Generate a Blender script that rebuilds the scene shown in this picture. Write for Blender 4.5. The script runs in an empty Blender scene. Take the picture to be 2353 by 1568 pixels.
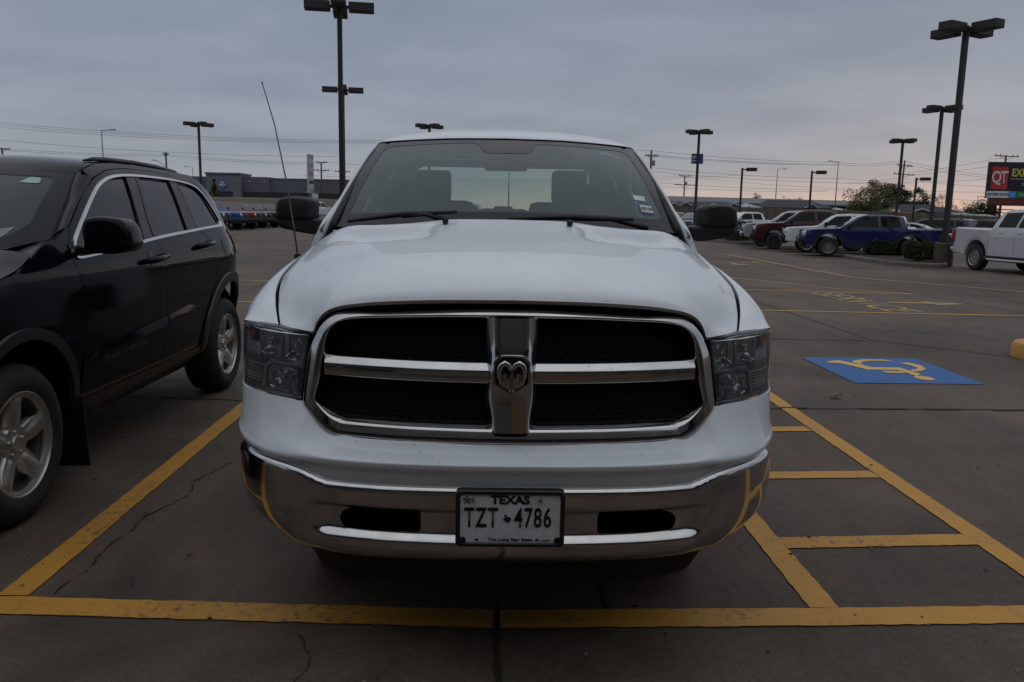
import bpy, bmesh, math, random
from mathutils import Vector, Matrix, geometry as G
R = math.radians
S = bpy.context.scene
COL = S.collection

# ---------------------------------------------------------------- camera
YAW, PITCH, ROLL = R(1.523), R(8.986), R(1.092)
f_ = Vector((math.sin(YAW)*math.cos(PITCH), math.cos(YAW)*math.cos(PITCH), -math.sin(PITCH)))
r_ = Vector((math.cos(YAW), -math.sin(YAW), 0))
u_ = r_.cross(f_)
r2_ = math.cos(ROLL)*r_ + math.sin(ROLL)*u_
u2_ = -math.sin(ROLL)*r_ + math.cos(ROLL)*u_
cd = bpy.data.cameras.new('camera'); cam = bpy.data.objects.new('camera', cd); COL.objects.link(cam)
cam.matrix_world = Matrix(((r2_.x, u2_.x, -f_.x, -.066), (r2_.y, u2_.y, -f_.y, -2.35), (r2_.z, u2_.z, -f_.z, 1.5), (0, 0, 0, 1)))
cd.sensor_width = 36; cd.lens = 1850/2353*36; cd.clip_start = .05; cd.clip_end = 3000
S.camera = cam

# ---------------------------------------------------------------- sky and sun
SUN_AZ, SUN_EL = R(27), R(4)
w = bpy.data.worlds.new('World'); S.world = w; w.use_nodes = True
nt = w.node_tree; nt.nodes.clear()
def N(t, **k):
    n = nt.nodes.new(t)
    for a, b in k.items(): setattr(n, a, b)
    return n
def Lk(a, b): nt.links.new(a, b)
def M(op, a, b=None, c=None):
    n = N('ShaderNodeMath', operation=op)
    for i, v in enumerate((a, b, c)):
        if v is None: continue
        if isinstance(v, (int, float)): n.inputs[i].default_value = v
        else: Lk(v, n.inputs[i])
    return n.outputs[0]
def ramp(fac, stops, interp='LINEAR'):
    n = N('ShaderNodeValToRGB'); n.color_ramp.interpolation = interp
    e = n.color_ramp.elements
    while len(e) < len(stops): e.new(.5)
    for k, (p, c) in enumerate(stops):
        e[k].position = p; e[k].color = (*c, 1) if len(c) == 3 else c
    Lk(fac, n.inputs[0]); return n.outputs[0]
def mix(fac, a, b, mode='MIX'):
    n = N('ShaderNodeMix', data_type='RGBA', blend_type=mode)
    for i, v in ((0, fac), (6, a), (7, b)):
        if isinstance(v, (int, float)): n.inputs[i].default_value = v
        elif isinstance(v, tuple): n.inputs[i].default_value = (*v[:3], 1)
        else: Lk(v, n.inputs[i])
    return n.outputs[2]
sky = N('ShaderNodeTexSky', sky_type='NISHITA', sun_disc=False, sun_elevation=SUN_EL, sun_rotation=SUN_AZ)
tc = N('ShaderNodeTexCoord'); sep = N('ShaderNodeSeparateXYZ'); Lk(tc.outputs['Generated'], sep.inputs[0])
X_, Y_, Z_ = sep.outputs
zz = M('MAXIMUM', Z_, 0.0)
# cloud deck: gnomonic coordinates on a flat layer overhead
den = M('ADD', zz, .16)
cx = M('DIVIDE', X_, den); cy = M('DIVIDE', Y_, den)
cmb = N('ShaderNodeCombineXYZ'); Lk(cx, cmb.inputs[0]); Lk(cy, cmb.inputs[1])
def noise(scale, det, rough, vec=None, dist=0.):
    n = N('ShaderNodeTexNoise'); n.inputs['Scale'].default_value = scale; n.inputs['Detail'].default_value = det
    n.inputs['Roughness'].default_value = rough; n.inputs['Distortion'].default_value = dist
    if vec is not None: Lk(vec, n.inputs['Vector'])
    return n.outputs['Fac']
mp = N('ShaderNodeMapping'); mp.inputs['Scale'].default_value = (.7, 1.0, 1); Lk(cmb.outputs[0], mp.inputs[0])
n1 = noise(1.1, 5, .52, mp.outputs[0], .3); n2 = noise(3.2, 4, .5, mp.outputs[0])
cl = M('ADD', M('MULTIPLY', n1, .75), M('MULTIPLY', n2, .25))
base = ramp(zz, [(0, (.305, .312, .335)), (.05, (.275, .302, .345)), (.13, (.242, .278, .340)), (.25, (.206, .246, .318)), (.5, (.38, .41, .455)), (1, (.66, .69, .735))])
clr = ramp(cl, [(.36, (.84, .865, .905)), (.5, (1.0, 1.0, 1.0)), (.64, (1.14, 1.12, 1.10))])
deck = mix(1.0, base, clr, 'MULTIPLY')
# warm gap under the deck towards the sun's bearing
sd = N('ShaderNodeVectorMath', operation='DOT_PRODUCT'); sd.inputs[1].default_value = (math.sin(SUN_AZ), math.cos(SUN_AZ), 0)
Lk(tc.outputs['Generated'], sd.inputs[0])
az = ramp(sd.outputs['Value'], [(.72, (0, 0, 0)), (.88, (.40, .40, .40)), (.965, (1, 1, 1)), (1, (1, 1, 1))])
el = ramp(zz, [(0, (1, 1, 1)), (.012, (.72, .72, .72)), (.028, (.27, .27, .27)), (.048, (.06, .06, .06)), (.065, (0, 0, 0))])
warm = mix(1.0, az, el, 'MULTIPLY')
glow = mix(warm, deck, (.68, .475, .36))
skys = mix(1.0, sky.outputs[0], (.05, .05, .05), 'MULTIPLY')
fin2 = mix(.04, glow, skys)              # a little of the open sky shows through the deck
bg = N('ShaderNodeBackground'); bg.inputs[1].default_value = 1.11; Lk(fin2, bg.inputs[0])
out = N('ShaderNodeOutputWorld'); Lk(bg.outputs[0], out.inputs[0])

sl = bpy.data.lights.new('sun', 'SUN'); sl.energy = .12; sl.angle = R(85); sl.color = (1, .92, .84)
so = bpy.data.objects.new('sun', sl); COL.objects.link(so)
so.location = (0, 0, 30)
sd_ = -Vector((math.sin(SUN_AZ)*math.cos(SUN_EL), math.cos(SUN_AZ)*math.cos(SUN_EL), math.sin(SUN_EL)))
so.rotation_euler = sd_.to_track_quat('-Z', 'Y').to_euler()
S.view_settings.view_transform = 'Standard'; S.view_settings.look = 'None'
S.view_settings.exposure = .06; S.view_settings.gamma = 1
try:
    S.cycles.max_bounces = 8; S.cycles.transparent_max_bounces = 16; S.cycles.use_denoising = True
    S.cycles.caustics_reflective = False; S.cycles.caustics_refractive = False
except Exception: pass

# ---------------------------------------------------------------- helpers
def tag(o, label=None, cat=None, group=None, kind=None):
    if label: o['label'] = label
    if cat: o['category'] = cat
    if group: o['group'] = group
    if kind: o['kind'] = kind
    return o
def empty(name, loc=(0, 0, 0), rz=0):
    o = bpy.data.objects.new(name, None); COL.objects.link(o); o.location = loc; o.rotation_euler = (0, 0, rz)
    o.empty_display_size = .2; return o
def mesh(name, V, F, mat, parent=None, smooth=False, normals=None):
    me = bpy.data.meshes.new(name); me.from_pydata([tuple(v) for v in V], [], F); me.update()
    o = bpy.data.objects.new(name, me); COL.objects.link(o)
    for m in (mat if isinstance(mat, (list, tuple)) else [mat]):
        if m: me.materials.append(m)
    if smooth: me.shade_smooth()
    if normals: me.normals_split_custom_set_from_vertices([tuple(n) for n in normals])
    if parent: o.parent = parent
    return o
def rebase(root, L):
    """move a root built at the origin in world coordinates to its base point L without moving its parts"""
    L = Vector(L); T = Matrix.Translation(-L); done = set()
    def go(o):
        for c in o.children:
            if c.location.length > 1e-9 or c.type != 'MESH' or c.data.users > 1: c.location -= L; continue
            if c.data.name not in done: c.data.transform(T); done.add(c.data.name)
            go(c)
    go(root)
    if root.type == 'MESH': root.data.transform(T)
    root.location = L
class MB:
    """collects simple solids into one mesh"""
    def __init__(s): s.V = []; s.F = []; s.mi = []
    def add(s, V, F, m=0):
        o = len(s.V); s.V += [Vector(v) for v in V]; s.F += [tuple(i+o for i in f) for f in F]; s.mi += [m]*len(F); return s
    def box(s, c, d, rz=0, m=0, taper=1.0, bev=0.0):
        x, y, z = d[0]/2, d[1]/2, d[2]/2
        b = min(bev, x*.6, y*.6, z*.6)
        if b > 0:
            bm = bmesh.new(); bmesh.ops.create_cube(bm, size=1)
            for v in bm.verts: v.co = Vector((v.co.x*d[0], v.co.y*d[1], v.co.z*d[2]))
            bmesh.ops.bevel(bm, geom=bm.edges[:], offset=b, segments=2, affect='EDGES', profile=.6)
            bm.verts.index_update(); V = [v.co.copy() for v in bm.verts]; F = [[v.index for v in f.verts] for f in bm.faces]; bm.free()
        else:
            V = [Vector((a*x, b_*y, c_*z)) for c_ in (-1, 1) for b_ in (-1, 1) for a in (-1, 1)]
            F = [(0, 2, 3, 1), (4, 5, 7, 6), (0, 1, 5, 4), (2, 6, 7, 3), (0, 4, 6, 2), (1, 3, 7, 5)]
        if taper != 1.0:
            for v in V:
                if v.z > 0: v.x *= taper; v.y *= taper
        Rm = Matrix.Rotation(rz, 3, 'Z'); c = Vector(c)
        return s.add([Rm @ v + c for v in V], F, m)
    def tube(s, pts, r, n=8, m=0, cap=True):
        pts = [Vector(p) for p in pts]; k = len(pts)
        rr = r if isinstance(r, (list, tuple)) else [r]*k
        V = []; F = []; up = None
        for i, p in enumerate(pts):
            d = (pts[min(i+1, k-1)]-pts[max(i-1, 0)])
            if d.length < 1e-9: d = Vector((0, 0, 1))
            d.normalize()
            if up is None:
                up = Vector((0, 0, 1)) if abs(d.z) < .9 else Vector((0, 1, 0))
            a = d.cross(up); a.normalize(); b = a.cross(d); b.normalize(); up = b
            for j in range(n):
                t = 2*math.pi*j/n; V.append(p + (a*math.cos(t)+b*math.sin(t))*rr[i])
        for i in range(k-1):
            for j in range(n):
                F.append((i*n+j, i*n+(j+1) % n, (i+1)*n+(j+1) % n, (i+1)*n+j))
        if cap: F.append(tuple(range(n-1, -1, -1))); F.append(tuple((k-1)*n+j for j in range(n)))
        return s.add(V, F, m)
    def lathe(s, prof, axis_o, axis, n=32, m=0, ref=None, a0=0, a1=2*math.pi):
        """prof: list of (along axis, radius)"""
        ax = Vector(axis).normalized(); o = Vector(axis_o)
        rf = Vector(ref) if ref else (Vector((0, 0, 1)) if abs(ax.z) < .9 else Vector((1, 0, 0)))
        b = ax.cross(rf).normalized(); a = b.cross(ax).normalized(); V = []; F = []; k = len(prof)
        full = abs(a1-a0-2*math.pi) < 1e-6; nn = n if full else n+1
        for j in range(nn):
            t = a0+(a1-a0)*j/n
            for (h, r) in prof: V.append(o+ax*h+(a*math.cos(t)+b*math.sin(t))*r)
        for j in range(n):
            j2 = (j+1) % nn
            for i in range(k-1): F.append((j*k+i, j*k+i+1, j2*k+i+1, j2*k+i))
        return s.add(V, F, m)
    def prism(s, poly, z0, z1, m=0):
        n = len(poly); V = [Vector((x, y, z0)) for x, y in poly]+[Vector((x, y, z1)) for x, y in poly]
        F = [tuple(range(n-1, -1, -1)), tuple(range(n, 2*n))]+[(i, (i+1) % n, n+(i+1) % n, n+i) for i in range(n)]
        return s.add(V, F, m)
    def quad(s, a, b, c, d, m=0): return s.add([a, b, c, d], [(0, 1, 2, 3)], m)
    def build(s, name, mat, parent=None, smooth=False, auto=None):
        o = mesh(name, s.V, s.F, mat, parent)
        if len(o.data.materials) > 1: o.data.polygons.foreach_set('material_index', s.mi)
        bm = bmesh.new(); bm.from_mesh(o.data); bmesh.ops.recalc_face_normals(bm, faces=bm.faces[:]); bm.to_mesh(o.data); bm.free()
        if auto:
            o.data.shade_smooth(); o.data.set_sharp_from_angle(angle=R(auto))
        elif smooth: o.data.shade_smooth()
        return o
def text_mesh(name, s, mat, parent=None, size=1, T=None, sx=1.0, align='CENTER', depth=0.0, bold=0.0, space=1.0):
    cu = bpy.data.curves.new(name, 'FONT'); cu.body = s; cu.size = size; cu.align_x = align; cu.align_y = 'CENTER'
    cu.extrude = depth; cu.offset = bold; cu.space_character = space; cu.resolution_u = 3
    t = bpy.data.objects.new(name+'_tmp', cu); COL.objects.link(t)
    dg = bpy.context.evaluated_depsgraph_get(); dg.update()
    me = bpy.data.meshes.new_from_object(t.evaluated_get(dg)); bpy.data.objects.remove(t); bpy.data.curves.remove(cu)
    me.name = name
    for v in me.vertices: v.co.x *= sx
    if T is not None: me.transform(T)
    me.materials.clear(); me.materials.append(mat)
    o = bpy.data.objects.new(name, me); COL.objects.link(o)
    if parent: o.parent = parent
    return o
def frame_mat(o, right, up):
    """matrix taking text x,y to world directions right, up"""
    r = Vector(right).normalized(); u = Vector(up).normalized(); n = r.cross(u)
    return Matrix(((r.x, u.x, n.x, o[0]), (r.y, u.y, n.y, o[1]), (r.z, u.z, n.z, o[2]), (0, 0, 0, 1)))
def lerp(a, b, t): return a+(b-a)*t
def interp(x, xs, ys):
    if x <= xs[0]: return ys[0]
    for i in range(len(xs)-1):
        if x <= xs[i+1]: return lerp(ys[i], ys[i+1], (x-xs[i])/(xs[i+1]-xs[i]))
    return ys[-1]
class Spl:
    """monotone-ish cubic through points (finite-difference tangents)"""
    def __init__(s, xs, ys):
        s.x = xs; s.y = ys; n = len(xs); d = [(ys[i+1]-ys[i])/(xs[i+1]-xs[i]) for i in range(n-1)]
        s.m = [d[0]]+[0 if d[i-1]*d[i] <= 0 else 2*d[i-1]*d[i]/(d[i-1]+d[i]) for i in range(1, n-1)]+[d[-1]]
    def __call__(s, x):
        X = s.x
        if x <= X[0]: return s.y[0]+s.m[0]*(x-X[0])
        if x >= X[-1]: return s.y[-1]+s.m[-1]*(x-X[-1])
        for i in range(len(X)-1):
            if x <= X[i+1]: break
        h = X[i+1]-X[i]; t = (x-X[i])/h
        return (s.y[i]*(1+2*t)*(1-t)**2+s.m[i]*h*t*(1-t)**2+s.y[i+1]*t*t*(3-2*t)+s.m[i+1]*h*t*t*(t-1))
def rnd(poly, r, n=5):
    """round the corners of a closed 2-D polygon; r is one radius or one per corner"""
    out = []; k = len(poly)
    for i in range(k):
        p = Vector(poly[i]); a = Vector(poly[i-1])-p; b = Vector(poly[(i+1) % k])-p
        ri = r[i] if isinstance(r, (list, tuple)) else r
        la, lb = a.length, b.length
        q = min(ri, la*.48, lb*.48)
        if q < 1e-5: out.append(tuple(p)); continue
        A = p+a/la*q; B = p+b/lb*q
        for j in range(n+1):
            t = j/n; out.append(tuple(A*(1-t)**2+p*2*t*(1-t)+B*t*t))
    return out
def resample(poly, step, closed=True):
    out = []; k = len(poly)
    for i in range(k if closed else k-1):
        a = Vector(poly[i]); b = Vector(poly[(i+1) % k]); n = max(1, int((b-a).length/step+.5))
        for j in range(n): out.append(tuple(a+(b-a)*(j/n)))
    if not closed: out.append(tuple(poly[-1]))
    # drop near-duplicates
    res = []
    for p in out:
        if not res or (Vector(p)-Vector(res[-1])).length > 1e-4: res.append(p)
    if closed and (Vector(res[0])-Vector(res[-1])).length < 1e-4: res.pop()
    return res
def inside(p, poly):
    x, y = p; c = False; j = len(poly)-1
    for i in range(len(poly)):
        xi, yi = poly[i]; xj, yj = poly[j]
        if (yi > y) != (yj > y) and x < (xj-xi)*(y-yi)/(yj-yi)+xi: c = not c
        j = i
    return c
def dseg(p, poly):
    px, py = p; best = 1e9; k = len(poly)
    for i in range(k):
        ax, ay = poly[i]; bx, by = poly[(i+1) % k]; dx, dy = bx-ax, by-ay; l = dx*dx+dy*dy
        t = 0 if l == 0 else max(0, min(1, ((px-ax)*dx+(py-ay)*dy)/l))
        d = (px-ax-t*dx)**2+(py-ay-t*dy)**2
        if d < best: best = d
    return math.sqrt(best)
def tri2d(outline, holes=(), res=.05, resv=None):
    resv = resv or res; sc = res/resv            # anisotropic grids: scale v
    O = [(u, v*sc) for u, v in outline]; O = resample(O, res)
    Hs = [resample([(u, v*sc) for u, v in h], res) for h in holes]
    V = []; E = []
    for lp in [O]+Hs:
        b = len(V); n = len(lp); V += lp; E += [(b+i, b+(i+1) % n) for i in range(n)]
    nb = len(V)
    us = [p[0] for p in O]; vs = [p[1] for p in O]
    u = min(us)+res*.5
    while u < max(us):
        v = min(vs)+res*.5
        while v < max(vs):
            p = (u, v)
            if inside(p, O) and not any(inside(p, h) for h in Hs) and all(dseg(p, lp) > res*.45 for lp in [O]+Hs): V.append(p)
            v += res
        u += res
    rv, re, rf, ov, _, _ = G.delaunay_2d_cdt([Vector(p) for p in V], E, [], 0, 1e-6)
    F = []
    for f in rf:
        c = sum((rv[i] for i in f), Vector((0, 0)))/len(f)
        if inside(c, O) and not any(inside(c, h) for h in Hs):
            a, b, d = [rv[i] for i in f[:3]]
            f = list(f)
            if (b-a).cross(d-a) < 0: f.reverse()
            F.append(f)
    mp_ = {}
    for i, os_ in enumerate(ov):
        for o in os_: mp_[o] = i
    loops = []; b = 0
    for lp in [O]+Hs:
        loops.append([mp_[b+i] for i in range(len(lp))]); b += len(lp)
    return [(p[0], p[1]/sc) for p in rv], F, loops
def panel(name, outline, f, mat, parent=None, holes=(), res=.05, resv=None, rim=.012, off=0.0, sgn=1, eps=2e-3, prof=None):
    """a sheet cut to a 2-D outline and laid on the surface f(u, v), its edges turned in by rim"""
    P2, F, loops = tri2d(outline, holes, res, resv)
    V = []; NN = []
    for (a, b) in P2:
        p = Vector(f(a, b)); du = Vector(f(a+eps, b))-Vector(f(a-eps, b)); dv = Vector(f(a, b+eps))-Vector(f(a, b-eps))
        n = du.cross(dv)
        n = n.normalized()*sgn if n.length > 1e-12 else Vector((0, 0, 1))
        V.append(p+n*off); NN.append(n)
    FF = [tuple(fc) if sgn > 0 else tuple(reversed(fc)) for fc in F]
    if rim:
        for lp in loops:
            n = len(lp); b = len(V)
            for k, i in enumerate(lp):
                t = (V[lp[(k+1) % n]]-V[lp[k-1]])
                side = t.cross(NN[i])
                side = side.normalized() if side.length > 1e-9 else NN[i]
                if sgn < 0: side = -side
                V.append(V[i].copy()); NN.append((side*.85+NN[i]*.5).normalized())
                V.append(V[i]-NN[i]*rim-side*rim*.15); NN.append(side)
            for k in range(n):
                a0, a1 = b+2*k, b+2*k+1; c0, c1 = b+2*((k+1) % n), b+2*((k+1) % n)+1
                q = (a0, a1, c1, c0)
                FF.append(q if sgn > 0 else tuple(reversed(q)))
    return mesh(name, V, FF, mat, parent, smooth=True, normals=NN)
def grid(name, rows, mat, parent=None, flip=False, close_u=False, smooth=True):
    """rows of equal length -> a quad sheet"""
    n = len(rows[0]); V = [p for r in rows for p in r]; F = []
    for i in range(len(rows)-1):
        for j in range(n if close_u else n-1):
            q = (i*n+j, i*n+(j+1) % n, (i+1)*n+(j+1) % n, (i+1)*n+j)
            F.append(tuple(reversed(q)) if flip else q)
    return mesh(name, V, F, mat, parent, smooth=smooth)
# ---------------------------------------------------------------- materials
class NT:
    def __init__(s, name):
        s.m = bpy.data.materials.new(name); s.m.use_nodes = True; s.t = s.m.node_tree; s.t.nodes.clear()
        s.out = s.n('ShaderNodeOutputMaterial'); s.tc = s.n('ShaderNodeTexCoord')
    def n(s, t, **k):
        x = s.t.nodes.new(t)
        for a, b in k.items(): setattr(x, a, b)
        return x
    def l(s, a, b): s.t.links.new(a, b)
    def put(s, sock, v):
        if isinstance(v, (int, float)): sock.default_value = v
        elif isinstance(v, tuple): sock.default_value = (*v, 1) if len(v) == 3 and sock.type == 'RGBA' else v
        else: s.l(v, sock)
    def coords(s, scale=(1, 1, 1), kind='Object'):
        mp = s.n('ShaderNodeMapping'); mp.inputs['Scale'].default_value = scale; s.l(s.tc.outputs[kind], mp.inputs[0]); return mp.outputs[0]
    def noise(s, scale, det=4, rough=.5, vec=None, dist=0.):
        x = s.n('ShaderNodeTexNoise'); x.inputs['Scale'].default_value = scale; x.inputs['Detail'].default_value = det
        x.inputs['Roughness'].default_value = rough; x.inputs['Distortion'].default_value = dist
        s.l(vec if vec is not None else s.tc.outputs['Object'], x.inputs['Vector']); return x.outputs['Fac']
    def voro(s, scale, vec=None, feature='F1', out='Distance'):
        x = s.n('ShaderNodeTexVoronoi', feature=feature); x.inputs['Scale'].default_value = scale
        s.l(vec if vec is not None else s.tc.outputs['Object'], x.inputs['Vector']); return x.outputs[out]
    def math(s, op, a, b=None, c=None):
        x = s.n('ShaderNodeMath', operation=op)
        for i, v in enumerate((a, b, c)):
            if v is not None: s.put(x.inputs[i], v)
        return x.outputs[0]
    def ramp(s, fac, stops):
        x = s.n('ShaderNodeValToRGB'); e = x.color_ramp.elements
        while len(e) < len(stops): e.new(.5)
        for k, (p, c) in enumerate(stops):
            e[k].position = p; e[k].color = ((c, c, c, 1) if isinstance(c, (int, float)) else (*c, 1))
        s.l(fac, x.inputs[0]); return x.outputs[0]
    def mix(s, fac, a, b, mode='MIX'):
        x = s.n('ShaderNodeMix', data_type='RGBA', blend_type=mode)
        s.put(x.inputs[0], fac); s.put(x.inputs[6], a); s.put(x.inputs[7], b); return x.outputs[2]
    def bump(s, h, strength=.3, dist=.01):
        x = s.n('ShaderNodeBump'); x.inputs['Strength'].default_value = strength; x.inputs['Distance'].default_value = dist
        s.l(h, x.inputs['Height']); return x.outputs[0]
    def bsdf(s, base, rough=.5, metal=0., coat=0., coatr=.03, spec=.5, normal=None, emis=None, es=0., alpha=None):
        b = s.n('ShaderNodeBsdfPrincipled')
        s.put(b.inputs['Base Color'], base); s.put(b.inputs['Roughness'], rough); s.put(b.inputs['Metallic'], metal)
        s.put(b.inputs['Coat Weight'], coat); s.put(b.inputs['Coat Roughness'], coatr); s.put(b.inputs['Specular IOR Level'], spec)
        if normal is not None: s.l(normal, b.inputs['Normal'])
        if emis is not None: s.put(b.inputs['Emission Color'], emis); s.put(b.inputs['Emission Strength'], es)
        if alpha is not None: s.put(b.inputs['Alpha'], alpha)
        s.l(b.outputs[0], s.out.inputs[0]); return b
_pc = {}
def plain(name, c, rough=.6, metal=0., var=.12, scale=6., coat=0., spec=.5, bump=0., bscale=60., coatr=.04):
    if name in _pc: return _pc[name]
    m = NT(name); v = m.noise(scale, 5, .6)
    k = m.ramp(v, [(.3, tuple(x*(1-var) for x in c)), (.7, tuple(min(1, x*(1+var)) for x in c))])
    rr = m.ramp(v, [(.3, max(0, rough*.9)), (.7, min(1, rough*1.1))])
    nm = m.bump(m.noise(bscale, 3, .6), bump, .004) if bump else None
    m.bsdf(k, rr, metal, coat, coatr=coatr, spec=spec, normal=nm); _pc[name] = m.m; return m.m
def car_paint(name, c, coat=1.0, rough=.35, metal=.0, dirt=.25, dirtc=(.10, .09, .08), low=.9, coatr=.05, film=1.0):
    if name in _pc: return _pc[name]
    m = NT(name); sep = m.n('ShaderNodeSeparateXYZ'); m.l(m.tc.outputs['Object'], sep.inputs[0])
    filmn = m.noise(3.0, 6, .65); fine = m.noise(55, 3, .6)
    k = m.math('MULTIPLY', m.ramp(filmn, [(.40, 0.0), (.75, 1.0)]), m.ramp(fine, [(.35, .3), (.7, 1.0)]))
    spots = m.ramp(m.voro(31, m.coords((1, 1, 1))), [(.05, .8), (.115, 0.0)])
    sel = m.ramp(m.noise(9, 3, .6), [(.48, 0.0), (.60, 1.0)])
    k = m.math('MULTIPLY', k, dirt*film); k2 = m.math('MULTIPLY', m.math('MULTIPLY', spots, sel), dirt*2.0)
    c1 = m.mix(k, c, dirtc); c2 = m.mix(m.math('MINIMUM', k2, .8), c1, (.03, .028, .025))
    rr = m.math('ADD', rough, m.math('MULTIPLY', k, .5))
    m.bsdf(c2, rr, metal, coat, coatr=coatr, spec=.12, normal=m.bump(m.noise(420, 2, .5), .015, .002)); _pc[name] = m.m; return m.m
def glass(name, tint=(.55, .6, .58), rough=.02, refl=1.0, dark=0.0, ior=1.5, haze=(.30, .32, .33)):
    if name in _pc: return _pc[name]
    m = NT(name)
    tr = m.n('ShaderNodeBsdfTransparent'); m.put(tr.inputs[0], m.mix(m.ramp(m.noise(2.0, 3), [(.3, 0.0), (.8, 1.0)]), tint, tuple(x*.93 for x in tint)))
    gl = m.n('ShaderNodeBsdfGlossy'); gl.inputs['Color'].default_value = (refl, refl, refl, 1); gl.inputs['Roughness'].default_value = rough
    fr = m.n('ShaderNodeFresnel'); fr.inputs[0].default_value = ior
    mx = m.n('ShaderNodeMixShader'); m.l(fr.outputs[0], mx.inputs[0]); m.l(tr.outputs[0], mx.inputs[1]); m.l(gl.outputs[0], mx.inputs[2])
    if dark:   # diffuse film: haze and sky light put into the pane's colour
        df = m.n('ShaderNodeBsdfDiffuse'); df.inputs[0].default_value = (*haze, 1)
        m2 = m.n('ShaderNodeMixShader'); m.l(m.ramp(m.noise(5, 5, .6), [(.2, dark*.7), (.8, dark*1.3)]), m2.inputs[0])
        m.l(mx.outputs[0], m2.inputs[1]); m.l(df.outputs[0], m2.inputs[2]); mx = m2
    m.l(mx.outputs[0], m.out.inputs[0]); _pc[name] = m.m; return m.m
def dark_glass(name, c=(.012, .014, .016), rough=.03, spec=.6):
    return plain(name, c, rough, 0, .15, 3, spec=spec)

CHROME = NT('chrome'); _v = CHROME.noise(14, 5, .65); _s = CHROME.ramp(CHROME.voro(46), [(.06, 1.0), (.11, 0.0)]); _g = CHROME.ramp(CHROME.noise(7, 4), [(.50, 0.0), (.62, 1.0)])
_k = CHROME.math('MULTIPLY', CHROME.math('MULTIPLY', _s, _g), .8)
CHROME.bsdf(CHROME.mix(_k, CHROME.ramp(_v, [(.3, (.56, .555, .55)), (.75, (.45, .44, .43))]), (.05, .045, .04)), CHROME.math('ADD', CHROME.ramp(_v, [(.35, .055), (.8, .20)]), CHROME.math('MULTIPLY', _k, .5)), CHROME.math('SUBTRACT', 1.0, _k))
CHROME = CHROME.m
BLACKP = plain('black_plastic', (.012, .012, .013), .55, bump=.15, bscale=400)
RUBBER = plain('rubber', (.016, .016, .017), .8, bump=.2, bscale=120)
VOID = plain('dark_void', (.004, .004, .004), .9)
ALLOY = plain('alloy', (.36, .35, .34), .32, 1.0, .12, 9)
HUB = plain('dark_metal', (.05, .05, .055), .45, .8)
POLE = plain('bronze_pole_paint', (.018, .015, .014), .55, 0, .25, 2.0)
GALV = plain('galvanised', (.22, .23, .25), .5, .5, .15, 3)
WOODP = plain('weathered_pole_wood', (.075, .058, .045), .9, 0, .3, 3)
WIREM = plain('wire', (.03, .03, .032), .6)
REDL = plain('red_lens', (.30, .012, .012), .15, 0, .1, 8, coat=.6)
AMBER = plain('amber_lens', (.55, .10, .02), .2, 0, .1, 8, coat=.6)
LAMPC = plain('lamp_reflector', (.80, .80, .82), .18, .55, .15, 20)
YELLOW = NT('yellow_road_paint'); _y = YELLOW
_a = _y.noise(1.3, 5, .6); _b = _y.noise(28, 6, .7); _c = _y.noise(140, 3, .7)
_wear = _y.math('MULTIPLY', _y.ramp(_b, [(.53, 0.0), (.60, 1.0)]), _y.ramp(_a, [(.44, .10), (.60, 1.0)]))
_col = _y.mix(_y.ramp(_a, [(.3, 0.0), (.7, 1.0)]), (.58, .280, .022), (.47, .215, .018))
_col = _y.mix(_y.math('MULTIPLY', _y.ramp(_c, [(.4, 0.0), (.7, 1.0)]), .22), _col, (.20, .10, .03))
_col = _y.mix(_y.math('MULTIPLY', _wear, .75), _col, (.075, .06, .05))
_y.bsdf(_col, .62, normal=_y.bump(_c, .25, .004)); YELLOW = _y.m
def worn_paint(name, c, c2, wear):
    m = NT(name); a = m.noise(1.6, 5, .65); b = m.noise(9, 6, .7)
    k = m.ramp(m.math('ADD', m.math('MULTIPLY', a, .5), m.math('MULTIPLY', b, .5)), [(wear-.05, 0.0), (wear+.05, 1.0)])
    m.bsdf(m.mix(k, c, c2), .7); return m.m
def concrete(name, dark, light, spot=1.0):
    m = NT(name)
    big = m.noise(.22, 5, .6); med = m.noise(1.7, 6, .65); fine = m.noise(26, 5, .7); grit = m.noise(120, 4, .75)
    streak = m.noise(2.2, 5, .65, m.coords((1.0, .16, 1)))
    t = m.math('ADD', m.math('ADD', m.math('MULTIPLY', big, .36), m.math('MULTIPLY', med, .26)), m.math('ADD', m.math('MULTIPLY', fine, .18), m.math('MULTIPLY', streak, .20)))
    c = m.ramp(t, [(.41, dark), (.585, light)])
    c = m.mix(m.math('MULTIPLY', m.ramp(grit, [(.40, 1.0), (.56, 0.0)]), .55), c, tuple(x*.34 for x in dark))
    c = m.mix(m.math('MULTIPLY', m.ramp(grit, [(.62, 0.0), (.72, 1.0)]), .5), c, tuple(min(1, x*1.7) for x in light))
    oil = m.ramp(m.noise(.55, 4, .55, None, .6), [(.54, 0.0), (.68, 1.0)])
    c = m.mix(m.math('MULTIPLY', oil, .62*spot), c, tuple(x*.4 for x in dark))
    pock = m.math('MULTIPLY', m.ramp(m.voro(3.3), [(.03, 1.0), (.05, 0.0)]), m.ramp(m.noise(.9, 3), [(.5, 0.0), (.6, 1.0)]))
    c = m.mix(m.math('MULTIPLY', pock, .8), c, (.012, .011, .010))
    h = m.math('ADD', m.math('MULTIPLY', fine, .5), m.math('MULTIPLY', grit, .6))
    m.bsdf(c, m.ramp(med, [(.3, .62), (.7, .85)]), spec=.35, normal=m.bump(h, .45, .006)); return m.m
CONC = concrete('old_concrete', (.052, .0355, .0240), (.170, .1235, .0890))
JOINT = plain('joint_filler', (.010, .010, .009), .9, 0, .4, 9)
MOSS = plain('moss', (.035, .040, .010), .95, 0, .4, 20, bump=.6, bscale=90)
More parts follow.
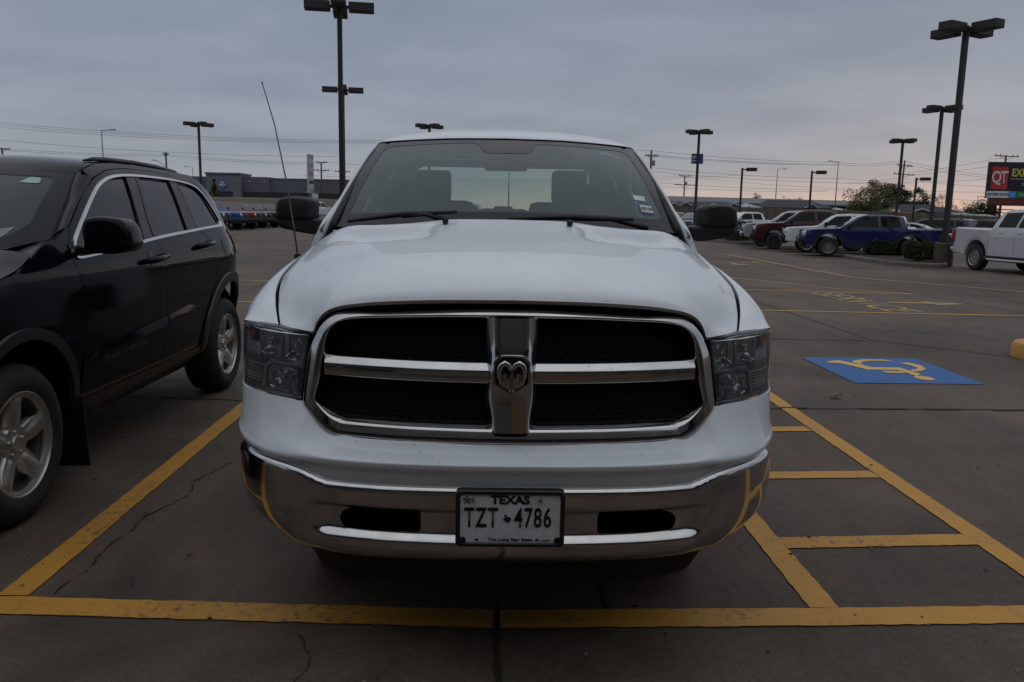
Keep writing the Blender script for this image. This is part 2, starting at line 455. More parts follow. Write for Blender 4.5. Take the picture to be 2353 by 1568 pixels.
# ---------------------------------------------------------------- ground, joints, paint
rnd_ = random.Random(7)
def terrain():
    ys = [-60, -20, -6, 0, 6, 14, 24, 36, 50, 64, 72, 80, 88, 96, 104, 112, 125, 160, 230, 400, 900, 2400]
    xs = [-2400, -700, -300, -140, -90, -60, -42, -30, -22, -16, -10, -5, 0, 6, 14, 22, 32, 45, 60, 80, 110, 160, 300, 700, 2400]
    def z(x, y):   # the lot rises a little towards the far left
        k = max(0, min(1, (-8-x)/8)); return k*interp(y, [66, 88, 100, 2400], [0, .5, .55, .55])
    return grid('ground', [[Vector((x, y, z(x, y))) for x in xs] for y in ys], CONC, smooth=True)
g = terrain(); tag(g, kind='structure')
def rough(pts, k=3, amp=.09, seed=5):
    r = random.Random(seed); P = [Vector(p) for p in pts]
    for _ in range(k):
        Q = [P[0]]
        for a, b in zip(P, P[1:]):
            d = b-a; n = Vector((-d.y, d.x)); Q += [(a+b)/2+n*r.uniform(-amp, amp), b]
        P = Q
    return [tuple(p) for p in P]
def strip(name, pts, w, mat, z=.004, jit=.0, step=.08, kind='structure', taper=False):
    pts = [Vector((*p, 0)) for p in resample(pts, step, closed=False)]; V = []; F = []
    for i, p in enumerate(pts):
        d = (pts[min(i+1, len(pts)-1)]-pts[max(i-1, 0)]).normalized(); n = Vector((-d.y, d.x, 0))
        ww = w
        if taper: ww = w*(.35+.65*abs(math.sin(i*.83)))
        V += [p+n*(ww/2+rnd_.uniform(-jit, jit))+Vector((0, 0, z)), p-n*(ww/2+rnd_.uniform(-jit, jit))+Vector((0, 0, z))]
    for i in range(len(pts)-1): F.append((2*i, 2*i+1, 2*i+3, 2*i+2))
    o = mesh(name, V, F, mat); tag(o, kind=kind); return o
# expansion joints
JN = [[(-.03, .62), (-.03, .2), (-.015, -.4), (-.03, -2.6)], [(.42, 3.9), (.41, 1.2), (.40, .55)], [(2.0, 3.86), (4.3, 3.94), (9, 4.06)], [(-12, 4.15), (-2.9, 4.0), (-2.05, 3.91), (2.0, 3.86)],
      [(-9, 7.5), (3.4, 7.58), (4.77, 7.58), (5.82, 6.53), (7.5, 5.0)], [(4.76, 7.62), (4.74, 12.46), (4.74, 30)], [(9.73, 31.47), (8.88, 18.56), (8.83, 14.13), (8.91, 10.92), (9.0, 4)],
      [(8.83, 14.13), (14, 13.6), (24, 13.2)], [(-30, 21), (4.7, 20.5)], [(-4.6, 4.05), (-4.7, 30)], [(13.5, 14), (13.6, 22)], [(-9.2, 4.1), (-9.2, 40)], [(-30, 36), (9, 35)]]
for p in JN: strip('expansion_joint', p, .022, JOINT, z=.003, jit=.006, step=.06)
for x0, x1 in ((2.9, 3.3), (3.45, 3.75), (4.0, 4.28), (4.6, 4.85), (5.2, 5.6), (2.25, 2.5)):
    o = strip('moss_strip', [(x0, 3.885+.012*(x0-2)), (x1, 3.89+.012*(x1-2))], .035, MOSS, z=.007, jit=.012, step=.03, kind='stuff'); tag(o, kind='stuff')
tag(strip('ground_crack', rough([(-1.75, .64), (-1.73, .9), (-1.755, 1.05), (-1.73, 1.27), (-1.75, 1.44), (-1.68, 1.62), (-1.65, 1.75), (-1.71, 1.95), (-1.64, 2.19), (-1.59, 2.34), (-1.5, 2.9)]), .0075, JOINT, z=.003, jit=.004, step=.03, taper=True), kind='structure')
tag(strip('ground_crack', [(-2.6, 2.86), (-2.44, 2.85), (-2.33, 2.84), (-2.02, 2.76), (-1.92, 2.73), (-1.75, 2.63), (-1.5, 2.6)], .004, JOINT, z=.003, jit=.003, step=.03, taper=True), kind='structure')
tag(strip('ground_crack', rough([(-.75, .36), (-.66, .18), (-.68, .02), (-.6, -.2)]), .004, JOINT, z=.003, jit=.002, step=.03, taper=True), kind='structure')
# stall lines and the hatched aisle
def line(pts, w=.12, jit=.0032, z=.005): return strip('painted_line', pts, w, YELLOW, z=z, jit=jit, step=.035)
line([(-8, .56), (-1.9, .545), (-.043, .46)], .135)
line([(-.016, .46), (1.2, .49), (2.3, .53), (6, .60)], .135)
line([(-1.9, .62), (-1.945, 3.58), (-1.97, 6.0)], .118)
line([(1.25, .56), (1.26, 3.2), (1.27, 6.0)], .118, z=.0056)
line([(2.29, .60), (2.295, 1.2), (2.31, 3.2), (2.325, 4.35), (2.33, 6.1)], .118, z=.0056)
for y in (1.19, 2.165, 3.19, 4.2, 5.2): line([(1.31, y), (2.24, y+.06)], .125)
line([(-4.95, .62), (-5.0, 6.0)], .118); line([(5.4, .66), (5.42, 4.9)], .118)
line([(9.63, 31.1), (9.5, 18.8), (11.73, 15.2), (17, 12.5)], .12); line([(5.91, 18.2), (7.51, 15.18), (8.81, 14.16)], .11)
line([(2.5, 14.9), (5.18, 14.6), (8.81, 14.16)], .11); line([(-12, 14.9), (-4.6, 14.76), (2.5, 14.9)], .10); line([(-12, 10.8), (4.36, 10.76), (8.66, 10.55), (14, 10.2)], .11)
def flat(name, polys, mat, z=.005, loc=None):
    m = MB()
    for p in polys:
        n = len(p); m.add([(x, y, z) for x, y in p], [tuple(range(n))])
    o = m.build(name, mat)
    for f in o.data.polygons:
        if f.normal.z < 0: f.flip()
    o.data.update()
    return o
BLUEP = worn_paint('blue_road_paint', (.021, .105, .31), (.05, .09, .17), .58)
YEL2 = worn_paint('faded_yellow_paint', (.47, .285, .065), (.13, .10, .072), .52)
YEL3 = worn_paint('symbol_yellow_paint', (.64, .41, .11), (.34, .22, .09), .66)
sq = flat('accessible_parking_symbol', [rnd([(3.33, 4.915), (4.57, 4.93), (4.62, 6.29), (3.34, 6.28)], .02)], BLUEP)
tag(sq, 'blue painted square with a yellow wheelchair symbol on the concrete', 'pavement symbol')
p_leg = [(3.5, 6.01), (3.51, 5.93), (3.62, 5.91), (3.67, 5.79), (3.75, 5.57), (4.06, 5.56), (4.08, 5.31), (4.1, 5.27), (4.19, 5.37), (4.15, 5.71), (3.87, 5.71), (3.68, 6.09)]
p_arm = [(3.86, 5.51), (3.87, 5.41), (4.085, 5.40), (4.08, 5.50)]
p_head = [(4.12+.085*math.cos(t*math.pi/9), 5.17+.11*math.sin(t*math.pi/9)) for t in range(18)]
w1 = [(4.28, 6.05), (4.21, 6.17), (3.99, 6.17), (3.83, 6.08), (3.775, 5.97), (3.83, 5.81), (3.84, 5.92), (3.92, 6.03), (4.03, 6.085), (4.15, 6.085)]
w2 = [(4.28, 5.98), (4.39, 6.01), (4.45, 5.84), (4.40, 5.66), (4.29, 5.53), (4.18, 5.50), (4.19, 5.58), (4.29, 5.63), (4.335, 5.71), (4.335, 5.84)]
def tri_flat(name, poly, mat, z, parent):
    P2, F, _ = tri2d(poly, res=.2); return mesh(name, [(x, y, z) for x, y in P2], F, mat, parent)
mm = []
V = []; F = []
for pl in (p_leg, p_arm, p_head, w1, w2):
    P2, FF, _ = tri2d(pl, res=.2); o_ = len(V); V += [(x, y, .0095) for x, y in P2]; F += [tuple(i+o_ for i in f) for f in FF]
o = mesh('wheelchair_figure', V, F, YEL3, sq)
tx = text_mesh('painted_word', 'SERVICE', YEL2, None, .9, frame_mat((6.80, 12.45, .0052), (0.02, -1, 0), (1, .02, 0)), 1.02, bold=.012)
tag(tx, 'faded yellow word SERVICE painted between two thin lines', 'painted word')
a1 = flat('painted_arrow', [[(7.27, 12.26), (8.05, 12.27), (8.03, 11.95), (8.70, 12.31), (8.05, 12.68), (8.04, 12.46), (7.30, 12.45)]], YEL2)
tag(a1, 'yellow arrow beside the painted word, pointing to the planter side', 'painted arrow')
a2 = flat('painted_arrow', [[(7.70, 23.9), (8.02, 24.5), (8.02, 24.1), (8.38, 24.06), (8.36, 23.72), (8.02, 23.74), (8.0, 23.3)]], YEL2)
tag(a2, 'small faded yellow arrow far off near the white truck hood side', 'painted arrow')
a3 = flat('painted_word', [[(8.0+i*.3, 25.0+.35*(i % 3)), (8.2+i*.3, 25.0+.35*(i % 3)), (8.2+i*.3, 25.3+.3*(i % 2)), (8.0+i*.3, 25.3+.3*(i % 2))] for i in range(5)], YEL2)
tag(a3, 'worn illegible yellow lettering behind the far painted arrow', 'painted word')
# round yellow kerb at the right edge
m = MB(); m.lathe([(0, 0), (0, .46), (.13, .455), (.165, .43), (.18, .36), (.18, 0)], (6.33, 6.45, 0), (0, 0, 1), 40)
YELK = worn_paint('kerb_yellow', (.50, .25, .05), (.06, .05, .04), .60)
o = m.build('kerb_island', YELK, auto=40); tag(o, 'round raised concrete kerb painted yellow at the frame edge', 'kerb'); rebase(o, (6.33, 6.45, 0))
# fallen leaf and crumbs
LEAF = plain('dry_leaf', (.16, .075, .04), .8, 0, .3, 12)
def leaf(x, y, s, rz, label):
    V = []; F = []; n = 7
    for i in range(n):
        t = i/(n-1); wdt = math.sin(math.pi*min(1, t*1.05))*.34*(1+.25*(i % 2))
        for k in (-1, 0, 1): V.append(Matrix.Rotation(rz, 3, 'Z') @ Vector(((t-.5)*s, k*wdt*s, .012+abs(k)*s*.16*math.sin(t*5)**2+.012*t)) + Vector((x, y, 0)))
    for i in range(n-1):
        for k in range(2): F.append((i*3+k, i*3+k+1, (i+1)*3+k+1, (i+1)*3+k))
    o = mesh('fallen_leaf', V, F, LEAF, smooth=True); tag(o, label, 'leaf'); rebase(o, (x, y, 0)); return o
def flecks(name, n, seed, size, mat, box, flatk):
    r = random.Random(seed); V = []; F = []
    for i in range(n):
        x = r.uniform(*box[0]); y = box[1][0]+(box[1][1]-box[1][0])*r.random()**1.5; s = size*r.uniform(.4, 1.5); a = r.uniform(0, 6.28); o = len(V)
        ca, sa = math.cos(a), math.sin(a)
        for (p, q) in ((-1, -.5), (.2, -.7), (1, .1), (.3, .8), (-.8, .5)): V.append((x+(p*ca-q*sa)*s, y+(p*sa+q*ca)*s*.7, .008))
        V.append((x, y, .008+s*flatk)); F += [(o+k, o+(k+1) % 5, o+5) for k in range(5)]
    o = mesh(name, V, F, mat); tag(o, kind='stuff'); return o
flecks('grit', 700, 21, .006, plain('pale_grit', (.22, .19, .16), .9), ((-4, 7), (-1.2, 7)), .7)
flecks('dark_grit', 420, 22, .010, plain('dark_grit', (.018, .014, .011), .9), ((-4, 7), (-1.2, 8)), .25)
leaf(2.87, 4.28, .12, .2, 'curled brown dry leaf on the concrete below the blue symbol')
leaf(-1.37, 1.01, .035, 1.2, 'tiny brown leaf scrap on concrete near the left stall line')
leaf(2.95, 1.75, .05, .5, 'small brown leaf lying to the right of the hatched aisle')
# planter island
KERB = concrete('kerb_concrete', (.12, .10, .085), (.24, .21, .18), .4); MULCH = plain('bark_mulch', (.035, .022, .015), .95, 0, .5, 14, bump=1.0, bscale=40)
def island(poly, name, label, h=.15):
    kb = rnd(poly, .5, 6); c = sum((Vector(p) for p in kb), Vector((0, 0)))/len(kb)
    inn = [tuple(Vector(p)+(c-Vector(p)).normalized()*.17) for p in kb]; mid = [tuple(Vector(p)+(c-Vector(p)).normalized()*.03) for p in kb]
    root = empty(name); tag(root, label, 'planter')
    rows = [[Vector((*p, 0)) for p in kb], [Vector((*p, h-.03)) for p in kb], [Vector((*p, h)) for p in mid], [Vector((*p, h)) for p in inn], [Vector((*p, 0)) for p in inn]]
    grid('kerb', rows, KERB, root, close_u=True, smooth=False)
    P2, F, _ = tri2d(inn, res=.35)
    rr = random.Random(3); mesh('mulch_bed', [(x, y, h-.05+rr.uniform(0, .06)) for x, y in P2], F, MULCH, root, smooth=True)
    rebase(root, (c.x, c.y, 0)); return root
island([(13.75, 28.6), (13.5, 24.6), (14.2, 23.4), (15.1, 24.0), (16.6, 29.6), (16.4, 31.0), (14.4, 31.0)], 'planter_island', 'long concrete kerbed planter with bark mulch below the clipped hedges')
island([(13.3, 50), (14.0, 43.5), (15.8, 44), (16.8, 50), (16.2, 54), (14, 54)], 'planter_island', 'kerbed planting island half hidden behind the right wing mirror')
# ---------------------------------------------------------------- vegetation
def foliage_mat(name, c1, c2):
    m = NT(name); a = m.noise(.9, 3); b = m.noise(9, 2)
    t = m.math('ADD', m.math('MULTIPLY', a, .5), m.math('MULTIPLY', b, .5))
    m.bsdf(m.ramp(t, [(.35, c1), (.65, c2)]), .7, spec=.25); return m.m
F_BOX = foliage_mat('boxwood_leaves', (.018, .030, .008), (.055, .085, .022))
F_LIGHT = foliage_mat('yellow_green_leaves', (.085, .092, .030), (.185, .190, .070))
F_DARK = foliage_mat('evergreen_leaves', (.020, .027, .015), (.058, .064, .036))
F_RUST = foliage_mat('rust_needles', (.035, .025, .016), (.075, .050, .030))
F_TWIG = foliage_mat('bare_twigs', (.040, .032, .028), (.080, .066, .058))
BARK = plain('bark', (.040, .030, .024), .9, 0, .3, 8)
def leaves(name, pts_fn, n, size, mat, parent, seed):
    r = random.Random(seed); V = []; F = []
    for i in range(n):
        p = pts_fn(r); s = size*r.uniform(.6, 1.4)
        a = Vector((r.gauss(0, 1), r.gauss(0, 1), r.gauss(0, .7))).normalized(); b = a.cross(Vector((r.gauss(0, 1), r.gauss(0, 1), r.gauss(0, 1)))).normalized()
        o = len(V); V += [p-a*s, p+b*s*.5, p+a*s, p-b*s*.5]; F.append((o, o+1, o+2, o+3))
    return mesh(name, V, F, mat, parent)
def tree(base, h, rad, label, mat, seed, n=2600, size=.16, trunk=.3, shape='round', group='trees beyond the fence', lean=.0):
    root = empty('tree', base); tag(root, label, 'tree', group); r = random.Random(seed)
    m = MB(); ctr = []
    m.tube([(0, 0, 0), (lean*h*.3, 0, h*.35), (lean*h*.6, 0, h*.7)], [trunk, trunk*.75, trunk*.3], 7)
    for k in range(9):
        t = r.uniform(.3, .75); a = r.uniform(0, 6.28); z0 = h*t*.8
        if shape == 'cone':
            rr = rad*(1-t)*1.1; e = Vector((math.cos(a)*rr, math.sin(a)*rr, z0))
        else:
            rr = rad*r.uniform(.35, .8); e = Vector((math.cos(a)*rr, math.sin(a)*rr, h*r.uniform(.5, .9)))
        s0 = Vector((lean*z0, 0, z0*.8)); m.tube([s0, (s0+e)/2+Vector((0, 0, .1*h)), e], [trunk*.4, trunk*.25, trunk*.08], 5); ctr.append(e)
    m.build('trunk', BARK, root, smooth=True)
    if shape == 'cone':
        for k in range(26):
            t = r.uniform(.08, .98); a = r.uniform(0, 6.28); rr = rad*(1-t)*r.uniform(.3, .95); ctr.append(Vector((math.cos(a)*rr, math.sin(a)*rr, h*t)))
    else:
        for k in range(24):
            a = r.uniform(0, 6.28); e = r.uniform(-.6, 1.0); q = math.sqrt(max(0, 1-e*e))*r.uniform(.45, 1)
            ctr.append(Vector((math.cos(a)*q*rad+lean*h*.5, math.sin(a)*q*rad, h*.62+e*h*.36)))
    cs = [(c, r.uniform(.18, .36)*rad*(.8 if shape == 'cone' else 1)) for c in ctr]
    def pf(q):
        c, s = q.choice(cs); d = Vector((q.gauss(0, 1), q.gauss(0, 1), q.gauss(0, .8))); d.normalize()
        return c+d*s*q.random()**.4
    leaves('crown', pf, int(n*1.7), size*.72, mat, root, seed+1); return root
def hedge(loc, d, label, seed, n=7000, size=.030, group='clipped hedges in the planter'):
    root = empty('hedge', loc); tag(root, label, 'hedge', group)
    m = MB(); r = random.Random(seed)
    for k in range(5): m.tube([(r.uniform(-.1, .1), r.uniform(-.1, .1), 0), (r.uniform(-.3, .3)*d[0], r.uniform(-.3, .3)*d[1], d[2]*.8)], [.025, .01], 5)
    m.build('stem', BARK, root)
    def pf(q):
        while True:
            p = Vector((q.uniform(-1, 1), q.uniform(-1, 1), q.uniform(-1, 1))); k = abs(p.x)**8+abs(p.y)**8+abs(p.z)**8
            if k < 1 and k > q.random()*.55: break
        b = 1+.08*math.sin(p.x*5+seed)*math.cos(p.y*4)
        return Vector((p.x*d[0]/2*b, p.y*d[1]/2*b, .08+(p.z*.5+.5)*(d[2]-.08)*b))
    leaves('foliage', pf, n, size, F_BOX, root, seed); return root
hedge((15.72, 30.2, .1), (1.0, 1.0, .66), 'clipped boxy hedge in the planter below the blue pickup doors', 3)
hedge((14.98, 25.75, .1), (.86, .9, .68), 'clipped boxy hedge in the planter nearest the concrete lamp base', 5)
hedge((15.0, 47.3, .1), (1.6, 2.2, 1.15), 'dark rounded hedge showing below the right wing mirror', 8, 3000, .06)
tree((-51.5, 150, 2.8), 3.9, 1.15, 'rust brown cone shaped conifer in front of the grey store', F_RUST, 11, 1500, .17, .12, 'cone', 'trees by the store')
tree((-44.5, 128, 2.6), 1.9, .6, 'small green sapling below the blue diamond sign on the bank', F_LIGHT, 12, 400, .13, .05, 'cone', 'trees by the store')
tree((43.0, 90, 0), 5.8, 3.0, 'light green loose leaved tree behind the tan fence', F_LIGHT, 13, 3800, .13, .16)
tree((70.3, 140, 0), 7.6, 3.6, 'broad dark evergreen tree right of the light green tree', F_DARK, 14, 4200, .20, .3)
tree((75.0, 142, 0), 7.3, 3.0, 'second dark evergreen tree with a gap toothed right edge', F_DARK, 15, 2600, .18, .3)
tree((79.5, 146, 0), 5.6, 2.2, 'low scrubby dark tree between the two rightmost lamp posts', F_DARK, 17, 900, .14, .15)
tree((84.9, 150, 0), 6.7, 1.9, 'thin half bare tree just right of the nearest lamp post', F_TWIG, 16, 900, .12, .14)
tree((61.9, 100, 0), 4.0, 2.1, 'dark bushy evergreen below the billboard', F_DARK, 18, 2200, .14, .2)
tree((66.6, 112, 0), 4.4, 2.0, 'bare twiggy tree behind the billboard column', F_TWIG, 19, 900, .10, .12)
tree((52.5, 160, 0), 6.4, 1.5, 'small round treetop over the long grey roof', F_DARK, 20, 700, .17, .2)
tree((62.6, 172, 0), 6.2, 2.0, 'pale bare treetops showing over the long grey roof', F_TWIG, 21, 800, .13, .15)
tree((66.0, 174, 0), 6.3, 2.2, 'pale bare treetop right above the gabled grey house roof', F_TWIG, 22, 800, .13, .15)
tree((98, 190, 0), 5.6, 4.5, 'distant low tree clump behind the nearest lamp post', F_DARK, 23, 1300, .25, .2)
# grass bank and fences
GRASS = NT('winter_grass'); _gv = GRASS.noise(.5, 6, .65); GRASS.bsdf(GRASS.ramp(_gv, [(.35, (.075, .062, .036)), (.65, (.125, .100, .060))]), .95, normal=GRASS.bump(GRASS.noise(4, 5, .7), .6, .2)); GRASS = GRASS.m
rows = []
for y, z in ((98, .5), (103, 1.6), (106, 2.75), (108, 3.0), (126, 2.9), (140, 0.0)):
    rows.append([Vector((x, y+.6*math.sin(x*.3), max(-.3, z*interp(x, [-160, -150, -13, -4], [0, 1, 1, 0])+.08*math.sin(x*.7)-.02))) for x in [-160+i*4 for i in range(41)]])
tag(grid('grass_bank', rows, GRASS), kind='structure')
FENCE = plain('tan_fence_board', (.13, .105, .078), .9, 0, .22, .6); FENCE2 = plain('fence_post_wood', (.10, .08, .06), .9, 0, .3, 3)
root = empty('fence'); tag(root, 'long tan board fence running behind the rows of parked trucks', 'fence')
FP = [(14, 86), (24.8, 85), (38, 85), (48, 85), (54, 85.5), (68, 88), (100, 92)]; FT = [2.72, 2.70, 2.55, 2.35, 2.2, 2.0, 1.9]
m = MB()
for i in range(len(FP)-1):
    (xa, ya), (xb, yb) = FP[i], FP[i+1]; n = int(math.hypot(xb-xa, yb-ya)/.9)
    for k in range(n):
        t0, t1 = k/n, (k+1)/n-.004; x0, x1 = lerp(xa, xb, t0), lerp(xa, xb, t1); y0, y1 = lerp(ya, yb, t0), lerp(ya, yb, t1); h = lerp(FT[i], FT[i+1], t0)
        m.add([(x0, y0, .05), (x1, y1, .05), (x1, y1, h), (x0, y0, h), (x0, y0+.05, .05), (x1, y1+.05, .05), (x1, y1+.05, h), (x0, y0+.05, h)], [(0, 1, 2, 3), (7, 6, 5, 4), (3, 2, 6, 7), (0, 3, 7, 4), (1, 5, 6, 2)])
        if k % 3 == 0: m2 = MB(); m2.box((x0, y0+.12, h/2+.05), (.12, .12, h+.1)); m2.build('post', FENCE2, root)
m.build('board_panel', FENCE, root)
V = [(x, y-1.5, .012) for x, y in FP]+[(x, y-.02, .3) for x, y in FP]; n = len(FP)
tag(mesh('grass_verge', V, [(i, i+1, n+i+1, n+i) for i in range(n-1)], GRASS), kind='structure')

# ---------------------------------------------------------------- lamp posts
def head_box(m, c, d, rz):
    m.box(c, d, rz, bev=.02)
def lot_lamp(loc, h, label, base_h=.75, four=True, rz=0, L=.82, lowpost=True):
    root = empty('lamp_post', loc, rz); tag(root, label, 'lamp post', 'four headed lot lamps' if four else 'single headed lot lamps')
    m = MB()
    m.box((0, 0, h/2), (.16, .16, h), bev=.012); m.build('pole', POLE, root)
    m = MB(); m.lathe([(0, 0), (0, .31), (base_h-.03, .30), (base_h, .27), (base_h, 0)], (0, 0, 0), (0, 0, 1), 24)
    m.build('base', concrete_base, root, auto=40)
    m = MB(); m.box((0, 0, base_h+.02), (.34, .34, .035)); m.box((0, 0, base_h+.14), (.24, .24, .22), bev=.02); m.build('base_plate', POLE, root)
    dirs = [0, 90, 180, 270] if four else [0]
    for a in dirs:
        a = R(a); dv = Vector((math.cos(a), math.sin(a), 0)); m = MB()
        m.box(dv*(.18)+Vector((0, 0, h-.12)), (.30, .09, .09), a)
        hd = MB(); c = dv*(.30+L/2)+Vector((0, 0, h-.12))
        hd.box(c, (L, .46, .27), a, bev=.015)
        o = hd.build('lamp_head', POLE, root); m.build('arm', POLE, o)
        l = MB(); l.box(c+Vector((0, 0, -.127)), (L*.8, .36, .012), a); l.build('lens', LENSG, o)
    return root
LENSG = plain('lamp_lens', (.10, .10, .10), .2, 0, .1, 5)
concrete_base = concrete('stained_concrete', (.060, .042, .030), (.16, .125, .10), 1.6)
lot_lamp((15.33, 24.9, 0), 7.85, 'nearest tall bronze four headed lamp post at the right edge', .80, rz=R(27))
lot_lamp((-5.18, 25.5, 0), 8.2, 'tall bronze four headed lamp post left of the white cab, head cut by the frame', rz=R(8))
lot_lamp((-8.45, 44, 0), 8.2, 'four headed lamp post just behind the tallest left one', rz=R(8))
lot_lamp((-22.8, 62, 0), 7.95, 'small distant four headed lamp post above the black sport utility roof', rz=R(40))
lot_lamp((-4.99, 61, 0), 8.08, 'lamp head peeking over the white truck roof', rz=R(35))
p = lot_lamp((15.98, 62, 0), 8.2, 'four headed lamp post carrying a small blue sign', rz=R(20))
lot_lamp((33.15, 64, 0), 8.05, 'distant four headed lamp post left of the leaning utility pole', rz=R(26))
lot_lamp((25.75, 45, 0), 8.05, 'second four headed lamp post just left of the nearest right one', rz=R(27))
lot_lamp((19.55, 62, 0), 5.4, 'short single headed lamp post behind the right wing mirror', four=False, rz=R(-20))
lot_lamp((25.89, 64, 0), 5.4, 'short single headed lamp post in front of the gabled grey house', four=False, rz=R(-20))
lot_lamp((36.64, 68, 0), 5.25, 'short single headed lamp post beside the leaning utility pole', four=False, rz=R(-20))
BLUESIGN = plain('blue_sign_face', (.025, .06, .22), .5); SIGNW = plain('sign_lettering', (.62, .64, .66), .5)
root = empty('pole_sign', (15.98, 62.26, 5.65)); tag(root, 'small square blue sign with white lettering on a lamp post', 'sign')
m = MB(); m.box((0, -.05, .4), (.92, .1, .78), R(0), bev=.01); m.build('sign_panel', BLUESIGN, root)
text_mesh('lettering', 'HAW', SIGNW, root, .30, frame_mat((-.22, -.108, .52), (1, 0, 0), (0, 0, 1)), .8, bold=.01)
m = MB(); m.box((-.2, -.105, .24), (.42, .012, .07)); m.build('small_lettering', SIGNW, root)
# slim street lights
def street_light(loc, h, label, side=1):
    root = empty('street_light', loc); tag(root, label, 'street light', 'slim street lights')
    m = MB(); m.tube([(0, 0, 0), (0, 0, h)], [.13, .07], 8); m.build('pole', GALV, root, smooth=True)
    m = MB(); m.tube([(0, 0, h-.1), (side*1.2, 0, h+.05)], .05, 6); m.build('arm', GALV, root)
    m = MB(); m.box((side*1.5, 0, h+.03), (.8, .3, .14), bev=.04); m.build('lamp_head', GALV, root)
for a in [((-51.75, 108, 0), 11.4, 'slim tall street light over the black sport utility roof', 1), ((-73.46, 200, 0), 11.3, 'tiny distant street light left of the grey store', -1), ((58.23, 165, 0), 11.6, 'slim street light standing between the two short lamp posts', 1),
          ((61.41, 143, 0), 11.8, 'slim tall street light near the gabled house right end', -1), ((2.27, 120, 0), 9.3, 'street light seen through the cab behind the inside mirror', 1), ((15.37, 150, 0), 10.2, 'thin street light seen through the cab near the driver headrest', 1)]: street_light(*a)
# wooden poles
def wood_pole(loc, h, label, arms=((.25, 2.4),), can=True, lean=0., rz=0.3, light=0):
    root = empty('utility_pole', loc, rz); root.rotation_euler = (0, lean, rz); tag(root, label, 'utility pole', 'wooden utility poles')
    m = MB(); m.tube([(0, 0, 0), (0, 0, h)], [.20, .13], 8); m.build('pole', WOODP, root, smooth=True)
    for d, wd in arms:
        m = MB(); m.box((0, -.13, h-d), (wd, .12, .14)); m.tube([(-wd*.3, -.1, h-d), (0, -.1, h-d-.6)], .03, 5); m.tube([(wd*.3, -.1, h-d), (0, -.1, h-d-.6)], .03, 5); o = m.build('crossarm', WOODP, root)
        for k in (-.45, -.25, .25, .45):
            i = MB(); i.lathe([(0, .03), (.06, .07), (.12, .05), (.18, .07), (.24, .03)], (wd*k, -.13, h-d+.07), (0, 0, 1), 8); i.build('insulator', plain('insulator_glaze', (.05, .045, .05), .2), o)
    if can:
        m = MB(); m.lathe([(0, 0), (0, .22), (.75, .22), (.8, .16), (.8, 0)], (.38, -.1, h-2.2), (0, 0, 1), 14); m.build('transformer', GALV, root, auto=40)
    if light:
        m = MB(); m.tube([(0, 0, h-light), (-1.2, 0, h-light+1.0), (-1.6, 0, h-light+1.15)], .05, 6); m.box((-1.9, 0, h-light+1.17), (.7, .25, .14)); m.build('light_arm', GALV, root)
wood_pole((-81.3, 136, 0), 10.7, 'utility pole at the far left edge of the frame')
wood_pole((-56.1, 140, 0), 10.8, 'utility pole with a lamp arm above the black sport utility', ((.45, .9),), False, light=2.6)
wood_pole((-33.45, 158, 0), 10.7, 'thick utility pole right of the white pylon sign', ((.1, 2.2), (1.6, 3.0)), False)
wood_pole((-31.6, 170, 0), 10.0, 'utility pole right beside the tall left lamp posts', ((.5, 3.2),), True)
wood_pole((22.65, 116, 0), 10.9, 'utility pole with a transformer beside the white cab', ((.8, 2.0),), True)
wood_pole((43.4, 183, 0), 10.8, 'far utility pole left of the blue sign lamp post', ((.1, 3.2), (2.1, 5.2)), True)
wood_pole((71.5, 140, 0), 12.0, 'leaning utility pole before the dark evergreens', ((.9, 3.4), (2.4, 4.6)), False, lean=R(2.0))
wood_pole((80.24, 125, 0), 12.0, 'utility pole rising behind the billboard', ((.15, 5.0),), False)
wood_pole((100, 210, 0), 11.0, 'distant utility pole above the light green tree', ((.7, 4.4),), False)
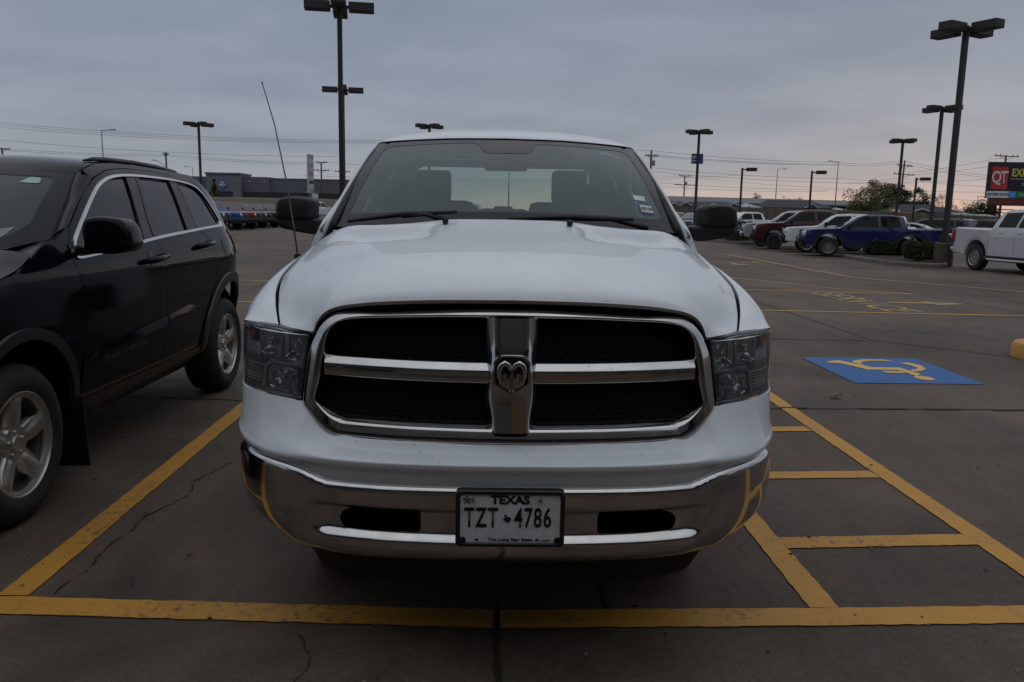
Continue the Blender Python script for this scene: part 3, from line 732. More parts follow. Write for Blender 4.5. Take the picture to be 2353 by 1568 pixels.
# overhead wires
WL = [((-77.77, 130, 14.14), (-16.4, 130, 12.66)), ((-77.79, 130, 13.81), (-16.4, 130, 12.45)), ((-77.83, 130, 13.41), (-16.4, 130, 12.3)), ((-80.33, 134, 11.77), (-25.8, 134, 10.26)), ((-81.6, 136, 10.61), (-56.1, 140, 10.4)), ((-81.6, 136, 10.33), (-56.1, 140, 10.1)),
      ((-56.1, 140, 10.4), (-33.4, 158, 10.6)), ((-56.1, 140, 10.1), (-33.4, 158, 10.3)), ((-33.45, 158, 10.75), (-19, 158, 10.3)), ((-33.45, 158, 9.2), (-19, 158, 8.7)), ((-64, 160, 5.24), (-33.9, 160, 5.66)), ((-62, 172, 7.0), (-20, 172, 7.3)), ((-39.43, 170, 8.6), (52, 170, 10.4))]
WR = [((18.43, 116, 10.98), (22.65, 116, 10.85)), ((22.65, 116, 10.85), (50, 116, 9.72)), ((22.65, 116, 10.3), (50.03, 116, 9.47)), ((22.65, 116, 10.1), (50.04, 116, 9.35)), ((21.77, 120, 8.82), (52.76, 120, 7.64)), ((23.58, 130, 8.8), (67.56, 130, 7.52)), ((35.49, 180, 10.47), (42.7, 180, 10.52)),
      ((26.2, 140, 7.43), (71.8, 140, 6.92)), ((43, 183, 10.6), (95, 183, 8.4)), ((50, 116, 9.72), (71.5, 140, 12.0)), ((50.03, 116, 9.47), (71.5, 140, 11.6)), ((52.7, 120, 7.64), (71.5, 140, 9.0)), ((71.5, 140, 11.9), (83.8, 135, 9.39)), ((71.5, 140, 11.4), (83.8, 135, 9.03)),
      ((72.0, 138, 9.8), (80.6, 126, 11.8)), ((72.0, 138, 9.4), (80, 126, 10.6)), ((71.6, 140, 8.8), (84, 130, 7.2)), ((71.6, 140, 8.2), (84, 130, 8.9)), ((71.6, 140, 7.0), (84.1, 135, 6.64)), ((60.3, 140, 7.88), (71.6, 140, 8.57)), ((28, 150, 7.2), (62.6, 150, 6.76)), ((71.6, 140, 6.0), (90, 132, 5.0))]
for lst, lab, gr in ((WL, 'thin dark overhead wire crossing the sky left of the white cab', 'overhead wires on the left'), (WR, 'thin dark overhead wire crossing the sky right of the white cab', 'overhead wires on the right')):
    for a, b in lst:
        a = Vector(a); b = Vector(b); L = (b-a).length; sag = L*.012
        m = MB(); m.tube([a.lerp(b, t/8)-Vector((0, 0, sag*(1-(2*t/8-1)**2))) for t in range(9)], .020, 4)
        o = m.build('overhead_wire', WIREM); tag(o, lab, 'wire', gr); rebase(o, a)

# ---------------------------------------------------------------- buildings
ST1 = plain('store_wall_grey', (.155, .163, .185), .85, 0, .08, .15); ST2 = plain('store_wall_dark', (.115, .122, .14), .85, 0, .1, .2); STB = plain('store_base_dark', (.030, .031, .036), .85)
SBLUE = plain('store_sign_blue', (.03, .14, .42), .4); SWHITE = plain('store_sign_white', (.60, .66, .72), .5)
root = empty('store'); tag(root, 'long grey flat roofed store with a blue diamond sign', 'store')
m = MB(); m.box((-59.6, 184, 4.5), (7.5, 8, 9.0)); m.box((-59.6, 183.9, 9.1), (7.9, 8.4, .3)); m.build('entrance_tower', ST1, root)
m = MB(); m.box((-69, 187, 4.2), (11.2, 10, 8.4)); m.build('front_wall', ST2, root)
m = MB(); m.box((-52.9, 185.5, 4.25), (6.0, 8, 8.5)); m.build('front_wall', ST2, root)
m = MB(); m.box((-33, 186, 4.1), (33.8, 8, 8.2)); m.box((-33, 186, 8.25), (34, 8.2, .16)); m.build('side_wall', ST2, root)
m = MB(); m.box((-33, 181.9, 2.6), (33.9, .16, 5.2)); m.box((-52.9, 181.4, 2.6), (5.9, .16, 5.2)); m.build('wainscot', STB, root)
m = MB(); m.box((-59.2, 179.95, 2.6), (3.2, .12, 5.2)); m.build('entrance', STB, root)
m = MB(); m.add([(-59.74+dx*1.02, 179.85-k*.12, 6.72+dz*1.12) for k in (0, 1) for dx, dz in ((0, -1), (1, 0), (0, 1), (-1, 0))], [(4, 5, 6, 7), (3, 2, 1, 0), (0, 1, 5, 4), (1, 2, 6, 5), (2, 3, 7, 6), (3, 0, 4, 7)]); sg = m.build('sign', SBLUE, root)
text_mesh('lettering', "Sam's", SWHITE, sg, .68, frame_mat((-59.72, 179.70, 6.62), (1, 0, 0), (0, 0, 1)), .98, bold=.02)
m = MB(); m.lathe([(0, .12), (0, .30)], (-59.72, 179.71, 7.15), (0, -1, 0), 20, a0=.6, a1=5.6); m.build('emblem', SWHITE, sg)
for x in (-54.2, -50.9): m = MB(); m.box((x, 181.2, 7.5), (.3, .3, .12)); m.build('wall_lamp', plain('pale_wall_lamp', (.7, .72, .74), .4), root)  # plain pale lamp box, emits nothing
m = MB(); m.box((-40, 181.7, 4.6), (1.6, .3, 1.0)); m.build('white_panel', SWHITE, root)
rebase(root, (-50, 184, 0))
root = empty('pylon_sign', (-33.8, 150, 0), R(62)); tag(root, 'tall thin white pylon sign with stacked tenant panels seen nearly edge on', 'sign')
PYW = plain('pylon_cabinet', (.42, .43, .44), .6)
m = MB(); m.box((0, 0, 8.05), (1.35, .42, 7.0)); m.build('cabinet', PYW, root)
m = MB(); m.box((0, 0, 2.3), (.5, .3, 4.5)); m.build('post', plain('pylon_post', (.16, .15, .14), .7), root)
pc = [(.30, .33, .42), (.45, .46, .50), (.25, .30, .45), (.42, .42, .46), (.38, .22, .20), (.42, .40, .44), (.06, .06, .07), (.50, .48, .38), (.20, .30, .26)]
for i, c in enumerate(pc): m = MB(); m.box((.0, -.225, 11.1-i*.76), (1.2, .03, .62)); m.build('tenant_panel', plain('tenant_panel_%d' % i, c, .5), root)
ROOFG = plain('long_roof_grey', (.15, .15, .165), .8, 0, .12, .3); ROOFD = plain('shingle_dark', (.045, .045, .05), .9, 0, .2, 1.5); WALLD = plain('siding_dark', (.040, .040, .044), .85, 0, .1, .5); HGREY = plain('house_siding_grey', (.115, .12, .135), .85, 0, .1, 1)
TRIM = plain('house_trim_white', (.45, .46, .48), .7); WING = dark_glass('house_glass', (.03, .035, .045), .1); TANW = plain('tan_wall', (.24, .19, .14), .9)
root = empty('warehouse'); tag(root, 'very long low grey roofed building across the right horizon', 'warehouse')
m = MB(); m.box((52, 160, 2.2), (64, 12, 4.4)); m.build('wall', WALLD, root)
m = MB(); m.add([(19.5, 152, 4.4), (84.5, 152, 4.3), (84.5, 158, 5.2), (19.5, 158, 5.62), (19.5, 168, 4.4), (84.5, 168, 4.3), (19.5, 152, 4.15), (84.5, 152, 4.05)], [(0, 1, 2, 3), (3, 2, 5, 4), (6, 7, 1, 0), (0, 3, 4), (1, 5, 2)]); m.build('roof', ROOFG, root)
rebase(root, (52, 160, 0))
def house(cx, cy, wd, dp, eave, ridge, label, wall, roof, gables=(), rz=0, name='house', hip=True):
    root = empty(name, (cx, cy, 0), rz); tag(root, label, 'house')
    m = MB(); m.box((0, 0, eave/2), (wd, dp, eave)); m.build('wall', wall, root)
    o = .4; h = dp*.5 if hip else 0; m = MB()
    A = [(-wd/2-o, -dp/2-o, eave-.05), (wd/2+o, -dp/2-o, eave-.05), (wd/2+o, dp/2+o, eave-.05), (-wd/2-o, dp/2+o, eave-.05), (-wd/2-o+h*.5, 0, ridge), (wd/2+o-h, 0, ridge)]
    m.add(A, [(0, 1, 5, 4), (2, 3, 4, 5), (1, 2, 5), (3, 0, 4), (3, 2, 1, 0)]); m.build('roof', roof, root)
    for gx, gw, gh, hd in gables:
        m = MB(); y = -dp/2-.6; zt = eave-.06
        m.add([(gx-gw/2, y, zt), (gx+gw/2, y, zt), (gx, y, zt+gh), (gx-gw/2, y+3, zt), (gx+gw/2, y+3, zt), (gx, y+3, zt+gh)], [(0, 1, 2), (1, 4, 5, 2), (3, 0, 2, 5), (4, 3, 5)]); g_ = m.build('gable', roof, root)
        t = MB()
        for s in (-1, 1): t.tube([(gx+s*gw/2, y-.05, zt), (gx, y-.05, zt+gh)], .07, 4)
        t.tube([(gx, y-.05, zt+gh*.25), (gx, y-.05, zt+gh)], .04, 4)
        t.build('trim', TRIM, g_)
    for k in range(int(wd/3)):
        x = -wd/2+1.5+k*3; f = MB(); f.box((x, -dp/2-.04, eave-.5), (1.3, .1, .8)); f_o = f.build('window', TRIM, root)
        q = MB(); q.box((x-.3, -dp/2-.10, eave-.5), (.5, .05, .62)); q.box((x+.3, -dp/2-.10, eave-.5), (.5, .05, .62)); q.build('pane', WING, f_o)
    return root
house(42.6, 113, 9.2, 5.4, 3.1, 4.15, 'grey house with a long dark roof and a white trimmed gable', HGREY, ROOFD, [(1.5, 1.9, .62, 1)])
house(26.0, 113, 5, 5, 3.12, 3.7, 'small dark roofed house with two little gables beside the blue sign post', HGREY, ROOFD, [(-1.0, 1.1, .42, 1), (.6, 1.6, .5, 1)])
house(32.0, 114, 7, 5, 3.15, 3.75, 'dark low roofed house directly above the right wing mirror', HGREY, ROOFD, [(-1.2, 1.5, .35, 1), (1.6, 1.6, .45, 1)])
house(36.0, 112, 2.6, 4, 2.9, 3.58, 'pale metal roofed shed left of the gabled grey house', TANW, plain('shed_roof', (.32, .33, .34), .6), ())
house(48.8, 112, 2.4, 4, 2.8, 3.2, 'small white shed right of the gabled grey house', HGREY, plain('shed_roof_pale', (.33, .34, .36), .6), ())
house(53.6, 99, 7.4, 6, 2.7, 3.6, 'broad black roofed building behind the fence at right', HGREY, plain('black_roof', (.022, .025, .032), .85), [(-1.6, 2.2, .4, 1)])
house(50.6, 97, 2.9, 3, 2.5, 2.95, 'small red shed with an orange metal roof behind the fence', plain('red_siding', (.16, .045, .035), .8), plain('orange_roof', (.42, .20, .13), .7), (), hip=False)
house(55.9, 94, 3.6, 3, 2.2, 2.62, 'low pale roofed shed beside the black roofed building', HGREY, plain('shed_roof_grey', (.20, .22, .23), .6), ())
house(60.0, 96, 3.0, 3, 2.1, 2.5, 'low pale roofed shed under the billboard walkway', HGREY, plain('shed_roof_light', (.34, .34, .35), .6), ())
# billboard
root = empty('billboard', (62.6, 100, 0), R(-6)); tag(root, 'large black billboard with a red square logo and yellow lettering on a maroon column', 'billboard')
BBK = plain('billboard_black', (.006, .006, .008), .5); BRED = plain('billboard_red', (.48, .022, .02), .5); BWH = plain('billboard_white', (.60, .62, .66), .5); BYE = plain('billboard_yellow', (.62, .60, .05), .5); BGR = plain('billboard_green', (.02, .16, .05), .5); BBL = plain('billboard_blue', (.05, .22, .60), .5); MAR = plain('maroon_steel', (.060, .016, .014), .7); BRK = plain('billboard_brick', (.15, .040, .024), .85, 0, .3, 5)
m = MB(); m.box((4.6, .2, 6.85), (9.4, .4, 4.5)); m.build('panel', BBK, root)
pl = [tuple(p) for p in rnd([(.28, 5.7), (2.26, 5.7), (2.26, 8.5), (.28, 8.5)], .25, 4)]
m = MB(); n = len(pl); m.add([(x, -.06, z) for x, z in pl]+[(x, .02, z) for x, z in pl], [tuple(range(n))]+[(i, n+i, n+(i+1) % n, (i+1) % n) for i in range(n)]); lg = m.build('logo', BRED, root)
text_mesh('logo_letters', 'QT', BWH, lg, 2.05, frame_mat((1.26, -.10, 7.15), (1, 0, 0), (0, 0, 1)), .72, bold=.045, space=.82)
text_mesh('lettering', 'EXIT', BYE, root, 1.32, frame_mat((3.75, -.03, 7.75), (1, 0, 0), (0, 0, 1)), .78, bold=.03)
text_mesh('lettering', '12 MI', BWH, root, .62, frame_mat((4.6, -.03, 6.40), (1, 0, 0), (0, 0, 1)), .85, bold=.006)
m = MB(); m.box((4.6, -.02, 7.02), (4.0, .03, .05)); m.build('divider', BWH, root)
m = MB(); m.box((1.22, -.05, 5.06), (2.62, .12, .84)); sw = m.build('footer_strip', BWH, root); text_mesh('lettering', 'CERTIFIED SCALES', BBK, sw, .40, frame_mat((1.24, -.125, 5.06), (1, 0, 0), (.0, 0, 1)), .80, bold=.012)
m = MB(); m.box((2.98, -.05, 5.06), (.88, .12, .84)); sw = m.build('footer_strip', BBL, root); text_mesh('lettering', 'DEF', BWH, sw, .40, frame_mat((2.98, -.125, 5.06), (1, 0, 0), (0, 0, 1)), .85)
m = MB(); m.box((6.35, -.05, 5.06), (5.84, .12, .84)); sw = m.build('footer_strip', BGR, root); text_mesh('lettering', 'TRUCK', BWH, sw, .42, frame_mat((4.35, -.125, 5.06), (1, 0, 0), (0, 0, 1)), .85)
m = MB(); m.box((4.8, .1, 4.22), (9.2, .3, .80)); m.build('brick_skirt', BRK, root)
m = MB(); m.box((4.4, -.5, 3.74), (10.2, 1.2, .14)); m.build('catwalk', BBK, root)
m = MB()
for a, b in (((-1.4, -.6, 4.75), (-.05, -.6, 4.68)), ((-1.4, -.6, 4.75), (-1.3, -.6, 4.0)), ((-1.3, -.6, 4.3), (-.05, -.6, 4.3)), ((-.6, -.6, 3.8), (-.6, -.6, 4.7)), ((-1.3, -.6, 4.0), (-.5, -.6, 3.75)), ((-.05, -.6, 3.75), (-.05, -.6, 4.7))): m.tube([a, b], .035, 5)
m.build('railing', GALV, root)
m = MB(); m.lathe([(0, .52), (3.7, .52)], (.95, .4, 0), (0, 0, 1), 18); m.build('column', MAR, root, smooth=True)
m = MB()
for i in range(5): m.box((2.6, 1.2, 1.6+i*.4), (4.5, .1, .12))
m.build('rear_frame', GALV, root)
# ---------------------------------------------------------------- parked vehicles in the lot
CGLASS = dark_glass('car_glass', (.007, .008, .009), .06, .18); WSGLASS = plain('windshield_glass', (.045, .055, .055), .05, 0, .2, 2, spec=.8)
SHEET = plain('window_sticker', (.55, .58, .56), .6)
def arch(yc, r, z0, n=9):
    """wheel arch notch, listed from high y to low y"""
    h = math.acos(max(-1, min(1, (z0-r*1.0+.0)/r*0))) if 0 else 0
    return [(yc+r*math.cos(t), z0+r*math.sin(t)*1.02) for t in [math.pi*i/(n-1) for i in range(n)]]
_wh = {}
def wheel_meshes(r, rr, wd, style):
    k = (round(r, 3), round(rr, 3), wd, style)
    if k in _wh: return _wh[k]
    m = MB(); m.lathe([(-wd/2, rr), (-wd/2-.01, rr+.03), (-wd/2-.005, r-.05), (-wd/2+.03, r-.008), (0, r), (wd/2-.03, r-.008), (wd/2, r-.05), (wd/2, rr)], (0, 0, 0), (1, 0, 0), 30)
    o = m.build('tyre', RUBBER, auto=50); tm = o.data; bpy.data.objects.remove(o)
    m = MB(); ns = {'five': 5, 'six': 6, 'multi': 10, 'chrome': 7}.get(style, 6); mat = {'black': 1}.get(style, 0)
    m.lathe([(-wd/2+.005, rr+.005), (-wd/2-.004, rr-.005), (-wd/2+.012, rr-.022), (wd/4, rr-.03)], (0, 0, 0), (1, 0, 0), 30, m=0)
    m.lathe([(-wd/2+.10, 0), (-wd/2+.10, rr-.02)], (0, 0, 0), (1, 0, 0), 24, m=1)
    m.lathe([(-wd/2+.005, 0), (-wd/2+.005, rr*.16), (-wd/2+.02, rr*.24), (-wd/2+.09, rr*.26)], (0, 0, 0), (1, 0, 0), 20, m=0)
    for i in range(ns):
        a = 2*math.pi*i/ns
        for da in ((-.10, .10) if ns < 8 else (0,)):
            p0 = (a+da*1.2, rr*.18); p1 = (a+da*(2.6 if ns < 8 else 1), rr-.012); hw = .028 if ns < 8 else .022
            V = []
            for (t, q, x) in ((p0[0], p0[1], -wd/2+.012), (p1[0], p1[1], -wd/2+.006)):
                d = Vector((0, math.cos(t), math.sin(t))); s = Vector((0, -math.sin(t), math.cos(t)))
                for e in (-1, 1):
                    V += [d*q+s*hw*e+Vector((x, 0, 0)), d*q+s*hw*e*1.5+Vector((x+.05, 0, 0))]
            m.add(V, [(0, 2, 6, 4), (0, 4, 5, 1), (2, 3, 7, 6)], 0)
    o = m.build('rim', [ALLOY if style != 'dark' else HUB, VOID], auto=30); rm = o.data; bpy.data.objects.remove(o)
    _wh[k] = (tm, rm); return _wh[k]
def put_wheels(root, ys, w, r, rr, wd=.24, style='six', tyre='tyre'):
    tm, rm = wheel_meshes(r, rr, wd, style)
    for y in ys:
        for s in (-1, 1):
            t = bpy.data.objects.new('tyre', tm); COL.objects.link(t); t.parent = root; t.location = (s*(w-wd/2+.005), y, r)
            if s > 0: t.rotation_euler = (0, 0, math.pi)
            q = bpy.data.objects.new('rim', rm); COL.objects.link(q); q.parent = t
class Car:
    def __init__(s, name, label, cat, group, prof, w, zb, tum, paint, L, taper=.06, insets=((0, .055), (.02, .018), (.065, 0))):
        s.root = empty(name); tag(s.root, label, cat, group); s.w, s.zb, s.tum, s.L, s.taper = w, zb, tum, L, taper
        prof = [Vector(p) for p in prof]; n = len(prof)
        A = sum(prof[i].x*prof[(i+1) % n].y-prof[(i+1) % n].x*prof[i].y for i in range(n))
        if A < 0: prof.reverse()
        nrm = []
        for i in range(n):
            a = (prof[i]-prof[i-1]); b = (prof[(i+1) % n]-prof[i]); a.normalize(); b.normalize(); q = (a+b)
            q = q.normalized() if q.length > 1e-6 else a
            nrm.append(Vector((-q.y, q.x)))
        layers = [(-w+dx, ins) for dx, ins in insets]+[(w-dx, ins) for dx, ins in reversed(insets)]
        V = []; F = []
        for (x, ins) in layers:
            for p, q in zip(prof, nrm):
                yz = p+q*ins; V.append(s.map(x, yz.x, yz.y))
        for k in range(len(layers)-1):
            for i in range(n): F.append((k*n+i, (k+1)*n+i, (k+1)*n+(i+1) % n, k*n+(i+1) % n))
        for (k, sg) in ((0, -1), (len(layers)-1, 1)):
            pl = [tuple(p+q*layers[k][1]) for p, q in zip(prof, nrm)]
            P2, FF, _ = tri2d(pl, res=.16); o = len(V); V += [s.map(layers[k][0], a, b) for a, b in P2]
            F += [tuple(i+o for i in (f if sg > 0 else reversed(f))) for f in FF]
        ob = mesh('body', V, F, paint, s.root); bm = bmesh.new(); bm.from_mesh(ob.data); bmesh.ops.remove_doubles(bm, verts=bm.verts[:], dist=.002); bmesh.ops.recalc_face_normals(bm, faces=bm.faces[:]); bm.to_mesh(ob.data); bm.free()
        ob.data.shade_smooth(); ob.data.set_sharp_from_angle(angle=R(32)); s.body = ob
    def k(s, y, z):
        t = abs(2*y/s.L-1); return (1-s.tum*max(0, z-s.zb)/s.w)*(1-s.taper*t**5)
    def map(s, x, y, z): return Vector((x*s.k(y, z), y, z))
    def side(s, name, poly, mat, off=.004, both=True, parent=None, thick=.0):
        for sg in ((-1, 1) if both else (both or 1,)):
            m = MB(); P2, F, _ = tri2d(poly, res=.3)
            V = [s.map(sg*s.w, y, z)+Vector((sg*off, 0, 0)) for y, z in P2]
            m.add(V, F); m.build(name, mat, parent or s.root)
    def cross(s, name, a, b, hw, mat, off=.006, n=6, hw2=None, parent=None):
        """a sheet across the car between profile points a and b"""
        a = Vector(a); b = Vector(b); d = (b-a).normalized(); nn = Vector((-d.y, d.x)); V = []; F = []
        for j in range(2):
            p = (a, b)[j]+nn*off; h = (hw, hw2 or hw)[j]
            for i in range(n+1): V.append(s.map(h*(2*i/n-1), p.x, p.y))
        for i in range(n): F.append((i, i+1, n+2+i, n+1+i))
        return mesh(name, V, F, mat, parent or s.root)
    def block(s, name, c, d, mat, bev=.02, parent=None, rz=0):
        m = MB(); m.box(c, d, rz, bev=bev); return m.build(name, mat, parent or s.root, auto=40)
    def pair(s, name, c, d, mat, bev=.015, rz=0, parent=None):
        return [s.block(name, (sg*c[0], c[1], c[2]), d, mat, bev, parent, sg*rz) for sg in (-1, 1)]
    def place(s, x, y, ang, z=0, sc=1.0): s.root.location = (x, y, z); s.root.rotation_euler = (0, 0, ang); s.root.scale = (sc, sc, sc)
def seam(c, pts, both=True, w=.008):
    pl = []
    for i, p in enumerate(pts):
        d = Vector(pts[min(i+1, len(pts)-1)])-Vector(pts[max(i-1, 0)]); d.normalize(); n = Vector((-d.y, d.x))*w/2; pl.append((Vector(p)+n, Vector(p)-n))
    return [tuple(a) for a, b in pl]+[tuple(b) for a, b in reversed(pl)]
def pickup(label, paint, group, L=5.85, cab='crew', wheel='six', chromebar=True, flare=None, h=1.92, grille=None, gshape=1):
    k = h/1.92; fa, ra, r = .98, L-1.18, .40; w = .985
    cb = 3.95 if cab == 'crew' else 3.35
    P = [(.03, .52), (-.0, .62), (.0, .86), (.03, 1.12*k), (.12, 1.20*k), (.5, 1.25*k), (1.35, 1.30*k), (2.05, 1.80*k), (2.3, 1.89*k), (2.8, h), (cb-.55, 1.90*k), (cb-.2, 1.82*k), (cb-.02, 1.33*k), (cb+.1, 1.32*k), (L-.1, 1.34*k), (L-.02, 1.28*k), (L-.02, .72), (L+.02, .70), (L+.02, .52), (L-.3, .50)]
    P += arch(ra, .50, .44)+[(ra-.52, .42), (fa+.55, .42)]+arch(fa, .50, .44)+[(fa-.52, .46)]
    c = Car('pickup_truck', label, 'pickup truck', group, P, w, 1.28*k, .42, paint, L)
    zb, zt = 1.36*k, 1.78*k
    dv = [(1.62, zb-.02), (2.14, zt), (2.78, zt+.03), (2.84, zb)]
    c.side('side_window', rnd(dv, .05), CGLASS)
    if cab == 'crew': c.side('side_window', rnd([(2.92, zb), (2.86, zt+.03), (3.56, zt+.01), (3.66, zb)], .05), CGLASS)
    else: c.side('side_window', rnd([(2.92, zb), (2.86, zt+.03), (3.05, zt), (3.1, zb)], .04), CGLASS)
    c.cross('windshield', (1.40, 1.33*k), (2.03, 1.775*k), w*.86, WSGLASS, hw2=w*.88)
    c.cross('rear_window', (cb-.17, 1.74*k), (cb-.06, 1.40*k), w*.70, CGLASS)
    for s_ in ([(1.45, .55), (1.43, 1.25*k), (1.5, 1.33*k)], [(2.88, .46), (2.88, 1.34*k)], [(cb-.25, .95), (cb-.28, 1.33*k)] if cab == 'crew' else [(cb-.3, .6), (cb-.3, 1.3*k)], [(cb+.05, .46), (cb+.04, 1.3*k)]):
        c.side('panel_seam', seam(c, s_), VOID, .003)
    c.side('rocker', [(fa+.58, .40), (ra-.58, .40), (ra-.58, .50), (fa+.58, .50)], BLACKP, .006)
    # front
    gm = grille or (CHROME if chromebar else BLACKP)
    g = c.block('grille', (0, -.005, .98*k), (1.15, .10, .38*k), VOID, .03)
    fr = MB(); 
    for z in (.80, 1.165): fr.box((0, -.04, z*k), (1.22, .07, .05), bev=.015)
    for x in (-.6, .6): fr.box((x, -.04, .98*k), (.05, .07, .40*k), bev=.015)
    if gshape: fr.box((0, -.045, .98*k), (1.15, .05, .04)); fr.box((0, -.045, .98*k), (.10, .05, .36*k))
    fr.build('grille_frame', gm, g, auto=40)
    for hd in c.pair('headlight', (.76, .05, 1.02*k), (.34, .16, .20), LAMPC, .03, .35): c.block('amber_lens', (hd.matrix_world.translation.x+math.copysign(.90, 1)*0, 0, 0), (.001, .001, .001), AMBER, 0, hd) if 0 else None
    c.block('front_bumper', (0, -.06, .66), (1.88, .24, .26), CHROME if chromebar else BLACKP, .06)
    c.block('air_dam', (0, .03, .48), (1.6, .2, .16), BLACKP, .04)
    c.block('rear_bumper', (0, L+.03, .62), (1.86, .20, .18), CHROME if chromebar else BLACKP, .05)
    c.pair('tail_light', (.93, L-.05, 1.08*k), (.13, .10, .42*k), REDL, .03)
    mm_ = c.pair('wing_mirror', (1.08, 1.72, 1.40*k), (.24, .14, .19), BLACKP if not chromebar else CHROME, .05)
    c.pair('door_handle', (w*.985, 2.68, 1.20*k), (.05, .20, .045), paint, .015)
    if cab == 'crew': c.pair('door_handle', (w*.985, cb-.48, 1.20*k), (.05, .20, .045), paint, .015)
    if flare:
        for yc in (fa, ra):
            a1 = [(yc+.60*math.cos(t), .44+.60*math.sin(t)) for t in [math.pi*i/12 for i in range(13)]]; a2 = [(yc+.49*math.cos(t), .44+.50*math.sin(t)) for t in [math.pi*i/12 for i in range(12, -1, -1)]]
            c.side('wheel_flare', a1+a2, flare, .02)
    put_wheels(c.root, (fa, ra), w, r, r*.62, .27, wheel)
    return c
def suv(label, paint, group, L=4.9, h=1.78, wheel='five', name='suv', two_box=True, roofc=None, low=False):
    k = h/1.78; fa, ra, r = .95, L-1.05, .37 if not low else .33; w = .96
    if not low:
        P = [(.03, .45), (0, .6), (.02, .95), (.15, 1.08*k), (.6, 1.14*k), (1.3, 1.19*k), (2.05, 1.66*k), (2.5, 1.75*k), (3.2, h), (L-.7, 1.74*k), (L-.35, 1.67*k), (L-.05, 1.14*k), (L, 1.0*k), (L+.03, .62), (L, .45), (L-.25, .42)]
        zb, zt, y0, y1, ye, yb = 1.22*k, 1.62*k, 1.5, 2.1, L-.55, L-.3
        zs = 1.15*k
    else:
        P = [(.04, .36), (0, .48), (.03, .70), (.2, .80), (.8, .90), (1.45, .95), (2.2, 1.32), (2.75, 1.43), (3.3, 1.42), (4.0, 1.26), (L-.35, 1.03), (L-.05, .98), (L, .80), (L+.02, .5), (L-.05, .34), (L-.3, .32)]
        zb, zt, y0, y1, ye, yb = 1.0, 1.35, 1.68, 2.3, 3.7, 3.9; zs = .95
    P += arch(ra, r+.06, r+.02)+[(ra-r-.08, .30), (fa+r+.08, .30)]+arch(fa, r+.06, r+.02)+[(fa-r-.08, .36)]
    c = Car(name, label, 'suv' if not low else 'sedan', group, P, w, zs, .45, paint, L, .10)
    ym = 2.75
    c.side('side_window', rnd([(y0, zb-.02), (y1, zt-.03), (ym-.05, zt+.02), (ym, zb)], .05), CGLASS)
    c.side('side_window', rnd([(ym+.07, zb), (ym+.03, zt+.02), (ye-.55 if not low else ye-.25, zt if not low else zt-.05), (ye-.45 if not low else ye-.05, zb)], .05), CGLASS)
    if not low: c.side('side_window', rnd([(ye-.36, zb), (ye-.45, zt), (ye+.02, zt-.05), (ye+.12, zb+.02)], .05), CGLASS)
    if low: c.cross('windshield', (1.52, .985), (2.16, 1.30), w*.82, WSGLASS, hw2=w*.84); c.cross('rear_window', (3.36, 1.405), (3.95, 1.27), w*.76, CGLASS)
    else: c.cross('windshield', (1.36, 1.225*k), (2.03, 1.645*k), w*.84, WSGLASS, hw2=w*.86); c.cross('rear_window', (L-.33, 1.63*k), (L-.09, 1.20*k), w*.82, CGLASS)
    for s_ in ([(1.42, .45), (1.40, zb-.08), (1.48, zb)], [(ym+.03, .38), (ym+.03, zb)], [(ye-.5, .8), (ye-.42, zb)]): c.side('panel_seam', seam(c, s_), VOID, .003)
    c.side('rocker', [(fa+.5, .30), (ra-.5, .30), (ra-.5, .40), (fa+.5, .40)], BLACKP, .006)
    zg = .82*k if not low else .62
    c.block('grille', (0, 0, zg), (1.0, .08, .26*k), VOID, .03); c.pair('headlight', (.70, .09, zg+.05), (.36, .2, .16), LAMPC, .04, .4)
    c.block('front_bumper', (0, .02, .46 if not low else .40), (1.7, .16, .18), BLACKP, .04); c.block('rear_bumper', (0, L+.0, .55 if not low else .42), (1.7, .14, .2), BLACKP if not low else paint, .05)
    c.pair('tail_light', (.82, L-.06, 1.03*k if not low else .82), (.20, .12, .24*k if not low else .14), REDL, .03)
    c.pair('wing_mirror', (1.03, y0+.12, zb+.03), (.2, .12, .13), paint, .05); c.pair('door_handle', (w*.985, ym-.2, zb-.13), (.04, .18, .04), paint, .012); c.pair('door_handle', (w*.985, ye-.55, zb-.12), (.04, .18, .04), paint, .012)
    if not low:
        for sg in (-1, 1):
            m = MB(); m.tube([(sg*.60, 2.3, h-.03), (sg*.60, 2.5, h+.03), (sg*.60, L-.9, h+.02), (sg*.60, L-.7, h-.05)], .022, 6); m.build('roof_rail', BLACKP, c.root, smooth=True)
        m = MB(); m.box((0, L-.06, .76*k), (.32, .03, .16)); m.build('number_plate', SHEET, c.root)
    put_wheels(c.root, (fa, ra), w, r, r*.66, .23, wheel); return c
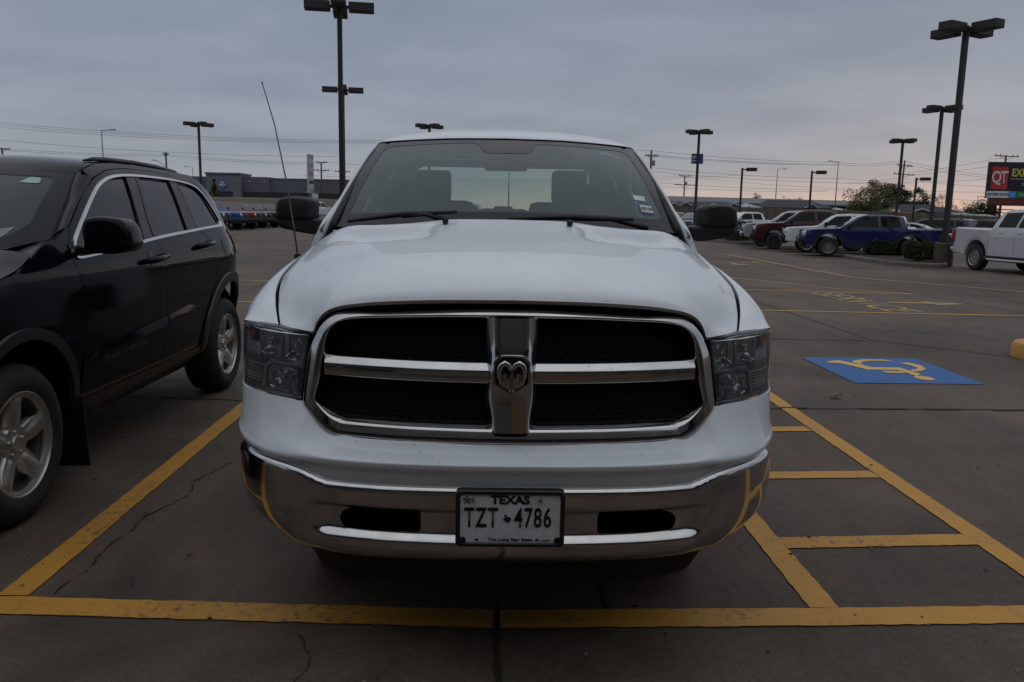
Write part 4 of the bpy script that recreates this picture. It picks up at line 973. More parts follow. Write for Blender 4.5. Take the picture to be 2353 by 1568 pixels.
def offroader(label, paint, top, group, sheet=True):
    L, w, fa, ra, r = 4.3, .80, .62, 3.55, .41
    P = [(.0, .62), (.0, 1.10), (.06, 1.16), (.9, 1.24), (1.25, 1.26), (1.55, 1.27), (L-.1, 1.27), (L, 1.2), (L, .62), (L-.2, .58)]
    P += [(ra+.5, .6), (ra+.42, .95), (ra-.42, .95), (ra-.55, .55), (fa+.60, .55), (fa+.45, .97), (fa-.35, .97)]
    c = Car('off_road_vehicle', label, 'off-road car', group, P, w, 1.2, .0, paint, L, .04, ((0, .04), (.02, .012), (.05, 0)))
    T = [(1.36, 1.26), (1.78, 1.80), (1.95, 1.86), (L-.25, 1.85), (L-.12, 1.78), (L-.05, 1.26)]
    keep = c.body; c2 = Car('x', None, None, None, T, w*.985, 1.25, .22, top, L, .02, ((0, .03), (.03, 0)))
    hb = c2.body; hb.name = 'hard_top'; hb.parent = c.root; bpy.data.objects.remove(c2.root); c.body = keep; c.tum = .22; c.zb = 1.25
    fr = c.cross('windshield_frame', (1.35, 1.265), (1.785, 1.815), w*.99, paint, .010, hw2=w*.985); gl = c.cross('windshield', (1.41, 1.341), (1.745, 1.764), w*.88, WSGLASS, .022, hw2=w*.90, parent=fr)
    if sheet: c.block('window_sheet', (.30, 1.58, 1.565), (.30, .012, .22), SHEET, 0).rotation_euler = (0, 0, 0)
    for a, b in ((1.82, 2.55), (2.65, 3.35), (3.45, 4.1)): c.side('side_window', rnd([(a-.12 if a < 2 else a, 1.34), (a+.02, 1.74), (b, 1.75), (b, 1.34)], .04), CGLASS, .006)
    g = c.block('grille', (0, -.015, .93), (1.02, .06, .38), paint, .03); m = MB()
    for i in range(7): m.box((-.36+i*.12, -.05, .95), (.062, .012, .26), bev=.004)
    m.build('grille_slot', VOID, g)
    for sg in (-1, 1):
        m = MB(); m.lathe([(0, 0), (0, .085), (.03, .095)], (sg*.56, -.055, .97), (0, 1, 0), 18); m.build('headlight', LAMPC, c.root, smooth=True)
        fl = MB(); pts = [(-.28, .80), (-.22, 1.0), (-.05, 1.07), (1.05, 1.06), (1.28, .85), (1.36, .60)]
        V = []
        for (y, z) in pts: V += [(sg*(w-.02), y, z), (sg*(w+.24), y+.02, z-.02), (sg*(w+.24), y+.02, z-.09), (sg*(w-.02), y, z-.08)]
        F = []
        for i in range(len(pts)-1):
            for j in range(4): F.append((i*4+j, i*4+(j+1) % 4, i*4+4+(j+1) % 4, i*4+4+j))
        fl.add(V, F+[(0, 1, 2, 3), (len(V)-4, len(V)-3, len(V)-2, len(V)-1)]); f_o = fl.build('front_fender', BLACKP, c.root)
        m = MB(); m.box((sg*(w+.12), -.14, .95), (.13, .05, .06), bev=.01); m.build('turn_signal', AMBER if sheet else LAMPC, f_o)
        fl = MB(); pts = [(2.92, .62), (3.05, .95), (3.2, 1.04), (3.95, 1.04), (4.12, .8)]; V = []
        for (y, z) in pts: V += [(sg*(w-.02), y, z), (sg*(w+.22), y, z-.02), (sg*(w+.22), y, z-.09), (sg*(w-.02), y, z-.08)]
        F = []
        for i in range(len(pts)-1):
            for j in range(4): F.append((i*4+j, i*4+(j+1) % 4, i*4+4+(j+1) % 4, i*4+4+j))
        fl.add(V, F); fl.build('rear_fender', BLACKP, c.root)
    c.block('front_bumper', (0, -.32, .66), (1.7, .22, .17), BLACKP, .04); c.block('skid_plate', (0, -.12, .5), (1.0, .4, .14), BLACKP, .04)
    c.pair('wing_mirror', (.98, 1.62, 1.37), (.19, .10, .20), BLACKP, .04)
    for s_ in ([(1.5, .6), (1.5, 1.24)], [(2.6, .6), (2.6, 1.24)], [(3.0, 1.0), (3.3, 1.24)]): c.side('panel_seam', seam(c, s_), VOID, .003)
    put_wheels(c.root, (fa, ra), w+.2, r, r*.55, .26, 'five'); return c
PW = car_paint('paint_white', (.66, .67, .69)); PB = car_paint('paint_deep_blue', (.008, .014, .085), dirt=.1); PRD = car_paint('paint_dark_red', (.050, .0055, .009), dirt=.1); PSV = car_paint('paint_silver', (.34, .36, .40), metal=.4, rough=.3); PGR = car_paint('paint_gunmetal', (.075, .080, .090), metal=.3); PBK = car_paint('paint_black', (.010, .010, .012), dirt=.08)
PBL = car_paint('paint_bright_blue', (.025, .13, .46), dirt=.1); PR = car_paint('paint_bright_red', (.30, .015, .018), dirt=.1); PSG = car_paint('paint_sage', (.15, .175, .175), dirt=.1); PSD = car_paint('paint_pale_grey', (.28, .32, .35), dirt=.1); PDM = car_paint('paint_maroon', (.07, .010, .014), dirt=.1); PDG = car_paint('paint_dark_grey', (.035, .038, .043), dirt=.1); PPW = car_paint('paint_pearl_white', (.60, .60, .62), metal=.2)
GR1 = 'pickup trucks parked in the right row'; AX = math.atan2(-.955, -.29)
def at_front(c, x, y, ang, z=0, sc=1.0):
    c.place(x, y, ang, z, sc)
c = pickup('deep blue crew cab pickup with black wheel flares and silver spoke wheels', PB, GR1, L=5.25, wheel='six', chromebar=False, flare=BLACKP, h=1.74); at_front(c, 13.05, 31.75, AX)
T_ = text_mesh('lettering', 'TRD', SIGNW, c.root, .20, frame_mat((-.993, 4.85, 1.10), (0, 1, 0), (0, 0, 1)) if 0 else frame_mat((-.998, 4.72, 1.12), (0, -1, 0), (0, 0, 1)), 1.2, bold=.01)
T2_ = text_mesh('lettering', 'OFF ROAD', plain('decal_grey', (.25, .26, .3), .5), c.root, .10, frame_mat((-.998, 4.70, 1.0), (0, -1, 0), (0, 0, 1)), 1.2)
for t in (T_, T2_): t.data.transform(Matrix.Scale(-1, 4, (1, 0, 0)) if 0 else Matrix.Identity(4))
c = pickup('silver white crew cab pickup standing just behind the deep blue pickup', PW, GR1, L=5.5, wheel='six', chromebar=False, h=1.78); at_front(c, 13.5, 35.2, AX)
c = pickup('dark red crew cab pickup with a black grille and hood vents', PRD, GR1, L=5.85, wheel='dark', chromebar=False, h=1.97); at_front(c, 13.2, 38.6, AX)
c = pickup('silver pickup with chrome bumper, farthest of the near right row', PSV, GR1, L=5.85, wheel='dark', h=1.95); at_front(c, 13.8, 42.3, AX)
c = pickup('pearl white crew cab pickup cut by the right frame edge', PPW, GR1, L=5.75, wheel='chrome', h=1.93)
c.place(16.60, 18.5, R(5))
for sg in (-1, 1): m = MB(); m.tube([(sg*1.02, 1.5, .42), (sg*1.06, 1.7, .38), (sg*1.06, 3.8, .38), (sg*1.02, 4.0, .42)], .045, 8); m.build('step_bar', CHROME, c.root, smooth=True)
c = suv('white sport utility with black roof rails seen from behind above the blue pickup bed', PW, 'sport utility vehicles at the right', L=4.9, h=1.78); c.place(26.2, 50.4, R(153)); 
c = suv('dark grey sport utility behind the pale grey sedan', PDG, 'sport utility vehicles at the right', L=5.1, h=1.75); c.place(26.3, 50.6, R(-140))
c = suv('dark red sport utility showing over the pearl white pickup bed', PDM, 'sport utility vehicles at the right', L=5.0, h=1.72); c.place(29.6, 51.0, R(-148))
c = suv('pale grey sedan parked facing right behind the lamp base', PSD, 'sedans at the right', L=4.6, name='sedan', low=True, wheel='five'); c.place(24.3, 38.5, R(53))
c = suv('white sedan roof just visible past the pearl white cab', PW, 'sedans at the right', L=4.6, name='sedan', low=True); c.place(37.0, 52, R(60), 0)
c = pickup('white crew cab pickup seen from the side right of the wing mirror', PW, 'white pickups in the far right row', h=1.98); c.place(17.0, 60.2, R(-78))
c = pickup('white single cab pickup with a blue load bed behind another white pickup', PW, 'white pickups in the far right row', h=1.95, cab='single'); c.place(19.4, 66, R(-80)); c.block('load_bed_stripe', (0, 4.6, 1.24), (1.99, 2.2, .12), PBL, .01)
c = pickup('black fronted pickup squeezed between the white cab and wing mirror', PBK, 'far trucks left of the right wing mirror', h=1.9); c.place(14.3, 66, R(-30))
c = suv('white sport utility between the white cab and right wing mirror', PW, 'far trucks left of the right wing mirror', L=4.9, h=1.9); c.place(14.2, 70, R(-30))
c = pickup('dark blue pickup nose touching the wing mirror outline', PB, 'far trucks left of the right wing mirror', h=1.85); c.place(15.6, 63.5, R(-32))
# left row of off-road cars
GR2 = 'off road cars lined up at the left'; TOPB = plain('hard_top_black', (.014, .014, .015), .5, bump=.1, bscale=200)
for (x, y, paint, top, sh, lab) in ((-18.3, 51.9, PSG, TOPB, False, 'sage grey off road car whose nose shows past the black tailgate'), (-18.1, 55.0, PBL, TOPB, False, 'bright blue off road car in the left row'), (-18.0, 58.1, PR, TOPB, False, 'bright red off road car in the left row'),
                           (-18.1, 61.3, PGR, TOPB, True, 'dark grey off road car with a paper sheet in its windshield'), (-18.0, 64.5, PBK, TOPB, True, 'black off road car with a paper sheet in its windshield'), (-17.9, 67.8, PBK, TOPB, True, 'black off road car nearest the left wing mirror')):
    c = offroader(lab, paint, top, GR2, sh); c.place(x, y, R(62), 0, 1.07)
c = suv('dark sport utility half hidden behind the left wing mirror', PDG, None, L=4.8, h=1.85); c.place(-17.8, 73.0, R(62))
c = pickup('white pickup seen from behind between the wing mirror and white cab', PW, None, h=1.93, chromebar=True); c.place(-19.3, 93.3, R(160), .50)
c = pickup('white pickup seen through the cab beside the passenger headrest', PW, None, h=1.95); c.place(-4.2, 30.5, R(-60))
def sstep(a, b, x):
    t = max(0, min(1, (x-a)/(b-a))); return t*t*(3-2*t)
def sp3(P): t = [p[0] for p in P]; a, b = Spl(t, [p[1] for p in P]), Spl(t, [p[2] for p in P]); return a, b, t[-1]
def slab(name, poly, y0, y1, mat, parent, bulge=.03, r=.02):
    pl = rnd(poly, r, 5); c = sum((Vector(p) for p in pl), Vector((0, 0)))/len(pl); rows = []
    for (y, k) in ((y0, .70), (y0+.006, .85), (y0+.022, .955), (y0+.05, 1.0), (y1-.02, 1.0), (y1, .95)): rows.append([Vector((c.x+(p[0]-c.x)*k, y, c.y+(p[1]-c.y)*k)) for p in pl])
    V = [p for r_ in rows for p in r_]; n = len(pl); F = []
    for i in range(len(rows)-1):
        for j in range(n): F.append((i*n+j, i*n+(j+1) % n, (i+1)*n+(j+1) % n, (i+1)*n+j))
    F += [tuple(range(n)), tuple((len(rows)-1)*n+j for j in range(n))]
    m = MB(); m.add(V, F); return m.build(name, mat, parent, auto=40)
# ---------------------------------------------------------------- black sport utility on the left
SV = empty('suv'); tag(SV, 'black sport utility vehicle with chrome window trim parked beside the white pickup', 'suv')
SBK = car_paint('suv_black', (.0045, .0052, .0072), dirt=.02, dirtc=(.04, .038, .036), rough=.07, coat=0, coatr=.01); SPL = plain('suv_black_trim', (.010, .011, .013), .42, 0, .2, 12); SGLS = dark_glass('suv_glass', (.007, .008, .010), .04, .28); SCHR = plain('satin_chrome', (.62, .62, .64), .16, 1.0, .08, 10)
XC = -3.25
_sx = Spl([.28, .36, .42, .455, .55, .68, .76, .95, 1.08, 1.18, 1.28, 1.34, 1.5, 1.65, 1.72, 1.78], [-2.40, -2.335, -2.305, -2.285, -2.265, -2.246, -2.236, -2.225, -2.222, -2.236, -2.270, -2.297, -2.37, -2.442, -2.485, -2.535])
def Sx(y, z):
    x = _sx(z)
    if y < 1.0: x -= .25*((1-y)/.6)**2
    if y > 4.3: x -= .35*((y-4.3)/.9)**2.2
    return x
def mir(p): return Vector((2*XC-p[0], p[1], p[2]))
def sides(fn):
    for sg in (1, -1): fn(sg, (lambda y, z: Vector((Sx(y, z), y, z))) if sg > 0 else (lambda y, z: Vector((2*XC-Sx(y, z), y, z))))
def arc(yc, zc, r, a0, a1, n=14): return [(yc+r*math.cos(R(a0+(a1-a0)*i/n)), zc+r*math.sin(R(a0+(a1-a0)*i/n))) for i in range(n+1)]
WING = [(.52, .45), (.50, .95), (.9, 1.065), (1.25, 1.163), (1.41, 1.187), (1.52, 1.224), (1.555, 1.249), (1.66, 1.285), (1.79, 1.322), (1.87, 1.312), (1.903, 1.290), (1.907, 1.218), (1.925, 1.159), (1.941, 1.082), (1.955, 1.009), (1.945, .75), (1.90, .46)]+arc(1.38, .40, .49, 7, 173)+[(.86, .42)]
FD = [(1.965, .465), (1.955, .75), (1.966, 1.009), (1.952, 1.082), (1.936, 1.159), (1.919, 1.218), (1.93, 1.285), (2.041, 1.387), (2.379, 1.570), (2.611, 1.660), (2.822, 1.712), (3.012, 1.732), (3.190, 1.742), (3.192, 1.713), (3.042, 1.443), (2.996, 1.31), (3.040, 1.262), (3.046, 1.13), (3.046, .465)]
RD = [(3.058, .465), (3.058, 1.13), (3.052, 1.262), (3.008, 1.31), (3.054, 1.443), (3.204, 1.713), (3.204, 1.743), (3.647, 1.742), (3.865, 1.732), (3.900, 1.70), (3.862, 1.49), (3.848, 1.365), (3.905, 1.32), (3.986, 1.268), (4.037, 1.185), (4.070, 1.068), (3.99, .93), (3.89, .80), (3.83, .64), (3.79, .465)]
QP = [(4.082, 1.065), (4.048, 1.19), (3.996, 1.275), (3.915, 1.33), (3.860, 1.37), (3.873, 1.49), (3.910, 1.705), (3.872, 1.741), (3.65, 1.752), (3.2, 1.753), (3.01, 1.743), (2.815, 1.722), (2.598, 1.670), (2.54, 1.69), (2.54, 1.708), (2.761, 1.752), (3.02, 1.771), (3.35, 1.776), (3.9, 1.768), (4.33, 1.752), (4.45, 1.70), (4.60, 1.60), (4.74, 1.48), (4.84, 1.34), (4.90, 1.15), (4.93, .85), (4.90, .46)]+arc(4.35, .41, .505, 3, 172)+[(3.845, .64), (3.905, .80), (4.003, .93)]
G1 = rnd([(1.985, 1.245), (2.000, 1.300), (2.158, 1.398), (2.472, 1.559), (2.629, 1.628), (2.791, 1.667), (2.936, 1.686), (3.075, 1.693), (2.845, 1.296), (2.45, 1.268)], [.03, .03, 0, 0, .03, .03, 0, .02, .02, 0])
G2 = rnd([(3.253, 1.690), (3.785, 1.696), (3.655, 1.338), (3.083, 1.308)], .02); G3 = rnd([(3.925, 1.690), (4.150, 1.672), (4.251, 1.638), (4.303, 1.588), (4.340, 1.475), (4.375, 1.382), (3.850, 1.350)], [.02, .03, .03, .02, 0, .02, .02])
CO = [(1.955, 1.221), (1.938, 1.240), (1.944, 1.274), (1.99, 1.316), (2.104, 1.383), (2.298, 1.485), (2.508, 1.592), (2.633, 1.644), (2.774, 1.680), (2.942, 1.703), (3.204, 1.715), (3.582, 1.715), (3.901, 1.710), (4.188, 1.690), (4.300, 1.652), (4.362, 1.588), (4.408, 1.490), (4.442, 1.403), (4.476, 1.357), (4.342, 1.351), (3.886, 1.333), (3.037, 1.292), (2.745, 1.270), (2.45, 1.246), (2.092, 1.227)]
CI = [(1.968, 1.233), (1.953, 1.248), (1.958, 1.271), (2.004, 1.308), (2.114, 1.372), (2.305, 1.473), (2.512, 1.578), (2.639, 1.630), (2.779, 1.665), (2.944, 1.688), (3.204, 1.700), (3.582, 1.700), (3.895, 1.696), (4.176, 1.677), (4.280, 1.643), (4.342, 1.580), (4.388, 1.486), (4.415, 1.410), (4.405, 1.373), (4.34, 1.370), (3.886, 1.351), (3.037, 1.310), (2.745, 1.288), (2.45, 1.258), (2.098, 1.237)]
def chaikin(P, n=2):
    for _ in range(n):
        Q = []
        for i in range(len(P)):
            a, b = Vector(P[i]), Vector(P[(i+1) % len(P)]); Q += [tuple(a.lerp(b, .25)), tuple(a.lerp(b, .75))]
        P = Q
    return P
CO2, CI2 = chaikin(CO), chaikin(CI)
def grow(P, d):
    P = [Vector(p) for p in P]; n = len(P); A = sum(P[i].cross(P[(i+1) % n]) for i in range(n)); s = 1 if A > 0 else -1; out = []
    for i in range(n):
        a = (P[i]-P[i-1]).normalized(); b = (P[(i+1) % n]-P[i]).normalized(); q = (Vector((a.y, -a.x))+Vector((b.y, -b.x)))*s
        q = q.normalized() if q.length > .2 else Vector((0, 0)); out.append(tuple(P[i]+q*d))
    return out
WING, FD, RD, QP = [grow(P, .0032) for P in (WING, FD, RD, QP)]
def suv_side(sg, f):
    P = lambda n, o, m, **k: panel(n, o, f, m, k.pop('parent', SV), sgn=sg, **k)
    P('front_wing', WING, SBK, res=.06, rim=.02)
    d1 = P('front_door', FD, SBK, holes=[G1], res=.06, rim=.02); P('side_window', G1, SGLS, res=.12, rim=0, off=-.010, parent=d1)
    d2 = P('rear_door', RD, SBK, holes=[G2], res=.06, rim=.02); P('side_window', G2, SGLS, res=.12, rim=0, off=-.010, parent=d2)
    q = P('rear_quarter', QP, SBK, holes=[G3], res=.06, rim=.02); P('side_window', G3, SGLS, res=.12, rim=0, off=-.008, parent=q)
    for nm, poly in (('pillar_cover', [(3.062, 1.694), (3.20, 1.697), (3.040, 1.436), (2.992, 1.306), (2.850, 1.298)]), ('pillar_cover', [(3.212, 1.697), (3.262, 1.697), (3.10, 1.312), (3.012, 1.310), (3.058, 1.436)]), ('pillar_cover', [(3.775, 1.697), (3.890, 1.695), (3.846, 1.49), (3.835, 1.350), (3.645, 1.341)])):
        P(nm, poly, SPL, res=.1, rim=.004, off=.003)
    # chrome outline as one ring
    n = len(CO2); Vv = []; NN = []
    for k in range(n):
        for (a, o) in ((CO2[k], .001), (CO2[k], .011), (CI2[k], .011), (CI2[k], -.004)):
            p = f(*a); Vv.append(p+Vector((sg*o, 0, 0)))
    F = []
    for k in range(n):
        k2 = (k+1) % n
        for j in range(3):
            qd = (k*4+j, k2*4+j, k2*4+j+1, k*4+j+1); F.append(qd if sg > 0 else tuple(reversed(qd)))
    o = mesh('window_trim', Vv, F, SCHR, SV)
    zt_m = Spl([1.95, 1.99, 2.09, 3.04, 3.45, 3.70], [.672, .686, .715, .789, .817, .800])
    fm = lambda y, z: f(y, z)+Vector((sg*(.004+.020*max(0, min(1, (zt_m(y)-z)/.072))), 0, 0))
    panel('door_moulding', [(1.975, .676), (2.09, .713), (2.6, .754), (3.043, .787), (3.043, .722), (2.6, .708), (2.19, .694)], fm, SBK, d1, sgn=sg, res=.03, rim=.045)
    panel('door_moulding', [(3.060, .789), (3.448, .815), (3.69, .775), (3.60, .752), (3.30, .735), (3.060, .723)], fm, SBK, d2, sgn=sg, res=.03, rim=.045)
    P('sill_cover', [(1.93, .375), (1.93, .462), (3.80, .462), (3.86, .40)], SPL, res=.08, rim=.05, off=.012)
    P('rocker', [(1.90, .27), (1.90, .372), (3.84, .392), (3.80, .28)], SPL, res=.08, rim=.02, off=-.02)
    P('wheel_flare', arc(1.38, .40, .535, 2, 178, 22)+arc(1.38, .40, .478, 178, 2, 22), SPL, res=.03, rim=.05, off=.022)
    P('wheel_flare', arc(4.35, .41, .575, 2, 178, 22)+arc(4.35, .41, .50, 178, 2, 22), SPL, res=.03, rim=.05, off=.022)
    P('fuel_flap', rnd([(4.235, 1.255), (4.37, 1.26), (4.40, 1.12), (4.25, 1.115)], .05), SBK, res=.05, rim=.006, off=.002, parent=q) if sg > 0 else None
    for (y, z, dd) in ((2.875, 1.172, d1), (3.82, 1.228, d2)):
        m = MB(); c = f(y, z); m.tube([c+Vector((sg*.004, -.14, -.012)), c+Vector((sg*.045, -.11, -.006)), c+Vector((sg*.052, 0, .002)), c+Vector((sg*.045, .11, .010)), c+Vector((sg*.004, .15, .014))], [.016, .019, .020, .019, .016], 8); h = m.build('door_handle', SBK, dd, smooth=True)
        P('handle_recess', rnd([(y-.06, z-.045), (y+.06, z-.035), (y+.05, z+.05), (y-.05, z+.045)], .03), plain('recess_black', (.004, .004, .005), .4), res=.05, rim=0, off=.002, parent=h)
    P('tail_light', rnd([(4.56, 1.33), (4.82, 1.28), (4.88, 1.10), (4.66, 1.12)], .03), REDL, res=.05, rim=.02, off=.008, parent=q)
    # mudflap
    m = MB(); x0 = sg
    cX = lambda x: x if sg > 0 else 2*XC-x
    m.add([(cX(-2.22), 1.86, .50), (cX(-2.46), 1.88, .46), (cX(-2.52), 1.93, .10), (cX(-2.24), 1.93, .10), (cX(-2.22), 1.875, .50), (cX(-2.46), 1.895, .46), (cX(-2.52), 1.945, .10), (cX(-2.24), 1.945, .10)], [(0, 1, 2, 3), (7, 6, 5, 4), (0, 3, 7, 4), (2, 1, 5, 6), (3, 2, 6, 7)]); m.build('mudflap', BLACKP, SV)
    # windscreen pillar
    D = [(2.03, 1.392), (2.20, 1.486), (2.375, 1.574), (2.50, 1.626), (2.60, 1.670)]; Wd = [(-2.42, 2.03, 1.315), (-2.462, 2.18, 1.405), (-2.50, 2.33, 1.488), (-2.53, 2.47, 1.598), (-2.552, 2.60, 1.690)]
    A0 = [(1.80, 1.325), (2.03, 1.392)]
    rows = []
    for i in range(21):
        t = i/20*4; k = min(3, int(t)); u = t-k
        a = f(lerp(D[k][0], D[k+1][0], u), lerp(D[k][1], D[k+1][1], u)); b = Vector(Wd[k]).lerp(Vector(Wd[k+1]), u)
        if sg < 0: b = mir(b)
        mid = a.lerp(b, .5)+Vector((sg*.028, -.045, .018)); q1 = a.lerp(b, .22)+Vector((sg*.018, -.022, .008)); q2 = a.lerp(b, .8)+Vector((sg*.014, -.03, .012))
        rows.append([a, q1, mid, q2, b+Vector((0, -.006, .003)), b])
    grid('windshield_pillar', rows, SBK, SV, flip=sg < 0)
    a0, a1, a2, a3 = f(1.555, 1.247), f(1.68, 1.288), f(1.80, 1.322), f(1.93, 1.298); b = [Vector(p) for p in ((-2.40, 1.60, 1.262), (-2.44, 1.73, 1.267), (-2.45, 1.86, 1.277), (-2.42, 2.03, 1.315))]
    if sg < 0: b = [mir(p) for p in b]
    rows = []
    for i in range(4): rows.append([(a0, a1, a2, a3)[i].lerp(b[i], t/6)+Vector((0, 0, .012*math.sin(math.pi*t/6))) for t in range(7)])
    grid('cowl_side', rows, SBK, SV, flip=sg < 0)
    bb = f(2.04, 1.396); a2_ = f(1.79, 1.322); rows = []
    for i in range(7):
        t = i/6; e = a2_.lerp(bb, t)+Vector((sg*.012*math.sin(math.pi*t), 0, .006*math.sin(math.pi*t))); rows.append([e.lerp(b[3], j/6)+Vector((sg*.014, -.02, .008))*math.sin(math.pi*j/6) for j in range(7)])
    grid('pillar_foot', rows, SBK, SV, flip=sg < 0)
    panel('pillar_foot_side', [(1.80, 1.318), (1.88, 1.306), (1.925, 1.292), (2.035, 1.39)], f, SBK, SV, sgn=sg, res=.03, rim=.004)
sides(suv_side)
T_ = text_mesh('lettering', 'GRAND CHEROKEE', plain('badge_metal', (.26, .26, .27), .25, 1.0), SV, .048, Matrix.Identity(4), 1.36, depth=.0006)
for v in T_.data.vertices:
    y = 2.445+v.co.x; z = .655+(y-2.445)*.03+v.co.y; v.co = Vector((Sx(y, z)+.010+v.co.z, y, z))
# hood, windscreen, roof (symmetric)
hu = [(.50, 1.0, 1.05), (.62, 1.045, 1.10), (.9, 1.085, 1.155), (1.25, 1.165, 1.205), (1.43, 1.205, 1.235), (1.555, 1.250, 1.262)]; rows = []
for i in range(29):
    t = i/28; y = lerp(.48, 1.60, t); ze = Spl([a for a, _, _ in hu], [b for _, b, _ in hu])(y); zc = Spl([a for a, _, _ in hu], [c for _, _, c in hu])(y)
    xe = Sx(y, ze)-XC-.004; r = []
    for j in range(41):
        u = 2*j/40-1; z = ze+(zc-ze)*(1-abs(u)**3.2)+.012*sstep(.62, .74, abs(u))*(1-sstep(.86, 1.0, abs(u))); r.append(Vector((XC+u*xe, y+.12*(1-u*u)*(t-.5)*2*.6-.02, z)))
    rows.append(r)
grid('hood', rows, SBK, SV)
wbp = [(0, 1.70, 1.25), (.35, 1.735, 1.253), (.6, 1.79, 1.262), (.76, 1.89, 1.285), (.83, 2.03, 1.315)]; wtp = [(0, 2.42, 1.702), (.3, 2.44, 1.70), (.5, 2.49, 1.696), (.62, 2.545, 1.692), (.698, 2.60, 1.690)]
b1, b2, bm2 = sp3(wbp); t1, t2, tm2 = sp3(wtp)
def f_sw(u, v):
    su = abs(u); xb, xt = su*bm2, su*tm2; k = .03*math.sin(math.pi*v)*(1-su**5)
    return Vector((XC+math.copysign(lerp(xb, xt, v), u), lerp(b1(xb), t1(xt), v)-k*.5, lerp(b2(xb), t2(xt), v)+k*.8))
SWM = plain('suv_windshield_glass', (.022, .036, .038), .035, 0, .25, 3, spec=.3)
panel('windshield', [(-1, 0), (1, 0), (1, 1), (-1, 1)], f_sw, SWM, SV, res=.06, rim=0); W2 = bpy.data.objects['windshield.001'] if 'windshield.001' in bpy.data.objects else None
W2 = [o for o in SV.children if o.name.startswith('windshield') and 'pillar' not in o.name][-1]
panel('frit_band', [(-1, 0), (1, 0), (1, 1), (-1, 1)], f_sw, plain('suv_frit', (.007, .007, .009), .15, spec=.2), W2, holes=[rnd([(-.86, .10), (.80, .10), (.90, .25), (.90, .91), (-.90, .91), (-.90, .25)], .06)], res=.06, rim=0, off=.002)
panel('toll_tag', rnd([(.70, .80), (.83, .80), (.82, .885), (.75, .89)], .02), f_sw, plain('tag_pale', (.36, .46, .44), .5), W2, res=.1, rim=0, off=.003)
panel('paper_sheet', [(.66, .115), (.80, .13), (.84, .235), (.70, .20)], f_sw, plain('dash_paper', (.24, .27, .23), .7), W2, res=.1, rim=0, off=.003)
grid('cowl', [[Vector((XC+x, b1(abs(x))-.16+.02*abs(x), b2(abs(x))-.006)) for x in [-.83+1.66*i/24 for i in range(25)]], [Vector((XC+x, b1(abs(x))+.02, b2(abs(x))+.004)) for x in [-.83+1.66*i/24 for i in range(25)]]], SPL, SV)
gut = [(2.60, -2.552, 1.693), (2.76, -2.530, 1.754), (3.02, -2.530, 1.772), (3.35, -2.533, 1.777), (3.9, -2.533, 1.769), (4.33, -2.54, 1.753), (4.55, -2.60, 1.69), (4.72, -2.66, 1.62)]
zc_ = [1.703, 1.772, 1.808, 1.825, 1.825, 1.81, 1.77, 1.70]; ycs = [-.18, -.12, -.06, 0, 0, .05, .12, .16]; gy = [g_[0] for g_ in gut]; rows = []
sxg, szg, szc, syc = Spl(gy, [g_[1] for g_ in gut]), Spl(gy, [g_[2] for g_ in gut]), Spl(gy, zc_), Spl(gy, ycs)
for i in range(37):
    y = lerp(2.60, 4.72, i/36); xe = sxg(y)-XC; r = []
    for j in range(41):
        u = 2*j/40-1; e = 1-abs(u)**2.6; r.append(Vector((XC+u*xe, y+syc(y)*(1-u*u), szg(y)+(szc(y)-szg(y))*e)))
    rows.append(r)
grid('roof', rows, SBK, SV)
for sg in (1, -1):
    m = MB(); pts = [(-2.60, 2.80, 1.775), (-2.60, 2.93, 1.792), (-2.60, 3.1, 1.799), (-2.60, 3.5, 1.804), (-2.60, 3.9, 1.796), (-2.61, 4.25, 1.779), (-2.62, 4.45, 1.750)]
    m.tube([p if sg > 0 else mir(p) for p in pts], [.007, .014, .016, .016, .016, .014, .007], 8); m.build('roof_rail', SPL, SV, smooth=True)
    fx = lambda x: x if sg > 0 else 2*XC-x
    arm = MB(); arm.tube([(fx(-2.29), 1.99, 1.262), (fx(-2.22), 1.97, 1.272), (fx(-2.12), 1.955, 1.277)], [.030, .027, .024], 8); ar = arm.build('wing_mirror', SPL, SV, smooth=True)
    slab('mirror_housing', [(fx(x), z) for x, z in ((-2.178, 1.262), (-2.182, 1.400), (-2.165, 1.438), (-2.09, 1.450), (-1.985, 1.438), (-1.945, 1.395), (-1.925, 1.30), (-1.955, 1.268), (-2.05, 1.250))], 1.86, 2.04, SBK, ar, r=.03)
m = MB(); m.box((XC, 4.90, 1.02), (1.50, .34, .62), bev=.08); m.build('tailgate', SBK, SV, auto=40)
m = MB(); m.add([(XC-.62, 4.73, 1.66), (XC+.62, 4.73, 1.66), (XC+.70, 4.98, 1.30), (XC-.70, 4.98, 1.30)], [(0, 1, 2, 3)]); m.build('rear_window', SGLS, SV)
m = MB(); m.box((XC, 5.0, .62), (1.66, .30, .30), bev=.08); m.build('rear_bumper', SPL, SV, auto=40)
def f_fr(u, v):
    a = abs(u)/.88; return Vector((XC+u, .40+.16*a**3.4+.30*max(0, v-.80)+.10*max(0, .55-v), v))
tp = lambda u: .985+.062*(1-(abs(u)/.88)**3.2)
top_ = [(u, tp(u)) for u in [.88-1.76*i/24 for i in range(25)]]
HLH = {sg: rnd([(sg*.44, .83), (sg*.44, .955), (sg*.845, .975), (sg*.845, .845)], .02) for sg in (1, -1)}
GRH = rnd([(-.40, .79), (.40, .79), (.41, .975), (-.41, .975)], .03); INH = rnd([(-.46, .45), (.46, .45), (.52, .60), (-.52, .60)], .03)
ff = panel('front_bumper', [(-.88, .36), (.88, .36)]+top_, f_fr, SBK, SV, holes=[HLH[1], HLH[-1], GRH, INH], res=.05, rim=.05)
